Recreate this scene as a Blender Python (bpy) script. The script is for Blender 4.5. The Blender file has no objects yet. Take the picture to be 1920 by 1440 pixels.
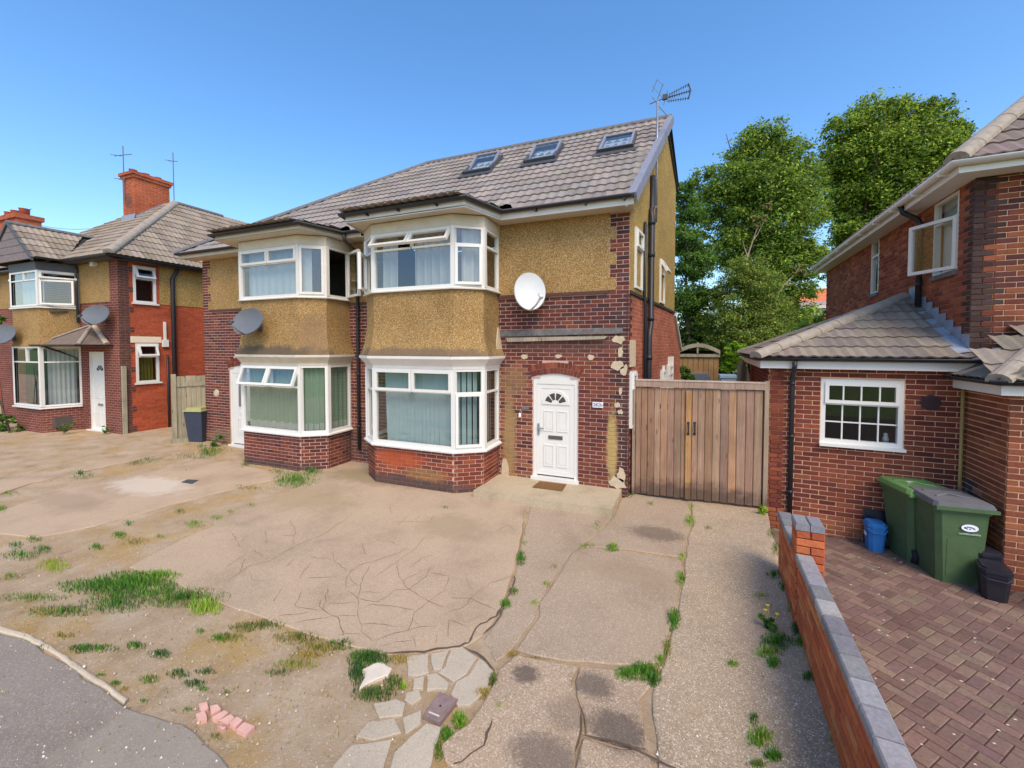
import bpy, bmesh, math, random
import numpy as np
from math import sin, cos, tan, pi, radians, sqrt, atan2, hypot
from mathutils import Vector, Matrix, noise as mnoise
random.seed(7); RNG = np.random.default_rng(7)
SC = bpy.context.scene; COL = SC.collection

# ------------------------------------------------------------------ camera
F_PX, CY_PX, PITCH, ROLL, YAW = 779.155, 675.078, .032237, .000529, .380543
CAM = np.array([.8125, -7.5955, 2.5641])
_fw = np.array([-sin(YAW)*cos(PITCH), cos(YAW)*cos(PITCH), -sin(PITCH)])
_r = np.array([cos(YAW), sin(YAW), 0.]); _u = np.cross(_r, _fw)
CR = _r*cos(ROLL)+_u*sin(ROLL); CU = -_r*sin(ROLL)+_u*cos(ROLL); CW = _fw
cam = bpy.data.cameras.new('camera'); camo = bpy.data.objects.new('camera', cam); COL.objects.link(camo)
cam.sensor_width = 36; cam.lens = F_PX/1920*36; cam.shift_y = -(720-CY_PX)/1920
cam.clip_start = .05; cam.clip_end = 3000
camo.matrix_world = Matrix(((CR[0], CU[0], -CW[0], CAM[0]), (CR[1], CU[1], -CW[1], CAM[1]), (CR[2], CU[2], -CW[2], CAM[2]), (0, 0, 0, 1)))
SC.camera = camo

# ------------------------------------------------------------------ sky, sun, exposure
SUN = np.array([.50, -.62, .95]); SUN /= np.linalg.norm(SUN)
wd = bpy.data.worlds.new('World'); SC.world = wd; wd.use_nodes = True
_n = wd.node_tree.nodes; _bg = _n['Background']
_sky = _n.new('ShaderNodeTexSky'); _sky.sky_type = 'NISHITA'; _sky.sun_disc = False
_sky.sun_elevation = math.asin(SUN[2]); _sky.sun_rotation = atan2(SUN[0], SUN[1])
_sky.altitude = 50; _sky.air_density = 1.0; _sky.dust_density = 1.3; _sky.ozone_density = 2.0
_hs = _n.new('ShaderNodeHueSaturation'); _hs.inputs['Saturation'].default_value = 1.25; _hs.inputs['Value'].default_value = 1.45
wd.node_tree.links.new(_sky.outputs[0], _hs.inputs['Color']); wd.node_tree.links.new(_hs.outputs[0], _bg.inputs[0]); _bg.inputs[1].default_value = .15
sl = bpy.data.lights.new('sun', 'SUN'); slo = bpy.data.objects.new('sun', sl); COL.objects.link(slo)
sl.energy = 2.1; sl.angle = radians(30); sl.color = (1, .86, .65)
slo.rotation_euler = Vector(-SUN).to_track_quat('-Z', 'Y').to_euler()
vs = SC.view_settings; vs.view_transform = 'Standard'; vs.look = 'None'; vs.gamma = 1; vs.exposure = .42
vs.use_curve_mapping = False

# ------------------------------------------------------------------ pixel -> place
def ray(px, py): return CW+CR*((px-960)/F_PX)-CU*((py-CY_PX)/F_PX)
def onZ(px, py, z=-.13): d = ray(px, py); return CAM+d*((z-CAM[2])/d[2])
def onY(px, py, y=0.): d = ray(px, py); return CAM+d*((y-CAM[1])/d[1])
def pix(P):
    d = np.asarray(P, float)-CAM; z = d@CW
    return (960+F_PX*(d@CR)/z, CY_PX-F_PX*(d@CU)/z, z)

# ------------------------------------------------------------------ materials
def lin(c):
    if isinstance(c, str): c = tuple(int(c[i:i+2], 16)/255 for i in (0, 2, 4))
    return tuple((x/12.92 if x <= .04045 else ((x+.055)/1.055)**2.4) for x in c)
class NT:
    def __init__(s, name):
        s.m = bpy.data.materials.new(name); s.m.use_nodes = True; s.t = s.m.node_tree
        s.b = s.t.nodes['Principled BSDF']; s.out = s.t.nodes['Material Output']; s.P = s.n('ShaderNodeNewGeometry').outputs['Position']
    def n(s, typ, **k):
        nd = s.t.nodes.new(typ)
        for a, v in k.items():
            if a in nd.inputs: s.put(nd.inputs[a], v)
            else: setattr(nd, a, v)
        return nd
    def put(s, inp, v):
        if isinstance(v, bpy.types.NodeSocket): s.t.links.new(v, inp)
        else: inp.default_value = v
    def noise(s, scale, detail=4, rough=.6, vec=None, out='Fac', dist=0.):
        nd = s.n('ShaderNodeTexNoise', Scale=scale, Detail=detail, Roughness=rough, Distortion=dist); s.put(nd.inputs['Vector'], vec if vec is not None else s.P); return nd.outputs[out]
    def scaled(s, v, vec=None):
        nd = s.n('ShaderNodeVectorMath', operation='MULTIPLY'); s.put(nd.inputs[0], vec if vec is not None else s.P); nd.inputs[1].default_value = v; return nd.outputs[0]
    def voro(s, scale, feature='F1', vec=None, out='Distance', rnd=1.):
        nd = s.n('ShaderNodeTexVoronoi', feature=feature); nd.inputs['Scale'].default_value = scale; s.put(nd.inputs['Vector'], vec if vec is not None else s.P)
        if 'Randomness' in nd.inputs: nd.inputs['Randomness'].default_value = rnd
        return nd.outputs[out]
    def ramp(s, fac, stops, interp='LINEAR'):
        nd = s.n('ShaderNodeValToRGB'); s.put(nd.inputs[0], fac); e = nd.color_ramp.elements; nd.color_ramp.interpolation = interp
        while len(e) < len(stops): e.new(.5)
        for x, (p, c) in zip(e, stops):
            x.position = p; x.color = (c, c, c, 1) if isinstance(c, (int, float)) else tuple(c)[:3]+(1,)
        return nd.outputs[0]
    def mix(s, fac, a, b, mode='MIX'):
        nd = s.n('ShaderNodeMix', data_type='RGBA', blend_type=mode); s.put(nd.inputs[0], fac)
        for i, v in ((6, a), (7, b)):
            if isinstance(v, (tuple, list)): v = tuple(v)[:3]+(1,)
            s.put(nd.inputs[i], v)
        return nd.outputs[2]
    def math(s, op, a, b=0., c=0.):
        nd = s.n('ShaderNodeMath', operation=op); s.put(nd.inputs[0], a); s.put(nd.inputs[1], b); s.put(nd.inputs[2], c); return nd.outputs[0]
    def bump(s, h, strength=.4, dist=.01, prev=None):
        nd = s.n('ShaderNodeBump', Strength=strength, Distance=dist); s.put(nd.inputs['Height'], h)
        if prev is not None: s.put(nd.inputs['Normal'], prev)
        s.t.links.new(nd.outputs[0], s.b.inputs['Normal']); return nd.outputs[0]
    def col(s, v):
        if isinstance(v, tuple): v = v[:3]+(1,)
        s.put(s.b.inputs['Base Color'], v)
    def rough(s, v, spec=.3): s.put(s.b.inputs['Roughness'], v); s.b.inputs['Specular IOR Level'].default_value = spec
    def stain(s, c, ctr, rad, colr, amt=.8, nscale=9, soft=(.55, 1.15)):  # soft colour patch: stains, and shade painted at gate foot and bay corner
        v = s.n('ShaderNodeVectorMath', operation='SUBTRACT'); s.put(v.inputs[0], s.P); v.inputs[1].default_value = ctr
        v2 = s.scaled(tuple(1/x for x in rad), v.outputs[0]); ln = s.n('ShaderNodeVectorMath', operation='LENGTH'); s.put(ln.inputs[0], v2)
        d = s.math('ADD', ln.outputs['Value'], s.math('MULTIPLY', s.math('SUBTRACT', s.noise(nscale, 5), .5), 1.1))
        f = s.ramp(d, [(soft[0], amt), (soft[1], 0.)]); return s.mix(f, c, colr)
def simple(name, c, rough=.6, var=.18, scale=6, bump=0., bscale=80, spec=.3, metal=0.):
    t = NT(name); c = lin(c); f = t.noise(scale, 5)
    dk = tuple(x*(1-var) for x in c); lt = tuple(min(1, x*(1+var)) for x in c)
    t.col(t.ramp(f, [(.25, dk), (.75, lt)])); t.rough(rough, spec); t.b.inputs['Metallic'].default_value = metal
    if bump: t.bump(t.noise(bscale, 4), bump, .01)
    return t.m
MAT = {}
MAT['upvc'] = simple('white_upvc', 'dedad2', .35, .03, 3, spec=.5)
MAT['upvc_warm'] = simple('aged_white_upvc', 'dcd6cc', .45, .06, 4, spec=.4)
MAT['cream'] = simple('cream_painted_board', 'c9bda8', .6, .1, 5)
MAT['fascia'] = simple('white_fascia', 'd9d2c9', .5, .06, 4)
MAT['blackplastic'] = simple('black_plastic', '2b2a2e', .45, .15, 8, spec=.4)
MAT['darkgrey'] = simple('dark_grey_plastic', '4c4c50', .5, .15, 8)
MAT['lead'] = simple('lead_sheet', '8c93a0', .55, .25, 9, .3, 30)
MAT['leadold'] = simple('weathered_lead', '6d6866', .7, .4, 14, .6, 40)
MAT['greymetal'] = simple('galvanised_metal', '9a9a9c', .45, .15, 20, metal=.6)
MAT['dishwhite'] = simple('white_dish_paint', 'd0d0ce', .45, .05, 5)
MAT['dishgrey'] = simple('grey_dish_paint', '6a6c70', .5, .08, 6)
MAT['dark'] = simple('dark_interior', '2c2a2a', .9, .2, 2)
MAT['room'] = simple('dim_room_plaster', '57524c', .9, .15, 2)  # this and the tone above paint in the darkness of unlit rooms
MAT['greenbin'] = simple('green_bin_plastic', '4c6140', .5, .14, 7, .1, 60)
MAT['greenlid'] = simple('light_green_lid_plastic', '6b8f52', .5, .14, 7, .1, 60)
MAT['greylid'] = simple('grey_lid_plastic', '6c6a6c', .6, .12, 7, .15, 60)
MAT['navybin'] = simple('dark_blue_bin_plastic', '3a4050', .5, .12, 7)
MAT['yellowlid'] = simple('faded_yellow_lid', 'a8a672', .6, .15, 9)
MAT['blue'] = simple('blue_caddy_plastic', '2f6fae', .45, .1, 8)
MAT['blackcaddy'] = simple('black_caddy_plastic', '2a2830', .35, .15, 8, spec=.45)
MAT['rubber'] = simple('black_rubber', '26242a', .7, .15, 15, .3, 60)
MAT['sticker'] = simple('white_sticker', 'e4e4ea', .5, .03)
MAT['ink'] = simple('dark_ink', '35344a', .6, .05)
MAT['blackink'] = simple('black_paint', '2c2a2c', .6, .05)
MAT['paleprint'] = simple('pale_print', '9fb09a', .6, .1, 30)
MAT['coir'] = simple('brown_coir', '7a5733', .95, .35, 40, .8, 160)
MAT['plaster'] = simple('old_plaster', 'c4b093', .9, .18, 14, .7, 50)
MAT['redstep'] = simple('red_painted_step', 'a5614f', .8, .15, 6)
MAT['iron'] = simple('rusty_iron', '8d7670', .75, .22, 22, .6, 60)
MAT['pinkbrick'] = simple('broken_pink_brick', 'd9a795', .9, .15, 12, .4, 60)
MAT['fragment'] = simple('pale_concrete_fragment', 'd8c9b4', .9, .1, 10, .4, 60)
MAT['slate'] = simple('grey_slate', '8e8c90', .7, .2, 8)
MAT['orangeroof'] = simple('orange_clay_tiles', 'd0764a', .85, .12, 3)
MAT['farbrick'] = simple('far_red_brick', 'b0563a', .9, .15, 5)
MAT['barkm'] = simple('bark', '5b4a3c', .95, .35, 9, .9, 20)
MAT['deadwood'] = simple('dead_branch_wood', 'a5907a', .9, .2, 9)
MAT['hipmortar'] = simple('concrete_ridge_tile', '9c8f80', .9, .22, 9, .5, 50)
MAT['ridgegrey'] = simple('dark_grey_ridge_tile', '706c6c', .85, .2, 9, .4, 50)
MAT['vergegrey'] = simple('blue_grey_verge_cap', '858590', .6, .12, 9)
MAT['lintel'] = simple('painted_lintel', 'e6d8bd', .7, .06, 6)
MAT['gardenblue'] = simple('pale_blue_cover', '9fb6c4', .6, .1, 6)
MAT['greyfab'] = simple('grey_cover', '5c6470', .7, .12, 6)

def glass(name, tint=(.75, .8, .8), refl=1.):
    t = NT(name); t.t.nodes.remove(t.b)
    tr = t.n('ShaderNodeBsdfTransparent'); tr.inputs[0].default_value = tint+(1,)
    gl = t.n('ShaderNodeBsdfGlossy'); gl.inputs['Roughness'].default_value = .02; gl.inputs[0].default_value = (refl, refl, refl, 1)
    fr = t.n('ShaderNodeLayerWeight', Blend=.5); mx = t.n('ShaderNodeMixShader'); t.put(mx.inputs[0], t.ramp(fr.outputs['Facing'], [(0., .10), (.45, .16), (.8, .45), (1., .95)]))
    t.t.links.new(tr.outputs[0], mx.inputs[1]); t.t.links.new(gl.outputs[0], mx.inputs[2]); t.t.links.new(mx.outputs[0], t.out.inputs[0]); return t.m
MAT['glass'] = glass('window_glass'); MAT['darkglass'] = glass('dark_window_glass', (.35, .37, .38)); MAT['obscure'] = simple('obscured_glass', '6f6f70', .25, .12, 40, .3, 90, spec=.6)
MAT['skyglass'] = simple('rooflight_glass', '8f979c', .08, .1, 1, spec=.9)
MAT['blind'] = simple('white_blind_backing', 'd8d8d4', .6, .04, 4)

def fabric(name, c, var=.12, translucent=.25):
    t = NT(name); c = lin(c); t.col(t.ramp(t.noise(8, 4), [(.2, tuple(x*(1-var) for x in c)), (.8, c)])); t.rough(.9, .1)
    if translucent:
        tl = t.n('ShaderNodeBsdfTranslucent'); tl.inputs[0].default_value = c+(1,); mx = t.n('ShaderNodeMixShader'); mx.inputs[0].default_value = translucent
        t.t.links.new(t.b.outputs[0], mx.inputs[1]); t.t.links.new(tl.outputs[0], mx.inputs[2]); t.t.links.new(mx.outputs[0], t.out.inputs[0])
    return t.m
MAT['curtain_white'] = fabric('white_curtain_cloth', 'dcd8d2'); MAT['curtain_net'] = fabric('net_curtain_cloth', 'e6e6e4')
MAT['curtain_green'] = fabric('pale_green_curtain_cloth', 'a9bda2'); MAT['lace'] = fabric('white_lace_cloth', 'd9d9cf', .3)
MAT['blind_blue'] = fabric('pale_blue_blind_fabric', 'c3d9da'); MAT['curtain_olive'] = fabric('yellow_green_curtain_cloth', '8c8a3c', .4)
MAT['curtain_teal'] = fabric('dark_teal_curtain_cloth', '3d5a5c', .3); MAT['towel'] = fabric('dark_red_cloth', '6a3a30', .2, 0)

def brickmat(name, src, stain_shades=()):
    t = NT(name)
    if src == 'obj': c = t.n('ShaderNodeObjectInfo').outputs['Color']
    else: c = t.n('ShaderNodeAttribute', attribute_name='Col').outputs['Color']
    nz = t.noise(38, 5, .7); c = t.mix(1., c, t.ramp(nz, [(.2, .66), (.75, 1.25)]), 'MULTIPLY')
    c = t.mix(1., c, t.ramp(t.noise(2.2, 3), [(.3, .86), (.7, 1.12)]), 'MULTIPLY')
    for s in stain_shades: c = t.stain(c, *s)
    t.put(t.b.inputs['Base Color'], c); t.rough(.88, .2); t.bump(t.noise(120, 5, .75), .5, .006); return t.m
def mortarmat(name, c, stain_shades=(), var=.16):
    t = NT(name); c = lin(c); k = t.ramp(t.noise(9, 6, .7), [(.25, tuple(x*(1-var) for x in c)), (.75, tuple(min(1, x*(1+var)) for x in c))])
    for s in stain_shades: k = t.stain(k, *s)
    t.put(t.b.inputs['Base Color'], k); t.rough(.95, .1); t.bump(t.noise(160, 4), .6, .006); return t.m
tan_ = lin('b59a62'); sand_ = lin('c2a27c'); dark_grey_ = lin('4e4541'); rust_ = lin('9a4f35')
ST = [((-.28, 0, .75), (.12, .25, .8), tan_, .9, 10), ((-2.28, 0, .75), (.16, .25, 1.15), lin('a08558'), .75, 9), ((-2.2, 0, 1.9), (.35, .25, .35), lin('9a7a55'), .5, 9),
      ((-6., 0, .3), (.9, .4, .5), dark_grey_, .45, 5), ((-4., -1., -.05), (2.2, .4, .16), dark_grey_, .8, 5), ((-7.6, -1., -.1), (2.2, .5, .14), dark_grey_, .6, 5), ((-4.2, -1., .4), (.7, .3, .22), lin('b0532f'), .75, 8), ((-3.6, -1., .15), (.6, .3, .15), lin('9b7a4a'), .5, 9),  # dark tone low on both bays and the wall between them
      ((-10.5, 0, .1), (1.2, .3, .25), lin('8b7758'), .5, 6), ((-1.3, 0, 2.62), (1.7, .3, .2), lin('5a4741'), .45, 6)]
MAT['brick_obj'] = brickmat('brown_red_brick', 'obj', ST); MAT['brick_att'] = brickmat('brown_red_brick_far', 'attr', ST)
MAT['mortar'] = mortarmat('pink_mortar', 'c9a595', ST)
MAT['brickr_obj'] = brickmat('red_brick', 'obj'); MAT['brickr_att'] = brickmat('red_brick_far', 'attr')
MAT['mortar_r'] = mortarmat('buff_mortar', 'dcb08c'); MAT['mortar_h'] = mortarmat('brown_mortar', 'a8714f')
MAT['mortar_w'] = mortarmat('dark_wall_mortar', '5f3d30')
MAT['blockobj'] = brickmat('brown_block_paver', 'obj'); MAT['blockatt'] = brickmat('brown_block_paver_far', 'attr'); MAT['joint'] = mortarmat('paver_joint_sand', '5b4a42')

def bricktex(name, c1, c2, mo, stain_shades=(), msize=.012):
    t = NT(name); sx = t.n('ShaderNodeSeparateXYZ'); t.put(sx.inputs[0], t.P)
    v = t.n('ShaderNodeCombineXYZ'); t.put(v.inputs[0], t.math('ADD', sx.outputs[0], sx.outputs[1])); t.put(v.inputs[1], sx.outputs[2])
    b = t.n('ShaderNodeTexBrick'); t.put(b.inputs['Vector'], v.outputs[0]); b.inputs['Scale'].default_value = 1.; b.offset = .5
    for k, x in (('Brick Width', .225), ('Row Height', .075), ('Mortar Size', msize*.5), ('Mortar Smooth', .2)): b.inputs[k].default_value = x
    for k, x in (('Color1', c1), ('Color2', c2), ('Mortar', mo)): b.inputs[k].default_value = lin(x)+(1,)
    c = t.mix(1., b.outputs[0], t.ramp(t.noise(14, 6, .75), [(.25, .68), (.75, 1.28)]), 'MULTIPLY')
    c = t.mix(1., c, t.ramp(t.noise(1.3, 3), [(.3, .8), (.7, 1.15)]), 'MULTIPLY')
    for s in stain_shades: c = t.stain(c, *s)
    t.put(t.b.inputs['Base Color'], c); t.rough(.9, .15); t.bump(t.math('SUBTRACT', t.math('MULTIPLY', t.noise(120, 4), .4), b.outputs['Fac']), .7, .006); return t.m
MAT['bt_side'] = bricktex('orange_side_brick', 'b0664c', '96503c', 'b98a72', msize=.01)
MAT['bt_leftfront'] = bricktex('maroon_brick', '6d3c35', '7d4639', 'a9887a')
MAT['bt_leftside'] = bricktex('orange_red_brick', 'b65a3c', 'a34c33', 'a8654c', msize=.008)
MAT['bt_chim'] = bricktex('chimney_brick', 'b9603f', 'a34f36', 'b88468', [((-18.4, 1.7, 8.0), (.3, .6, .35), dark_grey_, .6, 8)])

def pebble(name, base, dark, light, stain_shades=(), scale=85):
    t = NT(name); vc = t.voro(scale, 'F1', out='Color'); sp = t.n('ShaderNodeSeparateColor'); t.put(sp.inputs[0], vc)
    d = t.voro(scale, 'F1'); k = t.ramp(sp.outputs[0], [(.0, lin(dark)), (.45, lin(base)), (.8, lin(base)), (1., lin(light))])
    k = t.mix(t.ramp(d, [(.25, 0.), (.75, .75)]), k, tuple(x*.45 for x in lin(dark)))
    k = t.mix(1., k, t.ramp(t.noise(1.6, 5, .65), [(.3, .84), (.7, 1.12)]), 'MULTIPLY')
    for s in stain_shades: k = t.stain(k, *s)
    t.put(t.b.inputs['Base Color'], k); t.rough(.95, .15)
    t.bump(t.math('SUBTRACT', 1., d), .8, .012); return t.m
bell_stain_shade = [((-3.86, -.9, 2.42), (2.2, .9, .17), lin('6f5f50'), .75, 5), ((-7.64, -.9, 2.42), (2.2, .9, .22), lin('5a5046'), .85, 5), ((-6.45, -.85, 2.8), (.55, .3, .6), lin('8a7158'), .6, 6), ((-2.45, -.5, 2.9), (.1, .5, .6), lin('6c5a3c'), .5, 5)]  # last two entries: darker left splay, and corner shade painted on right return
MAT['render'] = pebble('pebbledash_render', 'c9a066', '967344', 'ecd6aa', bell_stain_shade)
MAT['render_far'] = pebble('side_pebbledash', 'c8a562', 'a88648', 'e0c88c', (), 60)

def tilemat(name, src, lich='9a8f6a', amt=.25):
    t = NT(name)
    c = t.n('ShaderNodeObjectInfo').outputs['Color'] if src == 'obj' else t.n('ShaderNodeAttribute', attribute_name='Col').outputs['Color']
    c = t.mix(1., c, t.ramp(t.noise(24, 6, .75), [(.25, .74), (.75, 1.2)]), 'MULTIPLY')
    c = t.mix(t.ramp(t.noise(3.1, 5), [(.52, 0.), (.78, amt)]), c, lin(lich)); t.put(t.b.inputs['Base Color'], c)
    t.rough(.85, .25); t.bump(t.noise(140, 4), .35, .005); return t.m
MAT['tile_obj'] = tilemat('grey_roof_tile', 'obj'); MAT['tile_att'] = tilemat('grey_roof_tile_far', 'attr'); MAT['tile_left'] = tilemat('olive_roof_tile_far', 'attr', 'a8925c', .35)
MAT['roofbase'] = simple('roof_underlay', '37322f', .95)

def wood(name, src):
    t = NT(name); c = t.n('ShaderNodeObjectInfo').outputs['Color'] if src == 'obj' else lin(src)+(1,)
    g = t.noise(1., 6, .7, t.scaled((38, 38, 1.6)), dist=.6); c = t.mix(1., c, t.ramp(g, [(.25, .6), (.7, 1.2)]), 'MULTIPLY')
    kn = t.voro(1., 'F1', t.scaled((9, 9, 2.2))); c = t.mix(t.ramp(kn, [(.04, .75), (.16, 0.)]), c, lin('4a3224'))
    c = t.mix(1., c, t.ramp(t.noise(1.8, 3), [(.3, .82), (.7, 1.15)]), 'MULTIPLY')
    if src == 'obj': c = t.stain(c, (1.1, .25, -.12), (1.6, 1., .36), lin('3f352f'), .7, 7)  # shade along the gate foot, painted into the wood colour
    t.put(t.b.inputs['Base Color'], c); t.rough(.85, .2); t.bump(g, .35, .006); return t.m
MAT['gatewood'] = wood('weathered_gate_wood', 'obj'); MAT['fencewood'] = wood('old_fence_wood', 'a39a82'); MAT['shedwood'] = wood('brown_shed_wood', 'a98358'); MAT['batten'] = wood('bleached_batten', 'a69a86')

def concrete(name, c, dark, speck=.3, stain_shades=(), groove=False):
    t = NT(name); a = t.noise(1.1, 6, .62); c = lin(c); k = t.ramp(a, [(.25, lin(dark)), (.5, c), (.8, tuple(min(1, x*1.12) for x in c))])
    k = t.mix(t.ramp(t.noise(.7, 6, .7, t.scaled((1, 1, 1))), [(.55, 0.), (.75, .45)]), k, lin('8f7f6e'))
    v = t.voro(125, 'F1', out='Color'); sp = t.n('ShaderNodeSeparateColor'); t.put(sp.inputs[0], v)
    k = t.mix(t.math('MULTIPLY', t.ramp(sp.outputs[0], [(.78, 0.), (.9, 1.)]), speck), k, lin('e0d0bd')); k = t.mix(t.math('MULTIPLY', t.ramp(sp.outputs[1], [(.8, 0.), (.92, 1.)]), speck*.9), k, lin('6e5a4c'))
    for s in stain_shades: k = t.stain(k, *s)
    t.put(t.b.inputs['Base Color'], k); t.rough(.92, .2); h = t.math('ADD', t.noise(60, 6, .75), t.math('MULTIPLY', t.noise(7, 4), 1.5)); t.bump(h, .45, .01); return t.m
def gst(px, py, rx, ry, c, a, n=6): p = onZ(px, py); return ((p[0], p[1], p[2]), (rx, ry, .3), lin(c), a, n)
MAT['conc_main'] = concrete('scored_concrete', 'b59c80', '9c866b', .25, [gst(840, 985, .55, .5, '9a8468', .5), gst(700, 895, 1.6, .5, '8f7d5c', .65), gst(560, 930, 1.4, .6, 'a08a66', .5), gst(1030, 960, .6, .5, '8d7c68', .5)])
MAT['conc_mid'] = concrete('grey_brown_concrete', 'a89279', '947e66', .35, [gst(1230, 1000, .45, .3, '5f5348', .6, 16), gst(1180, 1075, .8, .3, '9b8468', .4)])
MAT['conc_rough'] = concrete('exposed_stone_concrete', 'aa957a', '8e7b64', .6, [gst(1420, 1180, .3, .5, 'a08a78', .3)])
MAT['conc_front'] = concrete('stained_concrete', 'ae9579', '97806a', .5, [gst(985, 1265, .14, .13, '463f3b', .7, 26), gst(1110, 1285, .2, .16, '4f4742', .65, 26), gst(1160, 1370, .26, .2, '4d4641', .7, 26), gst(1020, 1420, .3, .2, '5a5049', .6, 26), gst(1070, 1340, .2, .2, '7a6858', .5, 9)])
MAT['conc_pale'] = concrete('pale_grey_concrete', 'baaa93', 'a69680', .2)
MAT['conc_sand'] = concrete('sandy_concrete', 'b89e82', 'a0876c', .15, [gst(280, 910, 1.2, .5, 'd6c8b4', .6), gst(130, 940, 1.2, .35, '9a846c', .5)])
MAT['conc_step'] = concrete('mossy_step_concrete', 'b8a688', '9c8b6c', .3, [gst(1010, 960, 1.5, .12, '6e6440', .5)])
MAT['asphalt'] = concrete('grey_asphalt', '8a7e72', '7a6e62', .2, [gst(300, 1400, .8, .5, 'a39684', .5)]); MAT['asphalt_path'] = concrete('path_asphalt', '85796c', '75695e', .3)
MAT['edging'] = concrete('concrete_edging', 'c2b096', 'a8967c', .2)

def soilmat():
    t = NT('sandy_soil'); a = t.noise(2.3, 7, .65); k = t.ramp(a, [(.25, lin('8f775a')), (.42, lin('b3997a')), (.6, lin('c0a78a')), (.8, lin('cdb79c'))])
    k = t.mix(t.ramp(t.noise(1.1, 6, .7), [(.5, 0.), (.66, .7)]), k, lin('b8924f')); k = t.mix(t.ramp(t.noise(17, 6, .8), [(.56, 0.), (.72, .55)]), k, lin('6f5b45'))
    v = t.voro(75, 'F1', out='Color'); sp = t.n('ShaderNodeSeparateColor'); t.put(sp.inputs[0], v); k = t.mix(t.ramp(sp.outputs[0], [(.93, 0.), (.97, .5)]), k, lin('d2c3ae'))
    t.put(t.b.inputs['Base Color'], k); t.rough(.97, .1); t.bump(t.math('ADD', t.noise(26, 7, .75), t.noise(130, 4)), .8, .018); return t.m
MAT['soil'] = soilmat()
def lawnmat():
    t = NT('rough_lawn'); t.col(t.ramp(t.noise(3, 6, .7), [(.3, lin('4c6030')), (.7, lin('7f8a4a'))])); t.rough(.95, .1); t.bump(t.noise(40, 5), .8, .03); return t.m
MAT['lawn'] = lawnmat()
def leafmat(name, trans=.35):
    t = NT(name); c = t.n('ShaderNodeAttribute', attribute_name='Col').outputs['Color']; t.put(t.b.inputs['Base Color'], c); t.rough(.6, .25)
    tl = t.n('ShaderNodeBsdfTranslucent'); t.put(tl.inputs[0], c); mx = t.n('ShaderNodeMixShader'); mx.inputs[0].default_value = trans
    t.t.links.new(t.b.outputs[0], mx.inputs[1]); t.t.links.new(tl.outputs[0], mx.inputs[2]); t.t.links.new(mx.outputs[0], t.out.inputs[0]); return t.m
MAT['leaf'] = leafmat('leaves', .45); MAT['blade'] = leafmat('grass_blades', .3)
MAT['petal'] = simple('yellow_petals', 'e0c62a', .6, .1); MAT['crack'] = simple('dirt_filled_crack', '8a745e', .98, .25, 12); MAT['crackdark'] = simple('dark_open_crack', '5f5044', .98, .25, 12)

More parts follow.
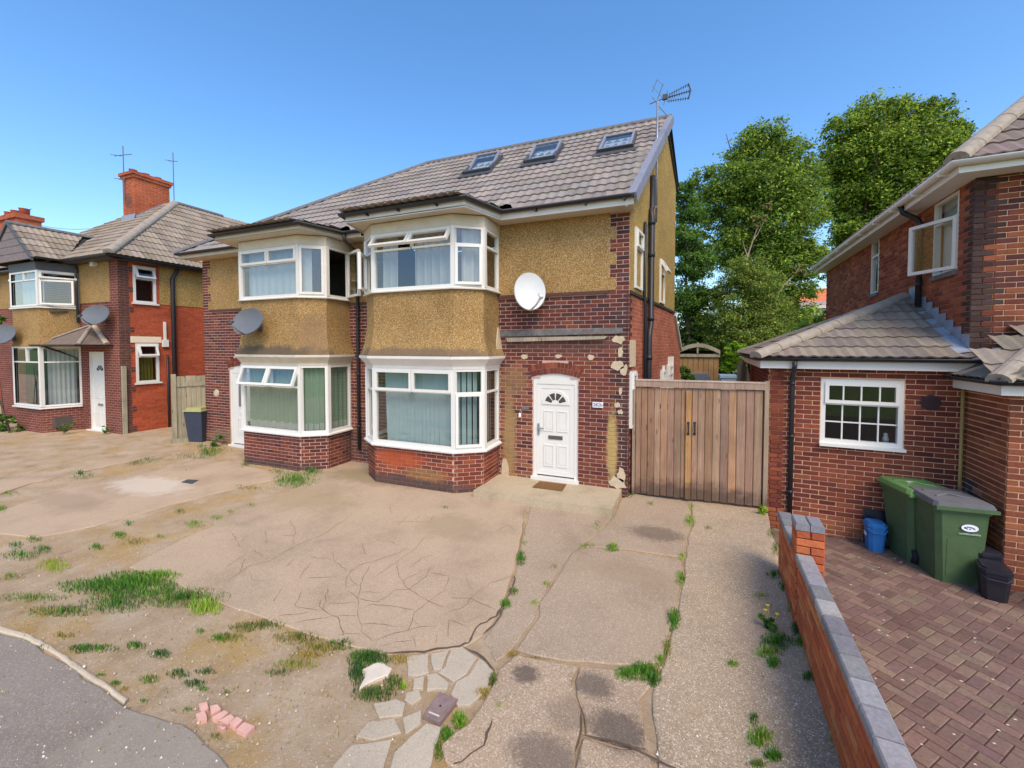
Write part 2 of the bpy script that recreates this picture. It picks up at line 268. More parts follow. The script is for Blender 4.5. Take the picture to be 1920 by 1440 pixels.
# ------------------------------------------------------------------ mesh helpers
def setp(o, label=None, cat=None, group=None, kind=None):
    if label: o['label'] = label
    if cat: o['category'] = cat
    if group: o['group'] = group
    if kind: o['kind'] = kind
    return o
def empty(name, loc=(0, 0, 0), rz=0., label=None, cat=None, group=None):
    o = bpy.data.objects.new(name, None); COL.objects.link(o); o.location = loc; o.rotation_euler = (0, 0, rz); o.empty_display_size = .2
    return setp(o, label, cat, group)
def link(name, me, mat, parent=None, M=None, color=None):
    o = bpy.data.objects.new(name, me); COL.objects.link(o)
    if mat and not me.materials: me.materials.append(mat)
    if parent: o.parent = parent
    if M is not None: o.matrix_local = M
    if color is not None: o.color = tuple(color)[:3]+(1,)
    return o
class MB:
    def __init__(s): s.v = []; s.f = []; s.c = []; s.k = None
    def poly(s, pts):
        i = len(s.v); s.v += [tuple(map(float, p)) for p in pts]; s.f.append(tuple(range(i, i+len(pts)))); s.c.append(s.k)
    def box(s, x0, x1, y0, y1, z0, z1, M=None):
        P = [(x, y, z) for z in (z0, z1) for y in (y0, y1) for x in (x0, x1)]
        if M is not None: P = [tuple(M @ Vector(p)) for p in P]
        i = len(s.v); s.v += P
        for f in ((0, 2, 3, 1), (4, 5, 7, 6), (0, 1, 5, 4), (2, 6, 7, 3), (0, 4, 6, 2), (1, 3, 7, 5)): s.f.append(tuple(i+a for a in f)); s.c.append(s.k)
        return s
    def prism(s, pts, z0, z1, M=None, bottom=True):
        n = len(pts); P = [(p[0], p[1], z) for z in (z0, z1) for p in pts]
        if M is not None: P = [tuple(M @ Vector(p)) for p in P]
        i = len(s.v); s.v += [tuple(map(float, p)) for p in P]; s.f.append(tuple(i+n+a for a in range(n))); s.c.append(s.k)
        if bottom: s.f.append(tuple(i+n-1-a for a in range(n))); s.c.append(s.k)
        for a in range(n): b = (a+1) % n; s.f.append((i+a, i+b, i+n+b, i+n+a)); s.c.append(s.k)
        return s
    def tube(s, pts, r, n=8, cap=True):
        pts = [Vector(p) for p in pts]; R = r if isinstance(r, (list, tuple)) else [r]*len(pts); i0 = len(s.v); up = None
        for a, p in enumerate(pts):
            d = (pts[min(a+1, len(pts)-1)]-pts[max(a-1, 0)]).normalized()
            if up is None: up = Vector((0, 0, 1)) if abs(d.z) < .9 else Vector((1, 0, 0))
            x = d.cross(up); x = x.normalized() if x.length > 1e-6 else Vector((1, 0, 0)); y = x.cross(d).normalized(); up = y
            for k in range(n): t = 2*pi*k/n; s.v.append(tuple(p+(x*cos(t)+y*sin(t))*R[a]))
        for a in range(len(pts)-1):
            for k in range(n): q = (k+1) % n; s.f.append((i0+a*n+k, i0+a*n+q, i0+(a+1)*n+q, i0+(a+1)*n+k)); s.c.append(s.k)
        if cap:
            s.f.append(tuple(i0+k for k in range(n))[::-1]); s.c.append(s.k); s.f.append(tuple(i0+(len(pts)-1)*n+k for k in range(n))); s.c.append(s.k)
        return s
    def lathe(s, prof, n=20, M=None):
        i0 = len(s.v)
        for r, z in prof:
            for k in range(n):
                p = Vector((r*cos(2*pi*k/n), r*sin(2*pi*k/n), z)); s.v.append(tuple(M @ p if M is not None else p))
        for a in range(len(prof)-1):
            for k in range(n): q = (k+1) % n; s.f.append((i0+a*n+k, i0+a*n+q, i0+(a+1)*n+q, i0+(a+1)*n+k)); s.c.append(s.k)
        return s
    def grid(s, P):   # P[i][j] points
        i0 = len(s.v); m = len(P[0])
        for row in P: s.v += [tuple(map(float, p)) for p in row]
        for a in range(len(P)-1):
            for b in range(m-1): s.f.append((i0+a*m+b, i0+a*m+b+1, i0+(a+1)*m+b+1, i0+(a+1)*m+b)); s.c.append(s.k)
        return s
    def mesh(s, name, mat=None, smooth=False):
        me = bpy.data.meshes.new(name); me.from_pydata(s.v, [], s.f)
        if any(c is not None for c in s.c):
            at = me.attributes.new('Col', 'FLOAT_COLOR', 'FACE'); at.data.foreach_set('color', np.array([(c or (.5, .5, .5))[:3]+(1,) for c in s.c], np.float32).ravel())
        if smooth: me.polygons.foreach_set('use_smooth', [True]*len(me.polygons))
        if mat: me.materials.append(mat)
        me.update(); return me
    def build(s, name, mat, parent=None, smooth=False, M=None, color=None): return link(name, s.mesh(name, mat, smooth), mat, parent, M, color)
def jit(c, a=.12, h=.04):
    k = 1+random.uniform(-a, a); return tuple(max(.005, x*k*(1+random.uniform(-h, h))) for x in c)
def offs(pts, d):
    """offset an open plan polyline to its right-hand side by d, mitred"""
    out = []; n = len(pts)
    for i in range(n):
        ns = []
        for a, b in ((i-1, i), (i, i+1)):
            if 0 <= a and b < n:
                dx, dy = pts[b][0]-pts[a][0], pts[b][1]-pts[a][1]; l = hypot(dx, dy); ns.append((dy/l, -dx/l))
        if len(ns) == 1: m = ns[0]
        else:
            m = (ns[0][0]+ns[1][0], ns[0][1]+ns[1][1]); q = m[0]*ns[0][0]+m[1]*ns[0][1]; m = (m[0]/q, m[1]/q)
        out.append((pts[i][0]+m[0]*d, pts[i][1]+m[1]*d))
    return out
def sweep(mb, pts, prof, zs=None):
    rows = []
    for d, z in prof:
        o = offs(pts, d); rows.append([(p[0], p[1], z+(zs[i] if zs else 0)) for i, p in enumerate(o)])
    mb.grid(rows[::-1]); return mb
def gutter_prof(z, r=.055, d0=.0): return [(d0+r-r*cos(t), z-r*sin(t)) for t in np.linspace(0, pi, 9)]+[(d0+2*r-.004, z), (d0+r-(r-.006)*cos(pi*.5)+0., z-r+.008), (d0+.004, z)]
def seg_frame(p0, p1):
    a = atan2(p1[1]-p0[1], p1[0]-p0[0]); return Matrix.Translation((p0[0], p0[1], 0)) @ Matrix.Rotation(a, 4, 'Z'), hypot(p1[0]-p0[0], p1[1]-p0[1])
def holed(mb, x0, x1, z0, z1, y0, y1, holes, M=None):
    xs = sorted({x0, x1} | {min(max(h[i], x0), x1) for h in holes for i in (0, 1)}); zz = sorted({z0, z1} | {min(max(h[i], z0), z1) for h in holes for i in (2, 3)})
    for a, b in zip(xs, xs[1:]):
        for c, d in zip(zz, zz[1:]):
            xm, zm = (a+b)/2, (c+d)/2
            if any(h[0] < xm < h[1] and h[2] < zm < h[3] for h in holes): continue
            mb.box(a, b, y0, y1, c, d, M)
    return mb

# ------------------------------------------------------------------ bricks
BRICKMESH = {}
def brickmesh(L, H, D, mat):
    key = (round(L, 3), H, D, mat.name)
    if key not in BRICKMESH:
        m = MB(); e = .004
        B = [(x, D, z) for z in (0, H) for x in (0, L)]; A = [(x, .004, z) for z in (0, H) for x in (0, L)]; C = [(x, 0, z) for z in (e, H-e) for x in (e, L-e)]
        m.v = B+A+C; q = lambda a, b, c, d: (m.f.append((a, b, c, d)), m.c.append(None))
        for o, p in ((0, 4), (4, 8)):
            q(o+0, o+1, p+1, p+0); q(o+3, o+2, p+2, p+3); q(o+2, o+0, p+0, p+2); q(o+1, o+3, p+3, p+1)
        q(8, 9, 11, 10); BRICKMESH[key] = m.mesh('brick', mat)
    return BRICKMESH[key]
class Bricks:
    """collects every brick of one thing; the largest in view become parts, the rest one joined part"""
    def __init__(s, root): s.root = root; s.it = []; s.RM = Matrix.Translation(root.location) @ Matrix.Rotation(root.rotation_euler[2], 4, 'Z')
    def wall(s, M, x0, x1, z0, z1, colf, holes=(), phase=0., D=.02, cz=.075, L=.225, odd=0, j=.010):
        n = int(round((z1-z0)/cz))
        for i in range(n):
            za = z0+i*cz; zm = za+cz/2; ph = phase+(L/2 if (i+odd) % 2 else 0.); k0 = math.floor((x0-ph)/L)-1; k1 = math.ceil((x1-ph)/L)+1
            for k in range(k0, k1):
                iv = [(max(ph+k*L, x0), min(ph+(k+1)*L, x1))]
                for h in holes:
                    if h[2] < zm < h[3]:
                        nv = []
                        for a, b in iv:
                            if b <= h[0] or a >= h[1]: nv.append((a, b))
                            else:
                                if a < h[0]: nv.append((a, h[0]))
                                if b > h[1]: nv.append((h[1], b))
                        iv = nv
                for a, b in iv:
                    if b-a < .035: continue
                    c = colf((a+b)/2, zm)
                    if c is None: continue
                    s.it.append((M @ Matrix.Translation((a+j/2, random.uniform(-.0015, .0015), za+j/2)) @ Matrix.Rotation(random.uniform(-.004, .004), 4, 'Y'), b-a-j, cz-j, D, c))
    def finish(s, mobj, matt, name='brick', maxn=300):
        sc = []
        for k, (M, L, H, D, c) in enumerate(s.it):
            P = s.RM @ M @ Vector((L/2, 0, H/2)); nrm = (s.RM @ M).to_3x3() @ Vector((0, -1, 0)); x, y, z = pix(P); vd = Vector(CAM)-P
            face = nrm.dot(vd)/vd.length; area = L*H/max(z, .1)**2*face if (z > .2 and -5 < x < 1925 and -5 < y < 1445 and face > 0) else 0
            sc.append((area, k))
        sc.sort(reverse=True); ks = {k for a, k in sc[:maxn] if a > 0}; m = MB()
        for k, (M, L, H, D, c) in enumerate(s.it):
            if k in ks: link(name, brickmesh(L, H, D, mobj), mobj, s.root, M, c)
            else:
                e = .004; m.k = c; i = len(m.v); m.v += [tuple(M @ Vector(p)) for p in [(x, .012, z) for z in (0, H) for x in (0, L)]+[(x, 0, z) for z in (e, H-e) for x in (e, L-e)]]
                for f in ((0, 1, 5, 4), (3, 2, 6, 7), (2, 0, 4, 6), (1, 3, 7, 5), (4, 5, 7, 6)): m.f.append(tuple(i+a for a in f)); m.c.append(c)
        if m.v: setp(m.build('brickwork', matt, s.root), kind='stuff')
# ------------------------------------------------------------------ windows
def ring(mb, x0, x1, z0, z1, w, y0, y1, M):
    mb.box(x0, x1, y0, y1, z0, z0+w, M); mb.box(x0, x1, y0, y1, z1-w, z1, M); mb.box(x0, x0+w, y0, y1, z0+w, z1-w, M); mb.box(x1-w, x1, y0, y1, z0+w, z1-w, M)
def panel(fr, part, M, W, z0, z1, cells, mat='upvc', gl='glass', fw=.045, dep=.06):
    """one window panel; fr: MB of the fixed frame. cells: (x0,x1,z0,z1 in fractions, kind, angle)"""
    ring(fr, 0, W, z0, z1, fw, -.02, dep, M)
    H = z1-z0
    for (a, b, c, d, kind, ang) in cells:
        x0, x1, za, zb = a*W, b*W, z0+c*H, z0+d*H; lo = .018
        if a > .01: fr.box(x0-lo, x0+lo, -.018, dep-.002, za+lo, zb-lo, M)
        if c > .01: fr.box(x0+lo+.001, x1-lo-.001, -.017, dep-.003, za-lo, za+lo, M)
        A = x0+(fw if a < .01 else lo); B = x1-(fw if b > .99 else lo); C = za+(fw if c < .01 else lo); D = zb-(fw if d > .99 else lo)
        if kind == 'fixed':
            m = MB(); m.poly([M @ Vector(p) for p in ((A, .02, C), (B, .02, C), (B, .02, D), (A, .02, D))]); m.build('pane', MAT[gl], part); continue
        if kind == 'top': S = M @ Matrix.Translation((0, -.022, D)) @ Matrix.Rotation(-ang, 4, 'X') @ Matrix.Translation((0, .022, -D))
        elif kind == 'left': S = M @ Matrix.Translation((A, -.022, 0)) @ Matrix.Rotation(-ang, 4, 'Z') @ Matrix.Translation((-A, .022, 0))
        else: S = M @ Matrix.Translation((B, -.022, 0)) @ Matrix.Rotation(ang, 4, 'Z') @ Matrix.Translation((-B, .022, 0))
        m = MB(); e = .012; ring(m, A-e, B+e, C-e, D+e, .05, -.045, .012, S); m.build('sash', MAT[mat], part)
        m = MB(); m.poly([S @ Vector(p) for p in ((A+.036, -.018, C+.036), (B-.036, -.018, C+.036), (B-.036, -.018, D-.036), (A+.036, -.018, D-.036))]); m.build('pane', MAT[gl], part)
def folds(name, pts, z0, z1, mat, label, cat='curtain', amp=.03, wl=.09, group=None, hem=None):
    """a hanging cloth following a plan polyline"""
    P = []; 
    for (a, b) in zip(pts, pts[1:]):
        L = hypot(b[0]-a[0], b[1]-a[1]); n = max(2, int(L/.02)); nx, ny = (b[1]-a[1])/L, -(b[0]-a[0])/L
        for i in range(n): t = i/n; P.append((a[0]+(b[0]-a[0])*t, a[1]+(b[1]-a[1])*t, nx, ny))
    ph = random.uniform(0, 6); rows = []
    for k in range(7):
        z = z0+(z1-z0)*k/6; g = amp*(1.1-.5*k/6); rows.append([(x+nx*g*(sin(i*.02*2*pi/wl+ph+.8*sin(i*.07))), y+ny*g*(sin(i*.02*2*pi/wl+ph+.8*sin(i*.07))), z) for i, (x, y, nx, ny) in enumerate(P)])
    m = MB(); m.grid(rows); o = m.build(name, MAT[mat], None, True); setp(o, label, cat, group)
    if hem:
        m = MB(); h = [[(p[0]+.0, p[1]-.006, z0-.002+dz+.012*sin(i*.5)*(dz > 0)) for i, p in enumerate(rows[0])] for dz in (0, hem)]; m.grid(h); m.build('lace_hem', MAT['lace'], o, True)
    return o

# ================================================================== THE PAIR OF HOUSES
HS = empty('semi_detached_house', (0, 0, 0), 0, 'pair of brick and pebbledash houses with bay windows and three roof windows', 'house')
BK = Bricks(HS)
pal_main = [lin(c) for c in ('6e3b33', '74402f', '66362f', '5d3330', '7b4636', '6a3a30')]; pal_dark = [lin(c) for c in ('4c3535', '523a38', '46302f')]; pal_left = [lin(c) for c in ('85503c', '7a4635', '8d5a40', '5a3430')]; pal_red = [lin(c) for c in ('84442f', '7a3d2e', '8c4b33', '6e382e')]
def col_right(x, z):
    if x > -.13-.1*(random.random() < .4): return jit(random.choice(pal_dark))
    if z > 2.75 and random.random() < .5: return jit(random.choice(pal_dark+pal_main[2:4]))
    if x < -1.85 and z < 2.2: return jit(random.choice(pal_left))
    return jit(random.choice(pal_main))
def col_mid(x, z): return jit(random.choice(pal_left+pal_main)) if z < 2.3 else jit(random.choice(pal_main))
def col_leftw(x, z): return jit(random.choice(pal_main+pal_dark[:1]))
I4 = Matrix.Identity(4)
z0b = 3.5-.075*49
def door_holes(c): return [(c-.4425, c+.4425, -.3, 2.0), (c-.47, c+.47, 1.93, 2.13), (c-.40, c+.40, 1.93, 2.2), (c-.25, c+.25, 1.93, 2.27)]
DR, DL = -1.3475, -10.05
def quoin(x0, x1, right):
    hs = []
    for i in range(6): e = .345 if i % 2 else .2325; hs.append((x0, x1-e, 3.575+i*.225, 3.575+(i+1)*.225) if right else (x0+e, x1, 3.575+i*.225, 3.575+(i+1)*.225))
    return hs
BK.wall(I4, -2.52, 0, z0b, 3.5, col_right, door_holes(DR), odd=1)
BK.wall(I4, -.45, 0, 3.5, 4.925, lambda x, z: jit(random.choice(pal_dark+pal_main)), quoin(-.45, 0, True), odd=0)
BK.wall(I4, -6.3, -5.2, z0b, 3.5, col_mid, (), odd=1)
BK.wall(I4, -11.5, -8.98, z0b, 3.5, col_leftw, door_holes(DL), odd=1, phase=-11.5)
BK.wall(I4, -11.5, -11.05, 3.5, 4.925, lambda x, z: jit(random.choice(pal_main)), quoin(-11.5, -11.05, False), phase=-11.5)
m = MB()
for c, x0, x1 in ((DR, -2.52, -.0005), (DL, -11.4995, -8.98)): m = MB(); holed(m, x0, x1, -.3, 4.96, .007, .25, [(c-.4425, c+.4425, -.4, 1.97), (c-.3, c+.3, 1.9, 2.05)]); m.build('front_wall', MAT['mortar'], HS)
m = MB(); m.box(-6.3, -5.2, .007, .25, -.3, 4.96); m.build('front_wall', MAT['mortar'], HS)
m = MB(); m2 = MB()
for i in range(6):
    za, zb = 3.575+i*.225, 3.575+(i+1)*.225; e = .345 if i % 2 else .2325; zb = 4.955 if i == 5 else zb
    m.box(-2.53, -e, -.01, .02, za, zb); m2.box(-11.5+e, -8.97, -.01, .02, za, zb)
m.build('render_panel', MAT['render'], HS); m2.build('render_panel', MAT['render'], HS); m = MB(); m.box(-6.31, -5.19, -.01, .02, 3.56, 4.955); m.build('render_panel', MAT['render'], HS)
MAT['string'] = simple('string_course_tile', '5b3d38', .9, .2, 12, .4)
for a, b in ((-2.53, -.38), (-6.3, -5.2), (-11.1, -8.97)): m = MB(); m.box(a, b, -.035, .01, 3.515, 3.572); m.build('string_course', MAT['string'], HS)

# arches and doors
def arch(c):
    R = 1.42; zc = 2.055-R
    for ring_i, (r0, r1) in enumerate(((R+.004, R+.104), (R+.112, R+.212))):
        n = 15
        A = math.asin((.47+.015*ring_i)/R)
        for k in range(n):
            a0, a1 = -A+2*A*(k+.06)/n, -A+2*A*(k+.94)/n
            P = [(c+r*sin(a), zc+r*cos(a)) for r, a in ((r0, a0), (r0, a1), (r1, a1), (r1, a0))]; mm = MB(); V = [(x, y, z) for y in (-.004, .03) for x, z in P]; mm.v = V
            mm.f = [(0, 1, 2, 3), (0, 4, 5, 1), (1, 5, 6, 2), (2, 6, 7, 3), (3, 7, 4, 0)]; mm.c = [None]*5
            mm.build('arch_brick', MAT['brick_obj'], HS, color=jit(random.choice(pal_red[1:]+pal_main[:2])))
arch(DR); arch(DL)
def fan(c, zc, y, r0, r1, n=4, part=None):
    for k in range(n):
        a0, a1 = pi*(k+.1)/n*.86+.07*pi, pi*(k+.9)/n*.86+.07*pi
        P = [(c+r*cos(a), zc+r*sin(a)) for r, a in [(r0, a0), (r1, a0), (r1, (a0+a1)/2), (r1, a1), (r0, a1)]]; mm = MB(); mm.poly([(x, y, z) for x, z in P]); mm.build('fan_pane', MAT['blackink'] if part is None else MAT['obscure2'], part)
MAT['obscure2'] = simple('dark_fanlight_glass', '45423f', .15, .1, 30, spec=.7)
def extr_xz(mb, pts, y0, y1, M=None):
    n = len(pts); P = [(x, y, z) for y in (y0, y1) for x, z in pts]
    if M is not None: P = [tuple(M @ Vector(p)) for p in P]
    i = len(mb.v); mb.v += P; mb.f.append(tuple(i+a for a in range(n))); mb.c.append(mb.k); mb.f.append(tuple(i+2*n-1-a for a in range(n))); mb.c.append(mb.k)
    for a in range(n): b = (a+1) % n; mb.f.append((i+a, i+n+a, i+n+b, i+b)); mb.c.append(mb.k)
    return mb
def raised(mb, x0, x1, z0, z1, y, M=None, w=.022, h=.012):
    """raised moulding round a door panel"""
    ring(mb, x0, x1, z0, z1, w, y-h, y+.002, M or I4); mb.box(x0+w+.02, x1-w-.02, y-h*.7, y+.002, z0+w+.02, z1-w-.02, M)
def door(c, zb, style):
    f = MB(); y0, y1 = .03, .11; hw = .44
    f.box(c-hw, c-hw+.07, y0, y1, zb, 1.85); f.box(c+hw-.07, c+hw, y0, y1, zb, 1.85)
    R = 1.42; zc = 2.05-R; top = [(c+R*sin(a), zc+R*cos(a)) for a in np.linspace(-math.asin(hw/R), math.asin(hw/R), 13)]
    extr_xz(f, [(c-hw, 1.85), (c+hw, 1.85)]+top[::-1], y0, y1)
    fr = f.build('door_frame', MAT['upvc'], HS)
    d = MB(); L, Rr = c-hw+.072, c+hw-.072; d.box(L, Rr, .05, .095, zb+.06, 1.848)
    ring(d, L, Rr, zb+.06, 1.848, .085, .042, .06, I4)
    dd = d.build('door', MAT['upvc'], HS)
    t = MB(); t.box(c-hw-.03, c+hw+.03, -.05, .12, zb-.03, zb+.03); t.build('threshold', MAT['upvc'], HS)
    if style == 0:
        zf = 1.46
        for s in (-1, 1):
            for (a, b) in ((.94, 1.34), (.26, .68)):
                mm = MB(); x0, x1 = (c-.235, c-.03) if s < 0 else (c+.03, c+.235); raised(mm, x0, x1, a, b, .05); mm.build('door_panel', MAT['upvc'], dd)
        mm = MB(); P = [(c+.27*cos(a), zf+.27*sin(a)) for a in np.linspace(0, pi, 15)]; extr_xz(mm, P, .032, .052); mm.build('fan_surround', MAT['upvc'], dd)
        fan(c, zf+.005, .030, .085, .215, 4, dd)
        mm = MB(); mm.box(c-.14, c+.14, .036, .052, .79, .86); mm.build('letterbox', simple('letterbox_brass', '6c6259', .4, .1, 30, metal=.5), dd)
        mm = MB(); mm.box(L+.015, L+.05, .02, .05, .86, 1.08); mm.box(L+.02, L+.14, -.005, .012, .98, 1.0); mm.build('handle', MAT['greymetal'], dd)
    else:
        P = [(c-.12, .95), (c+.12, .95), (c+.12, 1.45)]+[(c+.12*cos(a), 1.45+.16*sin(a)) for a in np.linspace(.2, pi-.2, 9)]+[(c-.12, 1.45)]
        mm = MB(); extr_xz(mm, [(c+(x-c)*1.28, 1.2+(z-1.2)*1.1) for x, z in P], .034, .052); mm.build('light_surround', MAT['upvc'], dd)
        mm = MB(); extr_xz(mm, P, .028, .04); mm.build('door_light', MAT['obscure'], dd)
        mm = MB(); raised(mm, c-.2, c+.2, .2, .62, .05); mm.build('door_panel', MAT['upvc'], dd); mm = MB(); mm.box(c-.12, c+.12, .036, .052, .74, .8); mm.build('letterbox', MAT['upvc_warm'], dd)
door(DR, .03, 0); door(DL, -.12, 1)

# ------------------------------------------------------------------ bays
def bay(cx, right):
    PL = [(cx-1.34, 0), (cx-1.34, -.68), (cx-.89, -1.), (cx+.89, -1.), (cx+1.34, -.68), (cx+1.34, 0)]
    m = MB(); 
    for a, b in zip(PL, PL[1:]):
        M, W = seg_frame(a, b)
        hot = right
        BK.wall(M, 0, W, -.2, .625, (lambda x, z: jit(random.choice(pal_red), .16)) if hot else (lambda x, z: jit(random.choice(pal_main+pal_red[:1]), .14)), (), odd=1, phase=.06)
    mb = MB(); sweep(mb, PL, [(-.2, -.3), (-.008, -.3), (-.008, .63), (-.2, .63)]); mb.build('bay_base', MAT['mortar'], HS)
    mb = MB(); sweep(mb, PL, [(-.1, .622), (.075, .622), (.08, .65), (.03, .68), (-.1, .682)]); mb.build('window_sill', MAT['upvc'], HS)
    cm = 'fascia' if right else 'cream'
    mb = MB(); sweep(mb, PL, [(-.08, 2.15), (.03, 2.15), (.035, 2.2), (.07, 2.25), (.14, 2.33), (.15, 2.335), (.15, 2.385), (-.05, 2.386)]); mb.build('bay_cornice', MAT[cm], HS)
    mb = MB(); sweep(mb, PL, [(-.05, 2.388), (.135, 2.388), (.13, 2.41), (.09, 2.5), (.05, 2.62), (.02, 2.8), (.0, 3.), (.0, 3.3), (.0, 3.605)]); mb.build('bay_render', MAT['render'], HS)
    mb = MB(); sweep(mb, PL, [(-.1, 3.605), (.06, 3.605), (.065, 3.625), (.02, 3.652), (-.1, 3.653)]); mb.build('window_sill', MAT['upvc_warm'], HS)
    mb = MB(); sweep(mb, PL, [(-.05, 4.74), (.03, 4.74), (.04, 4.93), (-.05, 4.935)]); mb.build('window_head', MAT['cream'], HS)
    for lo, (za, zb) in enumerate(((3.653, 4.74), (.682, 2.15))):
        fr = MB(); part = bpy.data.objects.new('bay_window', bpy.data.meshes.new('bay_window')); COL.objects.link(part); part.parent = HS; up = lo == 0
        w = 'upvc' if right or not up else 'upvc_warm'
        for si, (a, b) in enumerate(zip(PL, PL[1:])):
            M, W = seg_frame(a, b); t = .70 if right else .68
            if si == 2:
                ang = {(True, True): .62, (True, False): 0., (False, True): 0., (False, False): .38}[(right, up)]
                if not right and not up: ang = .36
                cells = [(0, 1, 0, t, 'fixed', 0), (0, .5, t, 1, 'top', ang), (.5, 1, t, 1, 'top', ang*.97)]
            elif right: 
                cells = [(0, 1, 0, t, 'left' if si == 3 else 'fixed', .1 if up else 0.), (0, 1, t, 1, 'fixed', 0)] if si in (3, 4) else [(0, 1, 0, t, 'left' if up and si == 1 else 'fixed', .5), (0, 1, t, 1, 'fixed', 0)]
            else:
                cells = [(0, 1, 0, 1, 'left' if si == 3 and up else ('right' if up and si == 4 else 'fixed'), 0. if si == 3 else 1.15)]
            panel(fr, part, M, W, za, zb, cells, w)
        for q in PL[1:-1]: fr.box(q[0]-.042, q[0]+.042, q[1]-.022, q[1]+.06, za, zb-.001)
        fr_me = fr.mesh('bay_window', MAT[w]); part.data = fr_me
    # curtains inside
    IN = offs(PL, -.16); INb = offs(PL, -.12)
    if right:
        tb = empty('vertical_blind', (cx, -.8, .7), 0, 'pale blue vertical slat blind in the lower bay window nearest the white arched door', 'blind')
        k = 0
        for si in (2, 3, 4):
            a, b = IN[si], IN[si+1]; L = hypot(b[0]-a[0], b[1]-a[1]); n = int(L/.085)
            for i in range(n):
                if si == 2 and i < 1: continue
                t = (i+.5)/n; x, y = a[0]+(b[0]-a[0])*t-cx, a[1]+(b[1]-a[1])*t+.8; an = atan2(b[1]-a[1], b[0]-a[0])+random.uniform(.15, .5); s = MB(); lean = .035*random.uniform(-1, 1)*(random.random() < .25)+(.05 if si == 2 and i == 1 else 0)
                c_, s_ = cos(an)*.046, sin(an)*.046; s.poly([(x-c_+lean, y-s_, .0), (x+c_+lean, y+s_, .0), (x+c_, y+s_, 1.43), (x-c_, y-s_, 1.43)]); s.build('blind_slat', MAT['blind_blue'], tb)
        rl = MB(); 
        for si in (2, 3, 4): a, b = IN[si], IN[si+1]; rl.tube([(a[0]-cx, a[1]+.8, 1.44), (b[0]-cx, b[1]+.8, 1.44)], .018, 6)
        rl.build('blind_rail', MAT['upvc'], tb)
        f = lambda s, a, b: (IN[s][0]+(IN[s+1][0]-IN[s][0])*a, IN[s][1]+(IN[s+1][1]-IN[s][1])*a)
        folds('curtain', [f(2, .02, 0), f(2, .27, 0)], 3.68, 4.72, 'curtain_white', 'narrow white curtain at the left of the upper bay window with two open top lights', amp=.04, wl=.16)
        folds('curtain', [f(2, .47, 0), f(2, 1., 0)], 3.68, 4.72, 'curtain_white', 'wide white curtain filling the middle of the upper bay window with two open top lights', amp=.045, wl=.17)
        folds('curtain', [f(3, .3, 0), f(3, 1., 0), f(4, .8, 0)], 3.68, 4.72, 'curtain_white', 'grey curtain round the right corner of the upper bay with open top lights', amp=.03, wl=.15)
    else:
        folds('net_curtain', [IN[2], IN[3], ((IN[3][0]+IN[4][0])/2, (IN[3][1]+IN[4][1])/2)], 3.68, 4.72, 'curtain_net', 'white net curtain filling the upper bay window above the grey satellite dish', amp=.014, wl=.2)
        folds('net_curtain', [INb[2], INb[3], INb[4], INb[5]], .7, 2.13, 'curtain_green', 'pale green curtain with lace hem in the lower left bay window with open top lights', amp=.03, wl=.12, hem=.17)
    E = [(cx-1.56, -.38), (cx-1.29, -1.3), (cx+1.29, -1.3), (cx+1.56, -.38)]
    mb = MB(); mb.prism([(cx-1.56, 0.)]+E+[(cx+1.56, 0.)], 4.945, 4.96); mb.build('soffit', MAT['cream'], HS)
bay(-3.86, True); bay(-7.64, False)
BK.finish(MAT['brick_obj'], MAT['brick_att'])
# inside of the rooms
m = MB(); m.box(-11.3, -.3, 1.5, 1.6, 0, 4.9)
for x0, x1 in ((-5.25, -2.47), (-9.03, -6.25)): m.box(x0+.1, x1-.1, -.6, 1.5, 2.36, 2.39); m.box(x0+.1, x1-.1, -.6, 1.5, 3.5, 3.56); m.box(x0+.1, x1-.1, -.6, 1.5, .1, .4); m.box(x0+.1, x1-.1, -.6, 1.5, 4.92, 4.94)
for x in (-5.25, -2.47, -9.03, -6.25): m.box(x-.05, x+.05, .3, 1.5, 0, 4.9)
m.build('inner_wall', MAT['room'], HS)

# eaves: fascia and gutters
EL = [(-11.85, -.38), (-9.2, -.38), (-8.93, -1.3), (-6.35, -1.3), (-6.08, -.38), (-5.6, -.38)]; ER = [(-5.42, -.38), (-5.15, -1.3), (-2.57, -1.3), (-2.3, -.38), (.1, -.38)]
m = MB(); sweep(m, ER, [(-.02, 4.93), (.0, 4.93), (.0, 5.06), (-.02, 5.06)]); m.build('fascia', MAT['fascia'], HS)
m = MB(); sweep(m, EL, [(-.02, 4.95), (.0, 4.95), (.0, 5.06), (-.02, 5.06)]); m.build('fascia', MAT['cream'], HS)
for a, b in ((-2.3, .08), (-6.08, -5.42), (-11.8, -9.2)): m = MB(); m.box(a, b, -.37, .0, 4.945, 4.96); m.build('soffit', MAT['cream'], HS)
for E_, z in ((ER, 5.085), (EL, 5.075)):
    m = MB(); sweep(m, E_, gutter_prof(z, .058, .001)); 
    for a in (0, -1): 
        q = offs(E_, .059)[a]; m.box(q[0]-.006, q[0]+.006, q[1]-.058, q[1]+.058, z-.05, z)
    m.build('gutter', MAT['blackplastic'], HS, True)
for x, y in ((-4.6, -1.3), (-3.9, -1.3), (-3.1, -1.3), (-1.6, -.38), (-.7, -.38), (-.05, -.38)):
    m = MB(); m.box(x-.015, x+.015, y-.09, y+.0, 5.0, 5.03); m.build('gutter_bracket', MAT['blackplastic'], HS)
m = MB(); m.tube([(-6.02, -.44, 5.02), (-6.02, -.42, 4.9), (-6.0, -.12, 4.72), (-6., -.07, 4.6), (-5.995, -.07, 2.4), (-5.99, -.07, .2)], .036, 10)
for z in (4.5, 3.2, 1.9, .7): m.tube([(-6., -.07, z), (-6., -.07, z+.06)], .044, 10)
m.build('downpipe', MAT['blackplastic'], HS, True)

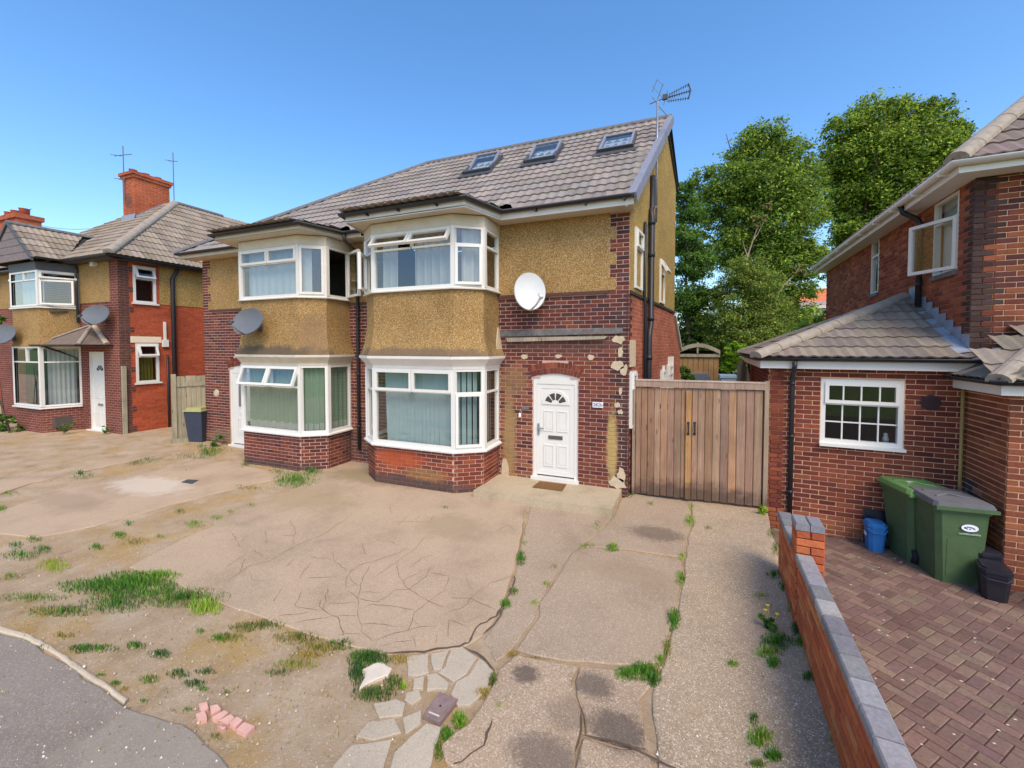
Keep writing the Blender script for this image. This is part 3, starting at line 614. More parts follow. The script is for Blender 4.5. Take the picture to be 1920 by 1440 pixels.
# ------------------------------------------------------------------ roof
TS = .81; TC = 1/sqrt(1+TS*TS); RIDGE_Y = 3.3; EAVE = lambda y: 5.10+TS*(y+.38)
def zf(x, y):
    z = EAVE(y); p2 = 5.085+.05*(y+1.34); best = z
    for cx in (-3.86, -7.64):
        d = (1.29+(y+1.3)*.2935-abs(x-cx))*.9596   # distance inside the raking eave
        best = max(best, p2) if d > -.25 else best
    return best
TW, TG, WAV = .36, .337, .18
def tile_rows(w=TW, n=8, period=WAV, h=.020): return [(i*w/n, h*(.5-.5*cos(2*pi*(i*w/n)/period+pi))) for i in range(n+1)]
def tilemesh(mat, w=TW, length=.40, period=WAV, lift=.030):
    m = MB(); R = tile_rows(w, 8, period)
    m.grid([[(x, 0, lift+h) for x, h in R], [(x, length, h) for x, h in R]]); m.grid([[(x, 0.004, lift+h-.026) for x, h in R], [(x, 0, lift+h) for x, h in R]])
    return m.mesh('roof_tile', mat)
pal_tile = [lin(c) for c in ('8d827c', '94887f', '877c76', '9a8d84', '8f8680')]
ROOF = MB()
ROOF.poly([(-11.9, -.4, 5.06), (.1, -.4, 5.06), (.58, 3.3, 8.05), (-6.35, 3.3, 8.05)]); ROOF.poly([(-11.9, -.4, 5.06), (-6.35, 3.3, 8.05), (-6.35, 5.0, 7.0), (-11.9, 7, 5.06)]); ROOF.poly([(-6.35, 3.3, 8.05), (.58, 3.3, 8.05), (.78, 5.1, 7.05), (-6.35, 5.1, 7.05)])
for cx in (-3.86, -7.64): ROOF.poly([(cx-1.29, -1.32, 5.07), (cx+1.29, -1.32, 5.07), (cx+1.5, -.3, 5.12), (cx-1.5, -.3, 5.12)])
roof = ROOF.build('roof', MAT['roofbase'], HS)
VX = lambda y: .12+.134*(y+.38)
HIPX = lambda y: -11.85+(y+.42)*(5.5/3.72)
tm = tilemesh(MAT['tile_obj']); cand = []; st = MB(); slope = math.atan(TS)
for j in range(-4, 15):
    y0 = -.46+j*TG*TC
    if y0 > RIDGE_Y-.02: break
    for i in range(-2, 37):
        x0 = .72-(i+1)*TW; y1 = y0+.40*TC; c = jit(random.choice(pal_tile), .07, .03)
        inb = [cx for cx in (-3.86, -7.64) if x0+TW > cx-1.6 and x0 < cx+1.6]
        if y0 < -.5 and not inb: continue
        if x0 > VX(y1) or x0+TW < HIPX(y0): continue
        flat = all(abs(zf(x, y)-EAVE(y)) < 1e-6 for x in (x0, x0+TW/2, x0+TW) for y in (y0, y1)) and y0 > -.5
        full = flat and x0+TW < VX(y0) and x0 > HIPX(y1) and y1 < RIDGE_Y+.05
        if full:
            M = Matrix.Translation((x0, y0, EAVE(y0))) @ Matrix.Rotation(slope, 4, 'X'); x, y, z = pix((x0, y0, EAVE(y0))); cand.append((z, M, c))
        else:
            R = tile_rows(); st.k = c
            if flat: f = lambda x, y: EAVE(y)
            else: f = zf
            L = min(.40*TC, RIDGE_Y+.03-y0)
            rows = [[(x0+x, y0, f(x0+x, y0)+(.030+h)*1.2) for x, h in R], [(x0+x, y0+L, f(x0+x, y0+L)+h*1.2) for x, h in R]]
            st.grid(rows); st.grid([[(p[0], p[1]+.004, p[2]-.032) for p in rows[0]], rows[0]])
cand.sort(key=lambda t: t[0])
for z, M, c in cand[:300]: link('roof_tile', tm, MAT['tile_obj'], roof, M, c)
for z, M, c in cand[300:]:
    st.k = c; R = tile_rows(); a = [tuple(M @ Vector((x, 0, .03+h))) for x, h in R]; st.grid([a, [tuple(M @ Vector((x, .40, h))) for x, h in R]]); st.grid([[tuple(M @ Vector((x, .004, .004+h))) for x, h in R], a])
def clipped(mb, name, mat, parent, planes):
    me = mb.mesh(name, None); bm = bmesh.new(); bm.from_mesh(me)
    for co, no in planes: bmesh.ops.bisect_plane(bm, geom=bm.verts[:]+bm.edges[:]+bm.faces[:], plane_co=co, plane_no=no, clear_outer=True)
    bm.to_mesh(me); bm.free(); me.materials.clear(); me.materials.append(mat); return link(name, me, mat, parent)
hipn = Vector((-(3.72), 5.5, 0)); 
# clip at verge and hip, then the bay corners in turn
def bay_clip(mb):
    me = mb.mesh('roof_tiling', None); bm = bmesh.new(); bm.from_mesh(me)
    bmesh.ops.bisect_plane(bm, geom=bm.verts[:]+bm.edges[:]+bm.faces[:], plane_co=(VX(0), 0, 0), plane_no=(1, -.134, 0), clear_outer=True)
    bmesh.ops.bisect_plane(bm, geom=bm.verts[:]+bm.edges[:]+bm.faces[:], plane_co=(-11.85, -.42, 0), plane_no=(-3.72, 5.5, 0), clear_outer=True)
    for cx in (-3.86, -7.64):
        for sgn in (-1, 1):
            p0 = Vector((cx+sgn*1.31, -1.36, 0)); p1 = Vector((cx+sgn*1.58, -.43, 0)); d = p1-p0; no = Vector((d.y*sgn, -d.x*sgn, 0)).normalized()
            low = [f for f in bm.faces if f.calc_center_median().y < -.38 and abs(f.calc_center_median().x-cx) < 1.9 and (f.calc_center_median().x-cx)*sgn > 0]
            g = list({v for f in low for v in f.verts})+list({e for f in low for e in f.edges})+low
            r = bmesh.ops.bisect_plane(bm, geom=g, plane_co=p0, plane_no=no)
            kill = [f for f in bm.faces if f.calc_center_median().y < -.42 and abs(f.calc_center_median().x-cx) < 1.9 and (f.calc_center_median().x-cx)*sgn > 0 and (f.calc_center_median()-p0).xy.dot(no.xy) > 1e-4]
            bmesh.ops.delete(bm, geom=kill, context='FACES')
    kill = [f for f in bm.faces if f.calc_center_median().y < -1.4]; bmesh.ops.delete(bm, geom=kill, context='FACES')
    bm.to_mesh(me); bm.free(); me.materials.append(MAT['tile_att']); setp(link('roof_tiling', me, MAT['tile_att'], roof), kind='stuff')
bay_clip(st)
def ridge_run(a, b, r, mat, root, name='ridge_tile', seg=.45, mb=None):
    a, b = Vector(a), Vector(b); L = (b-a).length; n = max(1, round(L/seg)); d = (b-a)/n; x = d.normalized(); side = x.cross(Vector((0, 0, 1))).normalized(); up = side.cross(x).normalized()
    M0 = Matrix((side, x, up)).transposed().to_4x4(); mm = MB(); l = L/n
    rows = [[(r*1.0*cos(t), y, rr*sin(t)*.85-.02) for t in np.linspace(-.15, pi+.15, 9)] for y, rr in ((0, r), (l-.012, r))]
    mm.grid([rows[0], rows[1]]); mm.poly(rows[0]); mm.poly(rows[1][::-1]); me = mm.mesh(name, mat, False)
    for i in range(n): link(name, me, mat, root, Matrix.Translation(a+d*i) @ M0 @ Matrix.Rotation(random.uniform(-.006, .006), 4, 'X'))
ridge_run((.6, 3.32, 8.1), (-6.35, 3.32, 8.1), .11, MAT['ridgegrey'], roof); ridge_run((-6.35, 3.3, 8.08), (-11.9, -.45, 5.08), .11, MAT['ridgegrey'], roof, 'hip_tile')
vm = MB(); vm.box(-.1, .035, 0, .36, .0, .062); vm.box(.02, .035, 0, .36, -.12, .0); vme = vm.mesh('verge_cap', MAT['vergegrey'])
for j in range(0, 14):
    y0 = -.47+j*TG*TC; link('verge_cap', vme, MAT['vergegrey'], roof, Matrix.Translation((VX(y0)+.01, y0, EAVE(y0)+.004)) @ Matrix.Rotation(-.134, 4, 'Z') @ Matrix.Rotation(slope+.05, 4, 'X'))
RPL = lambda x, y: Matrix.Translation((x, y, EAVE(y))) @ Matrix.Rotation(slope, 4, 'X')
for k, (xc, ys) in enumerate(((-3.85, 1.72), (-2.24, 1.76), (-.5, 1.62))):
    M = RPL(xc, ys); w, L = .35, 1.02
    m = MB(); ring(m, -w-.03, w+.03, 0, L, .07, 0, 1, Matrix.Identity(4)) if False else None
    for (x0, x1, y0, y1) in ((-w-.04, -w+.04, 0, L), (w-.04, w+.04, 0, L), (-w+.04, w-.04, 0, .08), (-w+.04, w-.04, L-.08, L)): m.box(x0, x1, y0, y1, -.02, .115, M)
    m.box(-w-.1, w+.1, -.2, .02, .035, .05, M); fr = m.build('roof_window', MAT['darkgrey'], roof)
    b = MB(); b.box(-w+.04, w-.04, .08, L-.08, .02, .03, M); b.build('white_backing', MAT['blind'] if k == 2 else MAT['dark'], fr) if False else b.build('white_backing', MAT['blind'], fr)  # white sheet: blind in the last window, painted pale reflection in the others
    ang = (.2, .14, 0.)[k]; S = M @ Matrix.Translation((0, L/2, .1)) @ Matrix.Rotation(ang, 4, 'X') @ Matrix.Translation((0, -L/2, 0))
    s = MB()
    for (x0, x1, y0, y1) in ((-w, -w+.05, .0, L), (w-.05, w, .0, L), (-w+.05, w-.05, 0, .06), (-w+.05, w-.05, L-.06, L)): s.box(x0, x1, y0, y1, -.025, .03, S)
    s.build('sash', MAT['vergegrey'], fr)
    s = MB(); s.poly([S @ Vector(p) for p in ((-w+.05, .06, .004), (w-.05, .06, .004), (w-.05, L-.06, .004), (-w+.05, L-.06, .004))]); s.build('pane', MAT['glass'] if k < 2 else MAT['glass'], fr)

# ------------------------------------------------------------------ side wall (slightly splayed plan)
SD = Matrix.Rotation(atan2(.991, .134), 4, 'Z')
m = MB(); m.box(.226, 5.1, .002, .2, -.3, 3.55, SD); m.box(.0, .226, .0075, .2, -.3, 3.55, SD); m.build('side_wall', MAT['bt_side'], HS)
m = MB(); extr_xz(m, [(.02, 3.55), (5.1, 3.55), (5.1, 7.1), (3.36, 8.02), (-.3, 5.03), (.02, 5.0)], -.012, .2, SD); m.build('gable_render', MAT['render_far'], HS)
m = MB(); extr_xz(m, [(-.36, 4.98), (3.36, 8.0), (3.36, 7.93), (-.36, 4.91)], -.05, -.012, SD); m.build('barge_board', MAT['fascia'], HS)
m = MB(); extr_xz(m, [(3.3, 8.1), (5.25, 7.12), (5.25, 6.95), (3.3, 7.98)], -.06, .1, SD); m.build('rear_verge', MAT['darkgrey'], HS)
m = MB(); extr_xz(m, [(5.1, -.3), (6.4, -.3), (6.4, 2.55), (5.1, 3.5)], .0, .2, SD); m.build('rear_lean_to', MAT['bt_side'], HS)
m = MB(); extr_xz(m, [(5.1, 3.52), (6.5, 2.5), (6.5, 2.42), (5.1, 3.44)], -.06, .1, SD); m.build('barge_board', MAT['fascia'], HS)
m = MB(); m.box(-11.5, -11.3, .26, 6.5, -.3, 5.0); m.box(-11.4, .5, 6.3, 6.5, -.3, 5); m.build('rear_wall', MAT['bt_side'], HS)
qs = Bricks(HS); qs.wall(SD, 0, .225, z0b, 3.5, lambda x, z: jit(random.choice(pal_dark)) if x < .13 else None, (), odd=1)
for (M, L, H, D, c) in qs.it: link('quoin_brick', brickmesh(L, H, D, MAT['brick_obj']), MAT['brick_obj'], HS, M, c)
m = MB(); m.box(.02, 5.1, -.03, .0, 3.5, 3.56, SD); m.build('string_course', MAT['roofbase'], HS)
def side_window(x0, x1, z0, z1, top=0.):
    fr = MB(); p = bpy.data.objects.new('side_window', bpy.data.meshes.new('side_window')); COL.objects.link(p); p.parent = HS; M = SD @ Matrix.Translation((x0, -.03, 0)); panel(fr, p, M, x1-x0, z0, z1, [(0, 1, 0, .68, 'fixed', 0), (0, 1, .68, 1, 'top', top)]); p.data = fr.mesh('side_window', MAT['upvc'])
    b = MB(); b.box(.02, x1-x0-.02, .028, .034, z0+.02, z1-.02, M); b.build('window_backing', MAT['room'], p)
side_window(.3, .86, 3.64, 4.74); side_window(2.78, 3.34, 3.6, 4.62, .5); side_window(.06, .42, 1.1, 2.12); side_window(3.1, 3.6, 1.0, 2.0); side_window(4.0, 4.7, 1.2, 2.1)
m = MB(); P = lambda x, o, z: tuple(SD @ Vector((x, -o, z)))
m.tube([P(1.28, .09, -.2), P(1.28, .09, 2.75), P(1.34, .09, 2.9), P(1.44, .09, 3.0), P(1.44, .09, 5.2), P(1.5, .06, 5.35), P(1.6, .06, 5.45), P(1.62, .06, 6.1)], .056, 12)
for x, z in ((1.28, .9), (1.28, 2.3), (1.44, 3.1), (1.44, 4.4), (1.44, 5.05)): m.tube([P(x, .09, z), P(x, .09, z+.09)], .068, 12)
m.tube([P(1.0, .05, 5.0), P(1.0, .05, 3.6), P(1.1, .05, 3.2), P(1.1, .05, .0)], .03, 8)
m.build('soil_pipe', MAT['blackplastic'], HS, True)
m = MB(); m.box(4.1, 4.16, -.08, -.01, .3, 2.3, SD); m.box(4.6, 4.66, -.08, -.01, .3, 2.3, SD); m.box(3.3, 3.38, -.07, -.01, 0, 2.1, SD); m.build('waste_pipe', MAT['upvc'], HS)
m = MB(); m.box(.05, .42, -.025, .01, 2.2, 2.68, SD); m.build('boarded_patch', MAT['plaster'], HS)

# ------------------------------------------------------------------ front details
def blob(c, rx, rz, n=13, j=.3):
    return [(c[0]+rx*cos(t)*(1+random.uniform(-j, j)), c[1]+rz*sin(t)*(1+random.uniform(-j, j))) for t in np.linspace(0, 2*pi, n)[:-1]]
for px, py, rx, rz in ((1160, 637, .11, .085), (1163, 660, .05, .1), (1158, 685, .12, .1), (1170, 694, .07, .11), (1163, 733, .03, .08), (1158, 760, .06, .05), (1163, 772, .05, .05), (1158, 905, .17, .13), (1165, 890, .08, .14), (983, 669, .075, .05), (1047, 668, .07, .04), (1108, 670, .065, .06), (948, 880, .1, .22)):
    p = onY(px, py, 0.); m = MB(); extr_xz(m, blob((p[0], p[2]), rx*.9, rz*.9), -.012, .012); m.build('plaster_patch', MAT['plaster'], HS)
m = MB(); extr_xz(m, [(-2.55, 2.76), (-.12, 2.80), (-.1, 2.9), (-2.55, 2.88)], -.03, .01); m.build('lead_flashing', MAT['leadold'], HS)
m = MB(); extr_xz(m, [(-2.3, 2.655), (-.42, 2.70), (-.36, 2.755), (-2.32, 2.735)], -.07, .01); m.build('timber_batten', MAT['batten'], HS)
m = MB(); extr_xz(m, [(-2.42, 2.42), (-2.62, 2.42), (-2.53, 2.95), (-2.5, 2.95)], -.32, -.0); m.v = [(x, y if z < 2.6 else y*.15, z) for x, y, z in m.v]; m.build('mortar_fillet', MAT['plaster'], HS)
def text_mesh(name, body, size, mat, parent, M, ext=.002):
    cu = bpy.data.curves.new(name, 'FONT'); cu.body = body; cu.size = size; cu.align_x = 'CENTER'; cu.align_y = 'CENTER'; cu.extrude = ext; cu.resolution_u = 3
    t = bpy.data.objects.new('tmp', cu); COL.objects.link(t); me = bpy.data.meshes.new_from_object(t); bpy.data.objects.remove(t); bpy.data.curves.remove(cu); me.name = name; me.materials.clear(); me.materials.append(mat); return link(name, me, mat, parent, M)
p = onY(1121, 759, 0.); m = MB(); m.box(p[0]-.095, p[0]+.095, -.014, .004, p[2]-.05, p[2]+.05); np_ = m.build('number_plate', MAT['sticker'], HS)
text_mesh('number', '282b', .088, MAT['blackink'], np_, Matrix.Translation((p[0], -.0155, p[2])) @ Matrix.Rotation(pi/2, 4, 'X'))
p = onY(976, 778, 0.); m = MB(); m.lathe([(0, .09), (.016, .085), (.03, .03), (.034, .0), (.0, -.004)], 12, Matrix.Translation((p[0], -.04, p[2]-.04))); m.tube([(p[0], -.04, p[2]+.05), (p[0]+.005, -.01, p[2]+.12)], .003, 5); m.build('hanging_ornament', MAT['upvc'], HS, True)
p = onY(981, 765, 0.); m = MB(); m.box(p[0]-.03, p[0]+.12, -.02, .004, p[2]-.02, p[2]+.03); m.build('bell_plate', MAT['leadold'], HS)
p = onY(406, 737, 0.); m = MB(); m.lathe([(0, .02), (.085, .018), (.1, .0), (.11, -.01)], 20, Matrix.Translation((p[0], -.005, p[2])) @ Matrix.Rotation(pi/2, 4, 'X')); pq = m.build('number_plaque', MAT['plaster'], HS)
for px, py in ((745, 906), (790, 935),): pass

# ================================================================== RIGHT HOUSE WITH SIDE EXTENSION
RA = -.059924; RO_ = (2.912, .2691, 0.)
RH = empty('brick_house', RO_, RA, 'red brick house with tiled side extension and white gutters behind the wheelie bins', 'house')
RM = Matrix.Translation(RO_) @ Matrix.Rotation(RA, 4, 'Z')
def rw(u, v, z=0.): return np.array(RM @ Vector((u, v, z)))
def rl(P): return RM.inverted() @ Vector(P)
RB = Bricks(RH)
pal_ext = [lin(c) for c in ('7e4132', '74392e', '8a4a36', '6a342c', '864633', '703a30')]; pal_house = [lin(c) for c in ('7a4434', '844c38', '6c3b30', '5c3632', '8c5038')]; pal_q = [lin(c) for c in ('4a3a38', '52403c', '423232')]; pal_wing = [lin(c) for c in ('8a5038', '7d4634', '94583c', '804a36')]; pal_sd = [lin(c) for c in ('8a4a38', '96533d', '7d4234', 'a06045')]
FR_ = Matrix.Identity(4)
Z0 = 1.039-.075*20   # -0.461
win = (0., 1.0, 1.0, 2.06)
RB.wall(FR_, -.70, 1.67, Z0, Z0+.075*36, lambda x, z: jit(random.choice(pal_ext)) if z > -.12 else jit(lin('96553c')), [(-.005, 1.005, 1.02, 2.06)], phase=-.0, odd=1)
m = MB(); holed(m, -.70, 1.67, -.6, 2.3, .008, .22, [(0., 1., 1.03, 2.06)]); m.build('front_wall', MAT['mortar_r'], RH)
ML, WL_ = seg_frame((-.70, 3.6), (-.70, 0.)); RB.wall(ML, 0, WL_, Z0, Z0+.075*36, lambda x, z: jit(lin('6a3830')), ()); m = MB(); m.box(0, WL_-.008, .008, .2, -.6, 2.3, ML); m.build('side_wall', MAT['mortar_h'], RH)  # darker brick and mortar paint in the shade on this left face
# house front above, side wall
RB.wall(FR_, 1.67, 3.2, 2.239, 2.239+.075*36, lambda x, z: jit(random.choice(pal_q)) if x < 1.8+(.1 if random.random() < .45 else 0) else jit(random.choice(pal_house)), (), phase=1.67, odd=1)
m = MB(); m.box(1.678, 4.5, .008, .25, 2.0, 4.98); m.build('upper_front_wall', MAT['mortar_r'], RH)
MS, WS = seg_frame((1.67, 7.9), (1.67, 0.))
sw = [(7.9-1.12, 7.9-.38, 3.7, 4.86), (7.9-3.98, 7.9-3.52, 3.74, 4.9)]
RB.wall(MS, 0, WS, 2.239, 2.239+.075*36, lambda x, z: jit(random.choice(pal_q)) if x > WS-.12-(.1 if random.random() < .4 else 0) else jit(random.choice(pal_sd), .15), sw, phase=WS, odd=0)
m = MB(); holed(m, 0, WS-.008, 2.0, 4.98, .008, .25, sw, MS); m.build('upper_side_wall', MAT['mortar_h'], RH)
# front wing
MW, WW = seg_frame((1.66, 0.), (1.66, -.93)); MF, WF = seg_frame((1.66, -.93), (4.4, -.93))
RB.wall(MW, 0, WW, Z0, Z0+.075*33, lambda x, z: jit(random.choice(pal_wing)) if not (x < .35 and z < .75) else jit(random.choice([lin('6f625e'), lin('a8705c'), lin('4f4747')])), (), phase=0)
RB.wall(MF, 0, 1.4, Z0, Z0+.075*33, lambda x, z: jit(random.choice(pal_wing)), (), phase=0, odd=1)
m = MB(); m.box(0, WW-.009, .008, .2, -.6, 2.02, MW); m.box(.008, WF, .008, .2, -.6, 2.02, MF); m.build('wing_wall', MAT['mortar_r'], RH)
RB.finish(MAT['brickr_obj'], MAT['brickr_att'])
# extension window
fr = MB(); part = bpy.data.objects.new('window', bpy.data.meshes.new('window')); COL.objects.link(part); part.parent = RH
MWn = Matrix.Translation((0, .03, 0)); panel(fr, part, MWn, 1., 1.06, 2.06, [(0, 1, 0, .62, 'fixed', 0), (0, 1, .62, 1, 'top', .0)], 'upvc', 'glass', .06)
for i in (1, 2, 3): x = .06+.88*i/4; fr.box(x-.009, x+.009, .004, .03, 1.12, 1.66, MWn); fr.box(x-.009, x+.009, -.036, -.01, 1.74, 2.0, MWn)
fr.box(.06, .94, .0045, .029, 1.385, 1.403, MWn); part.data = fr.mesh('window', MAT['upvc'])
m = MB(); m.box(-.02, 1.02, -.07, .06, 1.015, 1.06, FR_); m.build('window_sill', MAT['upvc'], RH)
m = MB(); m.box(.25, .7, -.012, .0, 2.03, 2.045, MWn); m.build('trickle_vent', MAT['upvc_warm'], part)
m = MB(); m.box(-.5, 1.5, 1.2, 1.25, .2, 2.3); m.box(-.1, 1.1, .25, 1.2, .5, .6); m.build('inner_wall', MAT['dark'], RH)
m = MB(); m.lathe([(0, 0), (.035, .0), (.04, .06), (.025, .1), (.03, .13), (0, .15)], 12, Matrix.Translation((.86, .2, 1.1))); setp(m.build('ornament', MAT['dishwhite'], None, True, RM), 'small pale ornament standing inside the twelve-pane extension window', 'ornament')
for i, (a, b, c, d) in enumerate(sw):
    fr = MB(); part = bpy.data.objects.new('side_window', bpy.data.meshes.new('side_window')); COL.objects.link(part); part.parent = RH; M = MS @ Matrix.Translation((a, .02, 0))
    panel(fr, part, M, b-a, c, d, [(0, 1, 0, .7, 'right' if i == 0 else 'fixed', .5 if i == 0 else 0.), (0, 1, .7, 1, 'fixed', 0)], 'upvc_warm', 'glass', .035); part.data = fr.mesh('side_window', MAT['upvc_warm'])
    m = MB(); m.box(-.03, b-a+.03, -.05, .02, c-.07, c-.0, M); m.build('tile_sill', MAT['leadold'], part); m = MB(); m.box(.0, b-a, .1, .12, c, d, M); m.build('window_backing', MAT['curtain_net'] if i == 0 else MAT['room'], part)
# details
m = MB(); m.lathe([(0, .0), (.11, .0), (.12, -.01)], 8, Matrix.Translation((1.29, -.012, 1.76)) @ Matrix.Rotation(pi/2, 4, 'X'))
for k in range(8): m.box(1.2, 1.38, -.028, -.008, 1.68+k*.022, 1.69+k*.022)
m.build('air_vent', simple('brown_vent_plastic', '4a3336', .6, .1), RH)
m = MB(); m.box(.48, .71, -.01, .01, -.375, -.3); m.build('air_brick', simple('clay_air_brick', '8d6a48', .9, .2), RH)
m = MB(); m.tube([(1.615, -.035, -.45), (1.615, -.035, 2.05)], .022, 8); m.build('gas_pipe', simple('yellow_brown_pipe', 'a88a50', .6, .15, 9), RH, True)
# eaves of the extension
XE = [(-.85, 3.75), (-.85, -.15), (1.66, -.15)]
m = MB(); sweep(m, XE, [(-.15, 2.22), (.0, 2.22), (.0, 2.36), (-.02, 2.36)]); m.build('fascia', MAT['fascia'], RH)
m = MB(); sweep(m, [(-.85, 3.75), (-.85, -.15), (1.80, -.15)], gutter_prof(2.395, .055, .001)); m.build('gutter', MAT['blackplastic'], RH, True)
m = MB(); m.tube([(-.39, -.205, 2.33), (-.39, -.2, 2.25), (-.39, -.055, 2.1), (-.39, -.045, 2.0), (-.39, -.045, -.4)], .034, 10)
for z in (1.95, 1.1, .2): m.tube([(-.39, -.045, z), (-.39, -.045, z+.05)], .042, 10)
m.build('downpipe', MAT['blackplastic'], RH, True)
def tile_plane(mb, O, xd, yd, nx, ny, w, g, pal, planes, parts=None, period=.15):
    """tiles laid on a plane: O origin at the eave, xd along it, yd up the slope"""
    O, xd, yd = Vector(O), Vector(xd).normalized(), Vector(yd).normalized(); up = xd.cross(yd); M0 = Matrix((xd, yd, up)).transposed().to_4x4()
    for j in range(ny):
        for i in range(nx):
            c = jit(random.choice(pal), .09, .03); M = Matrix.Translation(O+xd*(i*w)+yd*(j*g)) @ M0
            cs = [M @ Vector((a, b, 0)) for a in (0, w) for b in (0, g+.05)]
            dd = [[(p-Vector(co)).dot(Vector(no)) for p in cs] for co, no in planes]
            if any(min(d) > 0 for d in dd): continue
            if parts is not None and all(max(d) < 0 for d in dd): parts.append((M, c)); continue
            R = tile_rows(w, 8, period); mb.k = c; a = [tuple(M @ Vector((x, 0, .028+h))) for x, h in R]; mb.grid([a, [tuple(M @ Vector((x, g+.06, h))) for x, h in R]]); mb.grid([[tuple(M @ Vector((x, .004, .004+h))) for x, h in R], a])
pal_t2 = [lin(c) for c in ('84776a', '8a7c70', '7a6e64', '8f8274', '7d7268')]
AP = (1.67, 2.02, 3.47)
rf = MB(); rf.poly([(-.87, -.17, 2.38), (1.66, -.17, 2.38), AP]); rf.poly([(-.87, 3.9, 2.38), (-.87, -.17, 2.38), AP]); rf.poly([(1.66, 4.1, 2.38), (-.87, 3.9, 2.38), AP]); rfo = rf.build('extension_roof', MAT['roofbase'], RH)
hx, hy = AP[0]+.87, AP[1]+.17; hn = (-hy, hx, 0)   # outer side of the front slope = behind the hip
fs = MB(); prt = []; tile_plane(fs, (-.9, -.21, 2.395), (1, 0, 0), (0, hy, AP[2]-2.38), 10, 9, .30, .335, pal_t2, [((-.87, -.17, 0), hn), ((1.655, 0, 0), (1, 0, 0)), ((0, 2.0, 0), (0, 1, 0))], prt)
tm2 = tilemesh(MAT['tile_obj'], .30, .395, .15, .028)
for M, c in prt: link('roof_tile', tm2, MAT['tile_obj'], rfo, M, c)
setp(clipped(fs, 'cut_tiles', MAT['tile_att'], rfo, [((-.87, -.17, 0), hn), ((1.655, 0, 0), (1, 0, 0))]), kind='stuff')
ls = MB(); tile_plane(ls, (-.91, 3.9, 2.395), (0, -1, 0), (hx, 0, AP[2]-2.38), 14, 9, .30, .335, pal_t2, [((-.87, -.17, 0), (hy, -hx, 0)), ((-.87, 3.9, 0), (1.88, 2.54, 0))])
setp(clipped(ls, 'roof_tiling', MAT['tile_att'], rfo, [((-.87, -.17, 0), (hy, -hx, 0)), ((-.87, 3.9, 0), (1.88, 2.54, 0))]), kind='stuff')
ridge_run((-.93, -.24, 2.42), (1.6, 1.96, 3.48), .115, MAT['hipmortar'], rfo, 'hip_tile'); ridge_run((-.9, 3.9, 2.42), (1.6, 2.08, 3.46), .11, MAT['hipmortar'], rfo, 'hip_tile')
# lead where the extension roof meets the house
m = MB(); m.poly([(1.655, -.12, 2.50), (1.50, -.12, 2.475), (1.50, 1.95, 3.45), (1.655, 1.98, 3.50)]); m.box(1.64, 1.658, -.1, 2., 2.4, 2.41)
for k in range(9):
    v = -.05+k*.22; z = 2.5+(v+.15)*.5; m.poly([(1.658, v, z-.08), (1.658, v+.23, z+.02), (1.658, v+.23, z+.2), (1.658, v, z+.2)])
m.build('lead_flashing', MAT['lead'], RH)
# house eaves and roof
HE = [(1.37, 8.1), (1.37, -.35), (4.6, -.35)]
m = MB(); sweep(m, HE, [(-.3, 4.88), (.0, 4.88), (.0, 5.0), (-.02, 5.0)]); m.build('fascia', MAT['upvc_warm'], RH)
m = MB(); sweep(m, HE, gutter_prof(5.02, .06, .001)); 
m.build('gutter', MAT['upvc_warm'], RH, True)
for v in np.arange(-.1, 8, .85):
    m = MB(); m.box(1.255, 1.37, v, v+.03, 4.94, 5.0); m.build('gutter_bracket', MAT['upvc'], RH)
m = MB(); m.tube([(1.32, 1.38, 4.98), (1.36, 1.38, 4.86), (1.56, 1.39, 4.72), (1.60, 1.39, 4.62), (1.60, 1.40, 3.25)], .042, 10)
for z in (4.5, 3.6): m.tube([(1.60, 1.40, z), (1.60, 1.40, z+.06)], .05, 10)
m.build('downpipe', MAT['blackplastic'], RH, True)
hr = MB(); hr.poly([(1.35, -.37, 5.02), (5, -.37, 5.02), (5, 3.2, 8.2), (4.9, 3.2, 8.2)]); hr.poly([(1.35, 8.1, 5.02), (1.35, -.37, 5.02), (4.9, 3.2, 8.2), (4.9, 4.6, 8.2)]); hro = hr.build('roof', MAT['roofbase'], RH)
fs = MB(); tile_plane(fs, (1.3, -.41, 5.03), (1, 0, 0), (0, 3.57, 3.18), 9, 9, .30, .335, [lin(c) for c in ('7a6a62', '81716a', '6f625c')], [((1.35, -.37, 0), (-1, 1, 0))])
setp(clipped(fs, 'roof_tiling', MAT['tile_att'], hro, [((1.35, -.37, 0), (-1, 1, 0))]), kind='stuff')
ls = MB(); tile_plane(ls, (1.31, 8.0, 5.03), (0, -1, 0), (3.57, 0, 3.18), 28, 4, .30, .335, [lin(c) for c in ('7a6a62', '81716a', '6f625c')], [((1.35, -.37, 0), (1, -1, 0))])
setp(clipped(ls, 'roof_tiling', MAT['tile_att'], hro, [((1.35, -.37, 0), (1, -1, 0))]), kind='stuff')
ridge_run((1.32, -.40, 5.06), (3.4, 1.68, 6.92), .13, MAT['hipmortar'], hro, 'hip_tile')
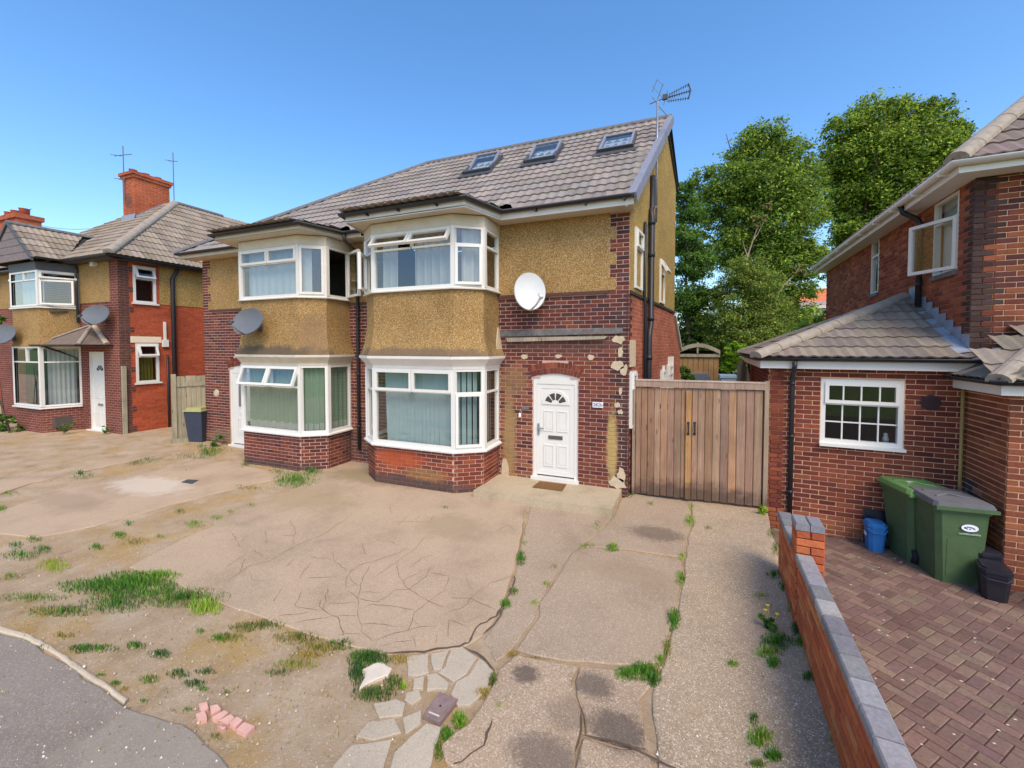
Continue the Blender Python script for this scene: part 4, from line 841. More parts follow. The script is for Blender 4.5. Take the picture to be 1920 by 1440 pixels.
# wing roof
WE = [(1.52, .0), (1.52, -1.08), (4.4, -1.08)]
m = MB(); sweep(m, WE, [(-.14, 1.99), (.0, 1.99), (.0, 2.13), (-.02, 2.13)]); m.build('fascia', MAT['fascia'], RH)
m = MB(); sweep(m, [(1.52, .12), (1.52, -1.08), (4.4, -1.08)], gutter_prof(2.165, .055, .001)); m.build('gutter', MAT['blackplastic'], RH, True)
wr = MB(); wr.poly([(1.5, .0, 2.14), (1.5, -1.1, 2.14), (2.6, .0, 2.80)]); wr.poly([(1.5, -1.1, 2.14), (4.4, -1.1, 2.14), (4.4, .0, 2.8), (2.6, .0, 2.8)]); wro = wr.build('wing_roof', MAT['roofbase'], RH)
ls = MB(); tile_plane(ls, (1.47, .02, 2.16), (0, -1, 0), (1.1, 0, .66), 5, 5, .30, .335, pal_t2, [((1.5, -1.1, 0), (1, -1, 0)), ((0, -.01, 0), (0, 1, 0))]); tile_plane(ls, (1.45, -1.14, 2.16), (1, 0, 0), (0, 1.1, .66), 5, 4, .30, .335, pal_t2, [((1.5, -1.1, 0), (-1, 1, 0)), ((0, -.01, 0), (0, 1, 0))])
me_ = clipped(ls, 'roof_tiling', MAT['tile_att'], wro, [((0, -.01, 0), (0, 1, 0))]); setp(me_, kind='stuff')
ridge_run((1.46, -1.14, 2.18), (2.5, -.1, 2.82), .115, MAT['hipmortar'], wro, 'hip_tile')
m = MB(); m.poly([(1.62, -.004, 2.26), (2.9, -.004, 3.03), (2.9, -.12, 3.0), (1.62, -.12, 2.22)]); 
for k in range(6):
    u = 1.68+k*.225; z = 2.3+k*.135; m.box(u, u+.235, -.008-.001*k, .004, z-.12, z+.12)
m.build('lead_flashing', MAT['lead'], RH)

# ================================================================== LOW BOUNDARY WALL
BW = empty('boundary_wall', tuple(rw(-.75, -4., -.13)), RA, 'low orange brick wall with grey coping between the two drives', 'wall')
BWB = Bricks(BW); pal_bw = [lin(c) for c in ('b5603a', 'bd6a41', 'a85537', 'c27a4c', 'ad5a3c')]
wl = lambda u, v: (u+.75, v+4.)
MA, WA = seg_frame(wl(-.815, -2.1), wl(-.815, -8.2)); BWB.wall(MA, 0, WA, -.27, .63, lambda x, z: jit(random.choice(pal_bw), .1), (), D=.06)
MBk, WB_ = seg_frame(wl(-.705, -8.2), wl(-.705, -2.1)); m = MB(); m.box(.006, WA-.006, .006, .10, -.5, .63, MA); core = m.build('wall_core', MAT['mortar_w'], BW)
BWB.wall(MBk, 0, WB_, -.42, .63, lambda x, z: jit(random.choice(pal_bw), .1), (), D=.04)
for (M, W) in [seg_frame(wl(-.705, -2.1), wl(-.815, -2.1))]: BWB.wall(M, 0, W, -.27, .63, lambda x, z: jit(random.choice(pal_bw)), (), D=.04)
PP = [wl(-.83, -3.0), wl(-.83, -3.235), wl(-.6, -3.235), wl(-.6, -3.0), wl(-.83, -3.0)]
for a, b in zip(PP, PP[1:]): M, W = seg_frame(a, b); BWB.wall(M, 0, W, -.42, .93, lambda x, z: jit(random.choice(pal_bw), .12), (), D=.04, phase=.0, L=.2345)
m = MB(); c0 = wl(-.82, -3.225); c1 = wl(-.61, -3.01); m.box(c0[0], c1[0], c0[1], c1[1], -.5, .93); m.build('pier_core', MAT['mortar_w'], BW)
BWB.finish(MAT['brickr_obj'], MAT['brickr_att'])
pal_cope = [lin(c) for c in ('8f8a8a', '86817f', '9a9492', '7d797a')]; MAT['cope'] = brickmat('grey_blue_coping', 'obj')
def copeblock(x0, x1, y0, y1, z0, z1, par, c):
    m = MB(); e = .01; m.box(x0, x1, y0, y1, z0, z1-e); P = [(x0, y0), (x1, y0), (x1, y1), (x0, y1)]; Q = [(x0+e, y0), (x1-e, y0), (x1-e, y1), (x0+e, y1)]
    m.poly([(x, y, z1) for x, y in Q]); 
    for i in range(4): k = (i+1) % 4; m.poly([P[i]+(z1-e,), P[k]+(z1-e,), Q[k]+(z1,), Q[i]+(z1,)])
    return m.build('coping_brick', MAT['cope'], par, color=c)
v = -2.09
while v > -8.2:
    if not (-3.25 < v-.1 < -2.98):
        a = wl(-.83, v-.205); b = wl(-.695, v); dz = random.uniform(-.003, .003); o = copeblock(a[0], b[0], a[1], b[1], .632+dz, .70+dz, BW, jit(random.choice(pal_cope), .08))
    v -= .215
for k in range(2):
    a = wl(-.835+.1185*k, -3.24); b = wl(-.835+.1185*(k+1)-.006, -2.995); copeblock(a[0], b[0], a[1], b[1], .932, 1.0, BW, jit(lin('6d6a74') if False else lin('8d888c'), .06))
# ================================================================== WIDE TIMBER GATE
G0, G1 = (.055, .19), (2.19, .31)
GT = empty('timber_gate', (G0[0], G0[1], -.15), atan2(G1[1]-G0[1], G1[0]-G0[0]), 'wide weathered timber double gate between the white door and the extension', 'gate')
GW = hypot(G1[0]-G0[0], G1[1]-G0[1]); pal_g = [lin(c) for c in ('9c7d66', 'a5856a', '947662', 'a68b78', '8f6f57', 'aa8463')]
edges = [.06]; xs = (140, 195, 258, 325, 385, 450, 515, 580, 622, 680, 735, 800, 870, 940, 1010, 1080, 1160, 1230, 1305)
E2 = [(x-110)/(1340-110)*GW for x in xs]
for a, b in zip(E2, E2[1:]):
    m = MB(); w = b-a; e = .008; z1 = 1.985+random.uniform(-.004, .002); y = random.uniform(0, .006); zb = .04+random.uniform(0, .02)
    pr = [(a+.003, y+.022), (a+.003, y+e), (a+.003+e, y), (b-.003-e, y), (b-.003, y+e), (b-.003, y+.022)]; m.prism(pr, zb, z1); m.build('plank', MAT['gatewood'], GT, color=jit(random.choice(pal_g), .12))
m = MB(); m.box((625-110)/1230*GW, (675-110)/1230*GW, -.03, -.002, .05, 1.95); m.build('cover_strip', MAT['gatewood'], GT, color=lin('b08355'))
m = MB(); m.box(.05, GW-.045, -.035, .05, 2.0, 2.105); m.build('top_rail', MAT['gatewood'], GT, color=lin('a58a78'))
m = MB(); m.box(.05, GW-.045, -.045, .06, 2.107, 2.13); m.build('rail_cap', MAT['gatewood'], GT, color=lin('c2aa96'))
for x0, x1 in ((.0, .05), (GW-.045, GW+.02)): m = MB(); m.box(x0, x1, -.03, .06, 0, 2.15); m.build('gate_post', MAT['gatewood'], GT, color=lin('a08a74'))
m = MB(); m.box(.05, GW-.05, .03, .06, .3, .4); m.box(.05, GW-.05, .03, .06, 1.6, 1.7); m.build('back_rail', MAT['gatewood'], GT, color=lin('8d715c'))
for x in ((648-110)/1230*GW, (708-110)/1230*GW):
    m = MB(); y = -.03 if x < 1. else 0.; m.tube([(x, y-.003, 1.2), (x, y-.04, 1.22), (x, y-.04, 1.36), (x, y-.003, 1.39)], .012, 8); m.box(x-.02, x+.02, y-.006, y-.0005, 1.18, 1.215); m.box(x-.02, x+.02, y-.006, y-.0005, 1.375, 1.41); m.build('handle', MAT['blackink'], GT)

# ================================================================== BINS AND BOXES
def rloc(u, v, z): return tuple(rw(u, v, z))
PAVE_Z = lambda v: -.405-.022*v
def wheelie(u, v, rz, lidmat, label, mark):
    r = empty('wheelie_bin', rloc(u, v, PAVE_Z(v)), RA+rz, label, 'bin', 'wheelie bins by the extension')
    def shell(z, t):   # plan at height fraction
        w = .215+.055*t; d0 = -.24-.035*t; d1 = .20+.13*t; c = .05
        return [(-w+c, d0), (w-c, d0), (w, d0+c), (w, d1-c), (w-c, d1), (-w+c, d1), (-w, d1-c), (-w, d0+c)]
    m = MB(); hs = [0.0, .04, .12, .3, .55, .8, .95]; rows = []
    for h in hs: S = shell(h, h); rows.append([(x, y, h*.97) for x, y in S]+[(S[0][0], S[0][1], h*.97)])
    m.grid(rows); m.poly([p for p in rows[0][:-1]][::-1]); b = m.build('body', MAT['greenbin'], r)
    m = MB(); S = shell(1, 1.0); k = 1.05; m.prism([(x*k, y*k) for x, y in S], .905, .965); m.build('rim', MAT['greenbin'], r)
    m = MB(); m.box(-.15, .15, -.278, -.262, .10, .56); m.v = [(x, y+.03*(1-z/.97)*1.1, z) for x, y, z in m.v]; m.build('front_panel', MAT['greenbin'], r)
    L = MB(); S2 = [(-.27, -.30), (.27, -.30), (.305, -.265), (.30, .33), (.24, .37), (-.24, .37), (-.30, .33), (-.305, -.265)]
    top = [(x*.93, y*.93) for x, y in S2]; L.prism(S2, .968, 1.0); L.prism([(x*.965, y*.965) for x, y in S2], 1.0, 1.022); L.prism(top, 1.022, 1.034)
    l = L.build('lid', MAT[lidmat], r)
    d = MB(); d.box(-.3, .3, -.335, -.295, .945, .985); d.build('lid_lip', MAT['greenbin' if lidmat == 'greylid' else lidmat], l)
    d = MB(); d.tube([(-.17, -.06, 1.036), (0, .05, 1.046), (.17, -.06, 1.036)], .014, 6); d.box(-.2, .2, .14, .17, 1.03, 1.048); d.build('lid_rib', MAT[lidmat], l)
    h = MB(); h.tube([(-.2, .36, .95), (-.2, .42, .99), (.2, .42, .99), (.2, .36, .95)], .016, 8); h.build('handle', MAT['greenbin'], r)
    for s in (-1, 1):
        wm = MB(); wm.lathe([(.04, -.022), (.09, -.026), (.1, -.018), (.1, .018), (.09, .026), (.04, .022)], 20, Matrix.Translation((s*.245, .235, .1)) @ Matrix.Rotation(pi/2, 4, 'Y')); w_ = wm.build('wheel', MAT['rubber'], r, True)
        wm = MB(); wm.lathe([(0, -.015), (.045, -.012), (.045, .012), (0, .015)], 12, Matrix.Translation((s*.245, .235, .1)) @ Matrix.Rotation(pi/2, 4, 'Y')); wm.build('hub', MAT['darkgrey'], w_)
    if mark:
        T = Matrix.Translation((.05, -.283, .735)) @ Matrix.Rotation(pi/2-.02, 4, 'X')
        o = MB(); o.prism([(.082*cos(t), .044*sin(t)) for t in np.linspace(0, 2*pi, 29)[:-1]], 0, .003, T); e = o.build('oval_emblem', MAT['sticker'], r)
        for (cx_, cy_, a, b_) in ((-.045, .0, .012, .011), (-.022, .012, .012, .007), (-.028, -.010, .010, .006), (.0, -.012, .011, .006)): q = MB(); q.prism([(cx_+a*cos(t), cy_+b_*sin(t)) for t in np.linspace(0, 2*pi, 13)[:-1]], .003, .0045, T); q.build('emblem_mark', MAT['ink'], e)
        q = MB(); A = [(.052*cos(t), -.018+.034*sin(t)) for t in np.linspace(.15, 1.75, 9)]; B_ = [(.038*cos(t), -.018+.022*sin(t)) for t in np.linspace(1.75, .15, 9)]; q.prism(A+B_, .003, .0045, T); q.build('emblem_mark', MAT['ink'], e)
        q = MB(); x = -.1
        while x < .1: w = random.uniform(.006, .013); q.box(x, x+w, -.008, .008+random.choice((0, 0, .005)), .0, .002, Matrix.Translation((.05, -.277, .655)) @ Matrix.Rotation(pi/2-.02, 4, 'X')); x += w+.004
        q.build('printed_lettering', MAT['paleprint'], r)
    else:
        q = MB(); q.box(-.07, .07, .06, .13, 1.0345, 1.037); q.build('lid_sticker', MAT['sticker'], l)
    return r
wheelie(1.22, -.78, .12, 'greylid', 'green wheelie bin with grey lid and white oval emblem on its front', True)
wheelie(1.06, -.33, .25, 'greenlid', 'green wheelie bin with light green lid against the extension wall', False)
def caddy(u, v, rz, mat, label, w, d, h, lid=True, group=None, up=False, name='food_caddy', cat='caddy'):
    r = empty(name, rloc(u, v, PAVE_Z(v)), RA+rz, label, cat, group); m = MB(); c = .04; rows = []
    for t, z in ((0, 0), (.06, .01), (1, h)):
        W, D = w*(.40+.1*t), d*(.40+.1*t); S = [(-W+c, -D), (W-c, -D), (W, -D+c), (W, D-c), (W-c, D), (-W+c, D), (-W, D-c), (-W, -D+c)]; rows.append([(x, y, z) for x, y in S]+[(S[0][0], S[0][1], z)])
    m.grid(rows); m.poly(rows[0][:-1][::-1]); m.build('body', MAT[mat], r)
    L = MB(); S = rows[-1][:-1]; tr = Matrix.Identity(4) if not up else Matrix.Translation((0, d*.5, h)) @ Matrix.Rotation(1.45, 4, 'X') @ Matrix.Translation((0, -d*.5, -h))
    L.prism([(x*1.06, y*1.06) for x, y, z in S], h+.001, h+.035, tr); L.prism([(x*.9, y*.9) for x, y, z in S], h+.035, h+.055, tr); L.build('lid', MAT[mat], r)
    H = MB(); H.tube([(-w*.51, -.02, h*.86), (-w*.52, -d*.35, h*.9), (-w*.3, -d*.56, h*.8), (w*.3, -d*.56, h*.8), (w*.52, -d*.35, h*.9), (w*.51, -.02, h*.86)], .009, 6); H.build('handle', MAT[mat if mat != 'blue' else 'blue'], r); return r
cb = caddy(.62, -.30, .08, 'blue', 'small blue lidded box on the ground left of the wheelie bins', .22, .24, .36)
q = MB(); q.poly([(-.112, -.04, .2), (-.112, .04, .2), (-.115, .04, .26), (-.115, -.04, .26)]); q.build('sticker', MAT['sticker'], cb)
caddy(1.45, -1.22, -.25, 'blackcaddy', 'black lidded caddy on the ground nearest the corner of the front wing', .25, .30, .33); caddy(1.50, -.86, .15, 'blackcaddy', 'black open crate half hidden between the wheelie bin and the front wing', .26, .32, .40)
m = MB(); m.box(-.14, .14, -.012, .012, .0, .5); m.box(-.1, .1, -.02, -.011, .08, .44); setp(m.build('black_tray', MAT['blackcaddy'], None, False, RM @ Matrix.Translation((.70, -.05, PAVE_Z(-.1))) @ Matrix.Rotation(-.06, 4, 'X')), 'black plastic tray leaning upright on the brick wall behind the blue box', 'tray')
tp = rw(2.06, -1.52, PAVE_Z(-1.5)); m = MB(); m.lathe([(.17, -.06), (.2, -.085), (.28, -.09), (.31, -.07), (.315, 0), (.31, .07), (.28, .09), (.2, .085), (.17, .06)], 32, Matrix.Translation(tuple(tp+np.array([0, 0, .315]))) @ Matrix.Rotation(RA, 4, 'Z') @ Matrix.Rotation(pi/2, 4, 'Y')); setp(m.build('tyre', MAT['rubber'], None, True), 'black tyre cut off by the right edge beside the front wing', 'tyre')

# ================================================================== LEFT HOUSE (local x to the right, y back; corner at its right front)
LO = (-14.5, -.5, 0.)
LH = empty('neighbour_house', LO, 0, 'brick house at far left with small hipped porch, gabled bay and orange chimney', 'house')
m = MB(); holed(m, -7.6, 0, -.35, 5.15, .0, .25, [(-1.78, -.85, -.1, 2.4)]); m.build('front_wall', MAT['bt_leftfront'], LH)
for a, b in ((-2.1, -.42), (-7.6, -4.2)): m = MB(); m.box(a, b, -.012, .0, 3.9, 5.15); m.build('render_panel', MAT['render'], LH)
SL, SW_ = seg_frame((0, 0), (0, 8.)); 
hl = [(.36, .95, 3.9, 5.02), (.38, .98, 1.45, 2.66)]
m = MB(); holed(m, .25, 8., -.35, 5.15, .002, .25, hl, SL); m.build('side_wall', MAT['bt_leftside'], LH)
m = MB()
for k in range(18): w = .36 if k % 2 else .26; m.box(-.003, w, -.008, .0, -.3+k*.3, -.3+k*.3+.15, SL)
for k in range(18): m.box(-.002, .252, -.006, .0, -.15+k*.3, -.15+k*.3+.15, SL)
m.build('quoin', bricktex('dark_quoin_brick', '5a3c36', '64433a', '83665a'), LH)
m = MB(); m.box(1.05, 8., -.014, .0, 3.9, 5.15, SL); m.build('side_render_panel', MAT['render_far'], LH)
for i, (a, b, c, d) in enumerate(hl):
    fr = MB(); part = bpy.data.objects.new('side_window', bpy.data.meshes.new('side_window')); COL.objects.link(part); part.parent = LH; M = SL @ Matrix.Translation((a, -.01, 0)); panel(fr, part, M, b-a, c, d, [(0, 1, 0, .66, 'fixed', 0), (0, 1, .66, 1, 'top', .32)], 'upvc', 'glass', .06); part.data = fr.mesh('side_window', MAT['upvc'])
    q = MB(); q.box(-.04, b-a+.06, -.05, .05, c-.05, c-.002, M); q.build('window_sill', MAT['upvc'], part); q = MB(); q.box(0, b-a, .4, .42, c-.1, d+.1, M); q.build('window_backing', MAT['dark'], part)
m = MB(); m.box(.26, 1.06, -.02, .0, 2.68, 2.87, SL); m.build('lintel', MAT['lintel'], LH)
folds('curtain', [(-14.6, -.02), (-14.6, .38)], 1.5, 2.35, 'curtain_olive', 'yellow green curtain in the lower side window of the far left house', amp=.03, wl=.09)
m = MB(); P = lambda d, o, z: tuple(SL @ Vector((d, -o, z)))
m.tube([P(1.55, .08, 5.35), P(1.5, .09, 5.0), P(1.38, .08, 4.75), P(1.38, .08, -.1)], .06, 10); m.tube([P(1.2, .05, 2.3), P(1.2, .05, -.1)], .03, 8); m.build('soil_pipe', MAT['blackplastic'], LH, True)
m = MB(); m.box(1.13, 1.19, -.05, .0, 2.75, 3.35, SL); m.box(1.08, 1.24, -.07, 0, 2.55, 2.78, SL); m.build('cable_box', MAT['upvc'], LH)
# door and porch
m = MB(); m.box(-1.72, -.91, .1, .15, -.02, 2.38); ring(m, -1.78, -.85, -.08, 2.4, .07, .05, .14, I4); dr = m.build('door', MAT['upvc'], LH)
fan(-1.31, 1.78, .098, .07, .2, 4, dr)
for z0_, z1_ in ((.1, .5), (.95, 1.3)):
    for s in (-1, 1): q = MB(); raised(q, -1.315+(s*.18)-.14, -1.315+(s*.18)+.14, z0_, z1_, .1); q.build('door_panel', MAT['upvc'], dr)
q = MB(); q.box(-1.45, -1.18, .085, .1, .72, .79); q.build('letterbox', MAT['greymetal'], dr)
m = MB(); m.box(-1.85, -.8, -.05, .1, -.1, -.02); m.build('threshold', MAT['upvc'], LH); m = MB(); m.box(-2.3, -.7, -.5, .0, -.3, -.1); m.build('doorstep', MAT['redstep'], LH)
po = MB(); A = (-1.35, -.02, 3.22); po.poly([(-2.75, -.75, 2.62), (-.42, -.75, 2.62), A]); po.poly([(-.42, -.75, 2.62), (-.42, -.02, 2.62), A]); po.poly([(-2.75, -.02, 2.62), (-2.75, -.75, 2.62), A]); pr_ = po.build('porch_roof', simple('brown_porch_tile', '75655a', .9, .25, 10, .5, 40), LH)
ridge_run((-2.75, -.75, 2.64), (-1.4, -.05, 3.22), .05, MAT['hipmortar'], pr_, 'hip_tile', .3); ridge_run((-.42, -.1, 2.66), (-1.3, -.02, 3.24), .07, MAT['plaster'], pr_, 'mortar_fillet', .3); ridge_run((-.42, -.75, 2.64), (-1.3, -.08, 3.2), .05, MAT['hipmortar'], pr_, 'hip_tile', .3)
m = MB(); sweep(m, [(-2.78, .0), (-2.78, -.78), (-.40, -.78), (-.4, 0)], gutter_prof(2.62, .05, .001)); m.tube([(-2.3, -.8, 2.58), (-2.3, -.4, 2.4), (-2.22, -.06, 2.2), (-2.2, -.05, 0)], .03, 8); m.build('porch_gutter', MAT['blackplastic'], LH)
# bay with gable
BP = [(-2.12, 0), (-2.42, -.8), (-4.02, -.8), (-4.35, 0)][::-1]
mb = MB(); sweep(mb, BP, [(-.2, -.35), (0, -.35), (0, .68), (-.2, .68)]); mb.build('bay_base', MAT['bt_leftfront'], LH)
mb = MB(); sweep(mb, BP, [(-.1, .68), (.07, .68), (.07, .72), (-.1, .74)]); mb.build('window_sill', MAT['upvc'], LH)
mb = MB(); sweep(mb, BP, [(-.1, 2.56), (.04, 2.56), (.02, 2.66), (0, 2.8), (0, 3.72)]); mb.build('bay_render', MAT['render'], LH)
mb = MB(); sweep(mb, BP, [(-.1, 3.72), (.06, 3.72), (.06, 3.76), (-.1, 3.78)]); mb.build('window_sill', MAT['upvc'], LH)
mb = MB(); sweep(mb, BP, [(-.1, 4.84), (.03, 4.84), (.05, 5.08), (-.1, 5.08)]); mb.build('window_head', MAT['darkgrey'], LH)
for up, (za, zb) in enumerate(((.74, 2.56), (3.78, 4.84))):
    fr = MB(); part = bpy.data.objects.new('bay_window', bpy.data.meshes.new('bay_window')); COL.objects.link(part); part.parent = LH
    for si, (a, b) in enumerate(zip(BP, BP[1:])):
        M, W = seg_frame(a, b); t = .74
        if si == 1: cells = [(0, 1, 0, t, 'fixed', 0), (0, .5, t, 1, 'fixed', 0), (.5, 1, t, 1, 'fixed', 0)]
        else: cells = [(0, 1, 0, t, 'left' if up and si == 2 else 'fixed', .45), (0, 1, t, 1, 'top' if up else 'fixed', .5)]
        panel(fr, part, M, W, za, zb, cells, 'upvc', 'glass', .05)
    for q in BP[1:-1]: fr.box(q[0]-.05, q[0]+.05, q[1]-.025, q[1]+.06, za, zb-.001)
    part.data = fr.mesh('bay_window', MAT['upvc'])
IN = [(p[0]+LO[0], p[1]+LO[1]) for p in offs(BP, -.2)]
folds('net_curtain', [IN[2], IN[3]], .78, 2.5, 'curtain_net', 'white curtain in the right pane of the lower bay at the far left house', amp=.03, wl=.1); folds('curtain', [IN[1], ((IN[1][0]+IN[2][0])/2, IN[1][1]), IN[2]], .78, 2.5, 'curtain_teal', 'dark teal curtain in the front pane of the lower bay at the far left house', amp=.03, wl=.14)
folds('net_curtain', [IN[1], IN[2]], 3.8, 4.8, 'curtain_net', 'white net curtain in the upper front pane of the far left house', amp=.01, wl=.3)
m = MB(); m.box(-7.4, -.2, 1.2, 1.25, 0, 5.0); m.box(-4.2, -2.2, -.6, 1.2, 2.6, 2.65); m.box(-4.2, -2.2, -.6, 1.2, 3.6, 3.65); m.box(-4.2, -2.2, -.6, 1.2, .1, .4); m.build('inner_wall', MAT['room'], LH)
m = MB(); m.tube([(-2.06, -.1, 5.05), (-2.06, -.08, 4.9), (-2.06, -.07, 3.3)], .035, 8); m.build('downpipe', MAT['darkgrey'], LH, True)
m = MB(); m.box(-1.2, -1.0, -.12, -.0, 4.98, 5.1); m.build('security_light', MAT['dishwhite'], LH)
# roofs
rb = MB(); HT = (-2.9, 3.2, 8.1); HT2 = (-4.6, 3.2, 8.1)
rb.poly([(-8., -.32, 5.18), (.32, -.32, 5.18), HT, HT2]); rb.poly([(.32, -.32, 5.18), (.32, 8, 5.18), (-2.9, 4.8, 8.1), HT]); rb.poly([(-8., 8, 5.18), (-8., -.32, 5.18), HT2])
GA = (-3.45, -1.02, 6.25); rb.poly([(-2.1, -1.02, 5.12), (-2.1, -.3, 5.12), (-3.45, 1.0, 6.25), GA]); rb.poly([(-4.8, -.3, 5.12), (-4.8, -1.02, 5.12), GA, (-3.45, 1.0, 6.25)])
lr = rb.build('roof', MAT['roofbase'], LH); pal_l = [lin(c) for c in ('948575', '8c7d6e', '9c8d7c', '867868')]
t1 = MB(); tile_plane(t1, (-8.1, -.36, 5.19), (1, 0, 0), (0, 3.52, 2.92), 28, 14, .30, .335, pal_l, [((.32, -.32, 0), (3.52, 3.22, 0)), ((-8, -.32, 0), (-3.52, 3.4, 0))]); 
setp(clipped(t1, 'roof_tiling', MAT['tile_left'], lr, [((.32, -.32, 0), (3.52, 3.22, 0)), ((-8, -.32, 0), (-3.52, 3.4, 0))]), kind='stuff')
t1 = MB(); tile_plane(t1, (.36, -.4, 5.19), (0, 1, 0), (-3.22, 0, 2.92), 27, 13, .30, .335, pal_l, [((.32, -.32, 0), (-3.52, -3.22, 0))]); setp(clipped(t1, 'roof_tiling', MAT['tile_left'], lr, [((.32, -.32, 0), (-3.52, -3.22, 0)), ((-2.9, 0, 0), (-1, 0, 0))]), kind='stuff')
t1 = MB(); tile_plane(t1, (-2.06, -1.05, 5.13), (0, 1, 0), (-1.35, 0, 1.13), 8, 5, .30, .335, pal_l, [((-2.1, -.3, 0), (1.0, 1.35, 0)), ((-3.45, 0, 0), (-1, 0, 0))]); setp(clipped(t1, 'roof_tiling', MAT['tile_left'], lr, [((-2.1, -.3, 0), (1.0, 1.35, 0)), ((-3.45, 0, 0), (-1, 0, 0))]), kind='stuff')
ridge_run((.36, -.36, 5.24), (-2.9, 3.2, 8.14), .13, MAT['hipmortar'], lr, 'hip_tile'); ridge_run((-3.45, -1.05, 6.29), (-3.45, 1.0, 6.29), .1, MAT['ridgegrey'], lr, 'ridge_tile'); ridge_run((-2.9, 3.2, 8.14), (-2.9, 5, 8.14), .11, MAT['ridgegrey'], lr)
for k in range(5):
    z = 5.12+k*.22; hw = 1.32*(1-(z-5.12)/1.13); hw2 = 1.32*(1-(z+.205-5.12)/1.13)
    if hw2 <= 0: hw2 = .02
    q = MB(); extr_xz(q, [(-3.45-hw, z), (-3.45+hw, z), (-3.45+hw2, z+.205), (-3.45-hw2, z+.205)], -1.0-.004*(5-k), -.97); q.build('gable_board', simple('grey_gable_board', '7d7270', .85, .2, 8), LH)
m = MB(); extr_xz(m, [(-4.85, 5.05), (-3.45, 6.23), (-2.05, 5.05), (-2.05, 5.16), (-3.45, 6.33), (-4.85, 5.16)], -1.05, -.99); m.build('barge_board', MAT['darkgrey'], LH)
m = MB(); sweep(m, [(-2.02, -1.0), (-2.02, -.36), (.33, -.36), (.33, 8.0)], gutter_prof(5.17, .055, .001)); m.build('gutter', MAT['blackplastic'], LH); m = MB(); m.box(-7.9, .3, -.33, 0, 5.1, 5.14); m.box(.0, .3, -.3, 8, 5.095, 5.135); m.build('soffit', MAT['darkgrey'], LH)
ch = MB(); ch.box(-4.25, -3.5, 2.2, 3.35, 6.8, 8.85); ch.build('chimney', MAT['bt_chim'], LH)
chp = LH.children[-1]
q = MB(); q.box(-4.3, -3.45, 2.15, 3.4, 8.85, 8.95); q.box(-4.34, -3.41, 2.11, 3.44, 8.95, 9.06); q.build('chimney_cap', MAT['bt_chim'], chp)
for y in (2.35, 2.75, 3.15): q = MB(); q.lathe([(.0, .0), (.13, 0), (.11, .12), (.13, .16), (.1, .17), (.09, .1)], 14, Matrix.Translation((-3.87, y, 9.06))); q.build('chimney_pot', simple('clay_pot', '8f4f3c', .9, .15), chp, True)
m = MB(); m.poly([(-4.3, 2.1, 7.12), (-3.45, 2.1, 7.12), (-3.45, 2.18, 7.5), (-4.3, 2.18, 7.5)]); m.poly([(-3.49, 2.15, 7.2), (-3.49, 3.2, 8.05), (-3.49, 3.2, 8.22), (-3.49, 2.15, 7.4)]); m.build('lead_flashing', MAT['lead'], chp)
for (x, y, h, arms, lab) in ((-4.05, 2.15, 1.55, ((1.4, .35), (.5, .12)), 'thin aerial with cross bars at the left of the orange chimney'), (-3.4, 3.45, 1.75, ((1.6, .1),), 'tall thin aerial at the right of the orange chimney')):
    r = empty('aerial', (LO[0]+x, LO[1]+y, 8.3), 0, lab, 'aerial'); m = MB(); m.tube([(0, 0, -.2), (0, 0, h+.2)], .018, 6); m.build('mast', MAT['dishgrey'], r)
    for z, w in arms: q = MB(); q.tube([(-w, -.1, z), (w, .1, z+.03)], .014, 5); q.tube([(-w*.8, .08, z+.06), (-w*.8, -.25, z-.02)], .01, 5); q.build('aerial_element', MAT['dishgrey'], r)

# farther houses
FL = empty('far_left_house', (-30, 2, 0), 0, 'slate roofed house with orange chimney at the very left edge', 'house')
c0 = onY(0, 480, 3.)
m = MB(); m.box(-7, 4.2, 0, 8, -.4, 5.4); m.build('wall', MAT['bt_leftside'], FL)
m = MB(); m.poly([(-7, -.4, 5.3), (4.6, -.4, 5.3), (3.2, 4, 8.2), (-6, 4, 8.2)]); m.poly([(4.6, -.4, 5.3), (4.6, 8, 5.3), (3.2, 4, 8.2)]); m.build('roof', MAT['slate'], FL)
e = onY(46, 415, 4.5)-np.array([-30, 2, 0]); s_ = onY(-30, 415, 4.5)-np.array([-30, 2, 0])
m = MB(); m.box(e[0]-3.2, e[0], 2.2, 3.2, 5, e[2]+.15); m.build('chimney', MAT['bt_chim'], FL)
m = MB(); m.box(e[0]-3.3, e[0]+.1, 2.1, 3.3, e[2]+.15, e[2]+.4); m.build('chimney_cap', MAT['bt_chim'], FL)
for dx in (-.6, -1.6, -2.4): m = MB(); m.lathe([(.0, 0), (.25, 0), (.2, .4), (.24, .45)], 12, Matrix.Translation((e[0]+dx, 2.7, e[2]+.4))); m.build('chimney_pot', MAT['farbrick'], FL, True)
a = onY(52, 455, 5.5); b = onY(56, 392, 5.5); r = empty('aerial', tuple(a), 0, 'thin tilted aerial behind the chimney at the left edge', 'aerial'); m = MB(); m.tube([(0, 0, -.6), tuple(b-a)], .025, 6); m.build('mast', MAT['dishgrey'], r); m = MB(); d = b-a; m.tube([(d[0]-.25, 0, d[2]-.1), (d[0]+.2, 0, d[2])], .015, 5); m.build('aerial_element', MAT['dishgrey'], r)
w0, w1 = onY(55, 419, 6.), onY(200, 426, 9.); m = MB(); m.tube([tuple(w0+(w1-w0)*t-np.array([0, 0, .25*sin(pi*t)])) for t in np.linspace(-.3, 1.4, 14)], .014, 5); setp(m.build('overhead_wire', MAT['dishgrey'], None), 'thin overhead wire crossing the sky behind the far left roofs', 'wire')
FH = empty('far_house', (12, 38, 0), 0, 'distant brick house with bright orange roof seen between the trees', 'house')
g = lambda px, py: onY(px, py, 38)-np.array([12, 38, 0])
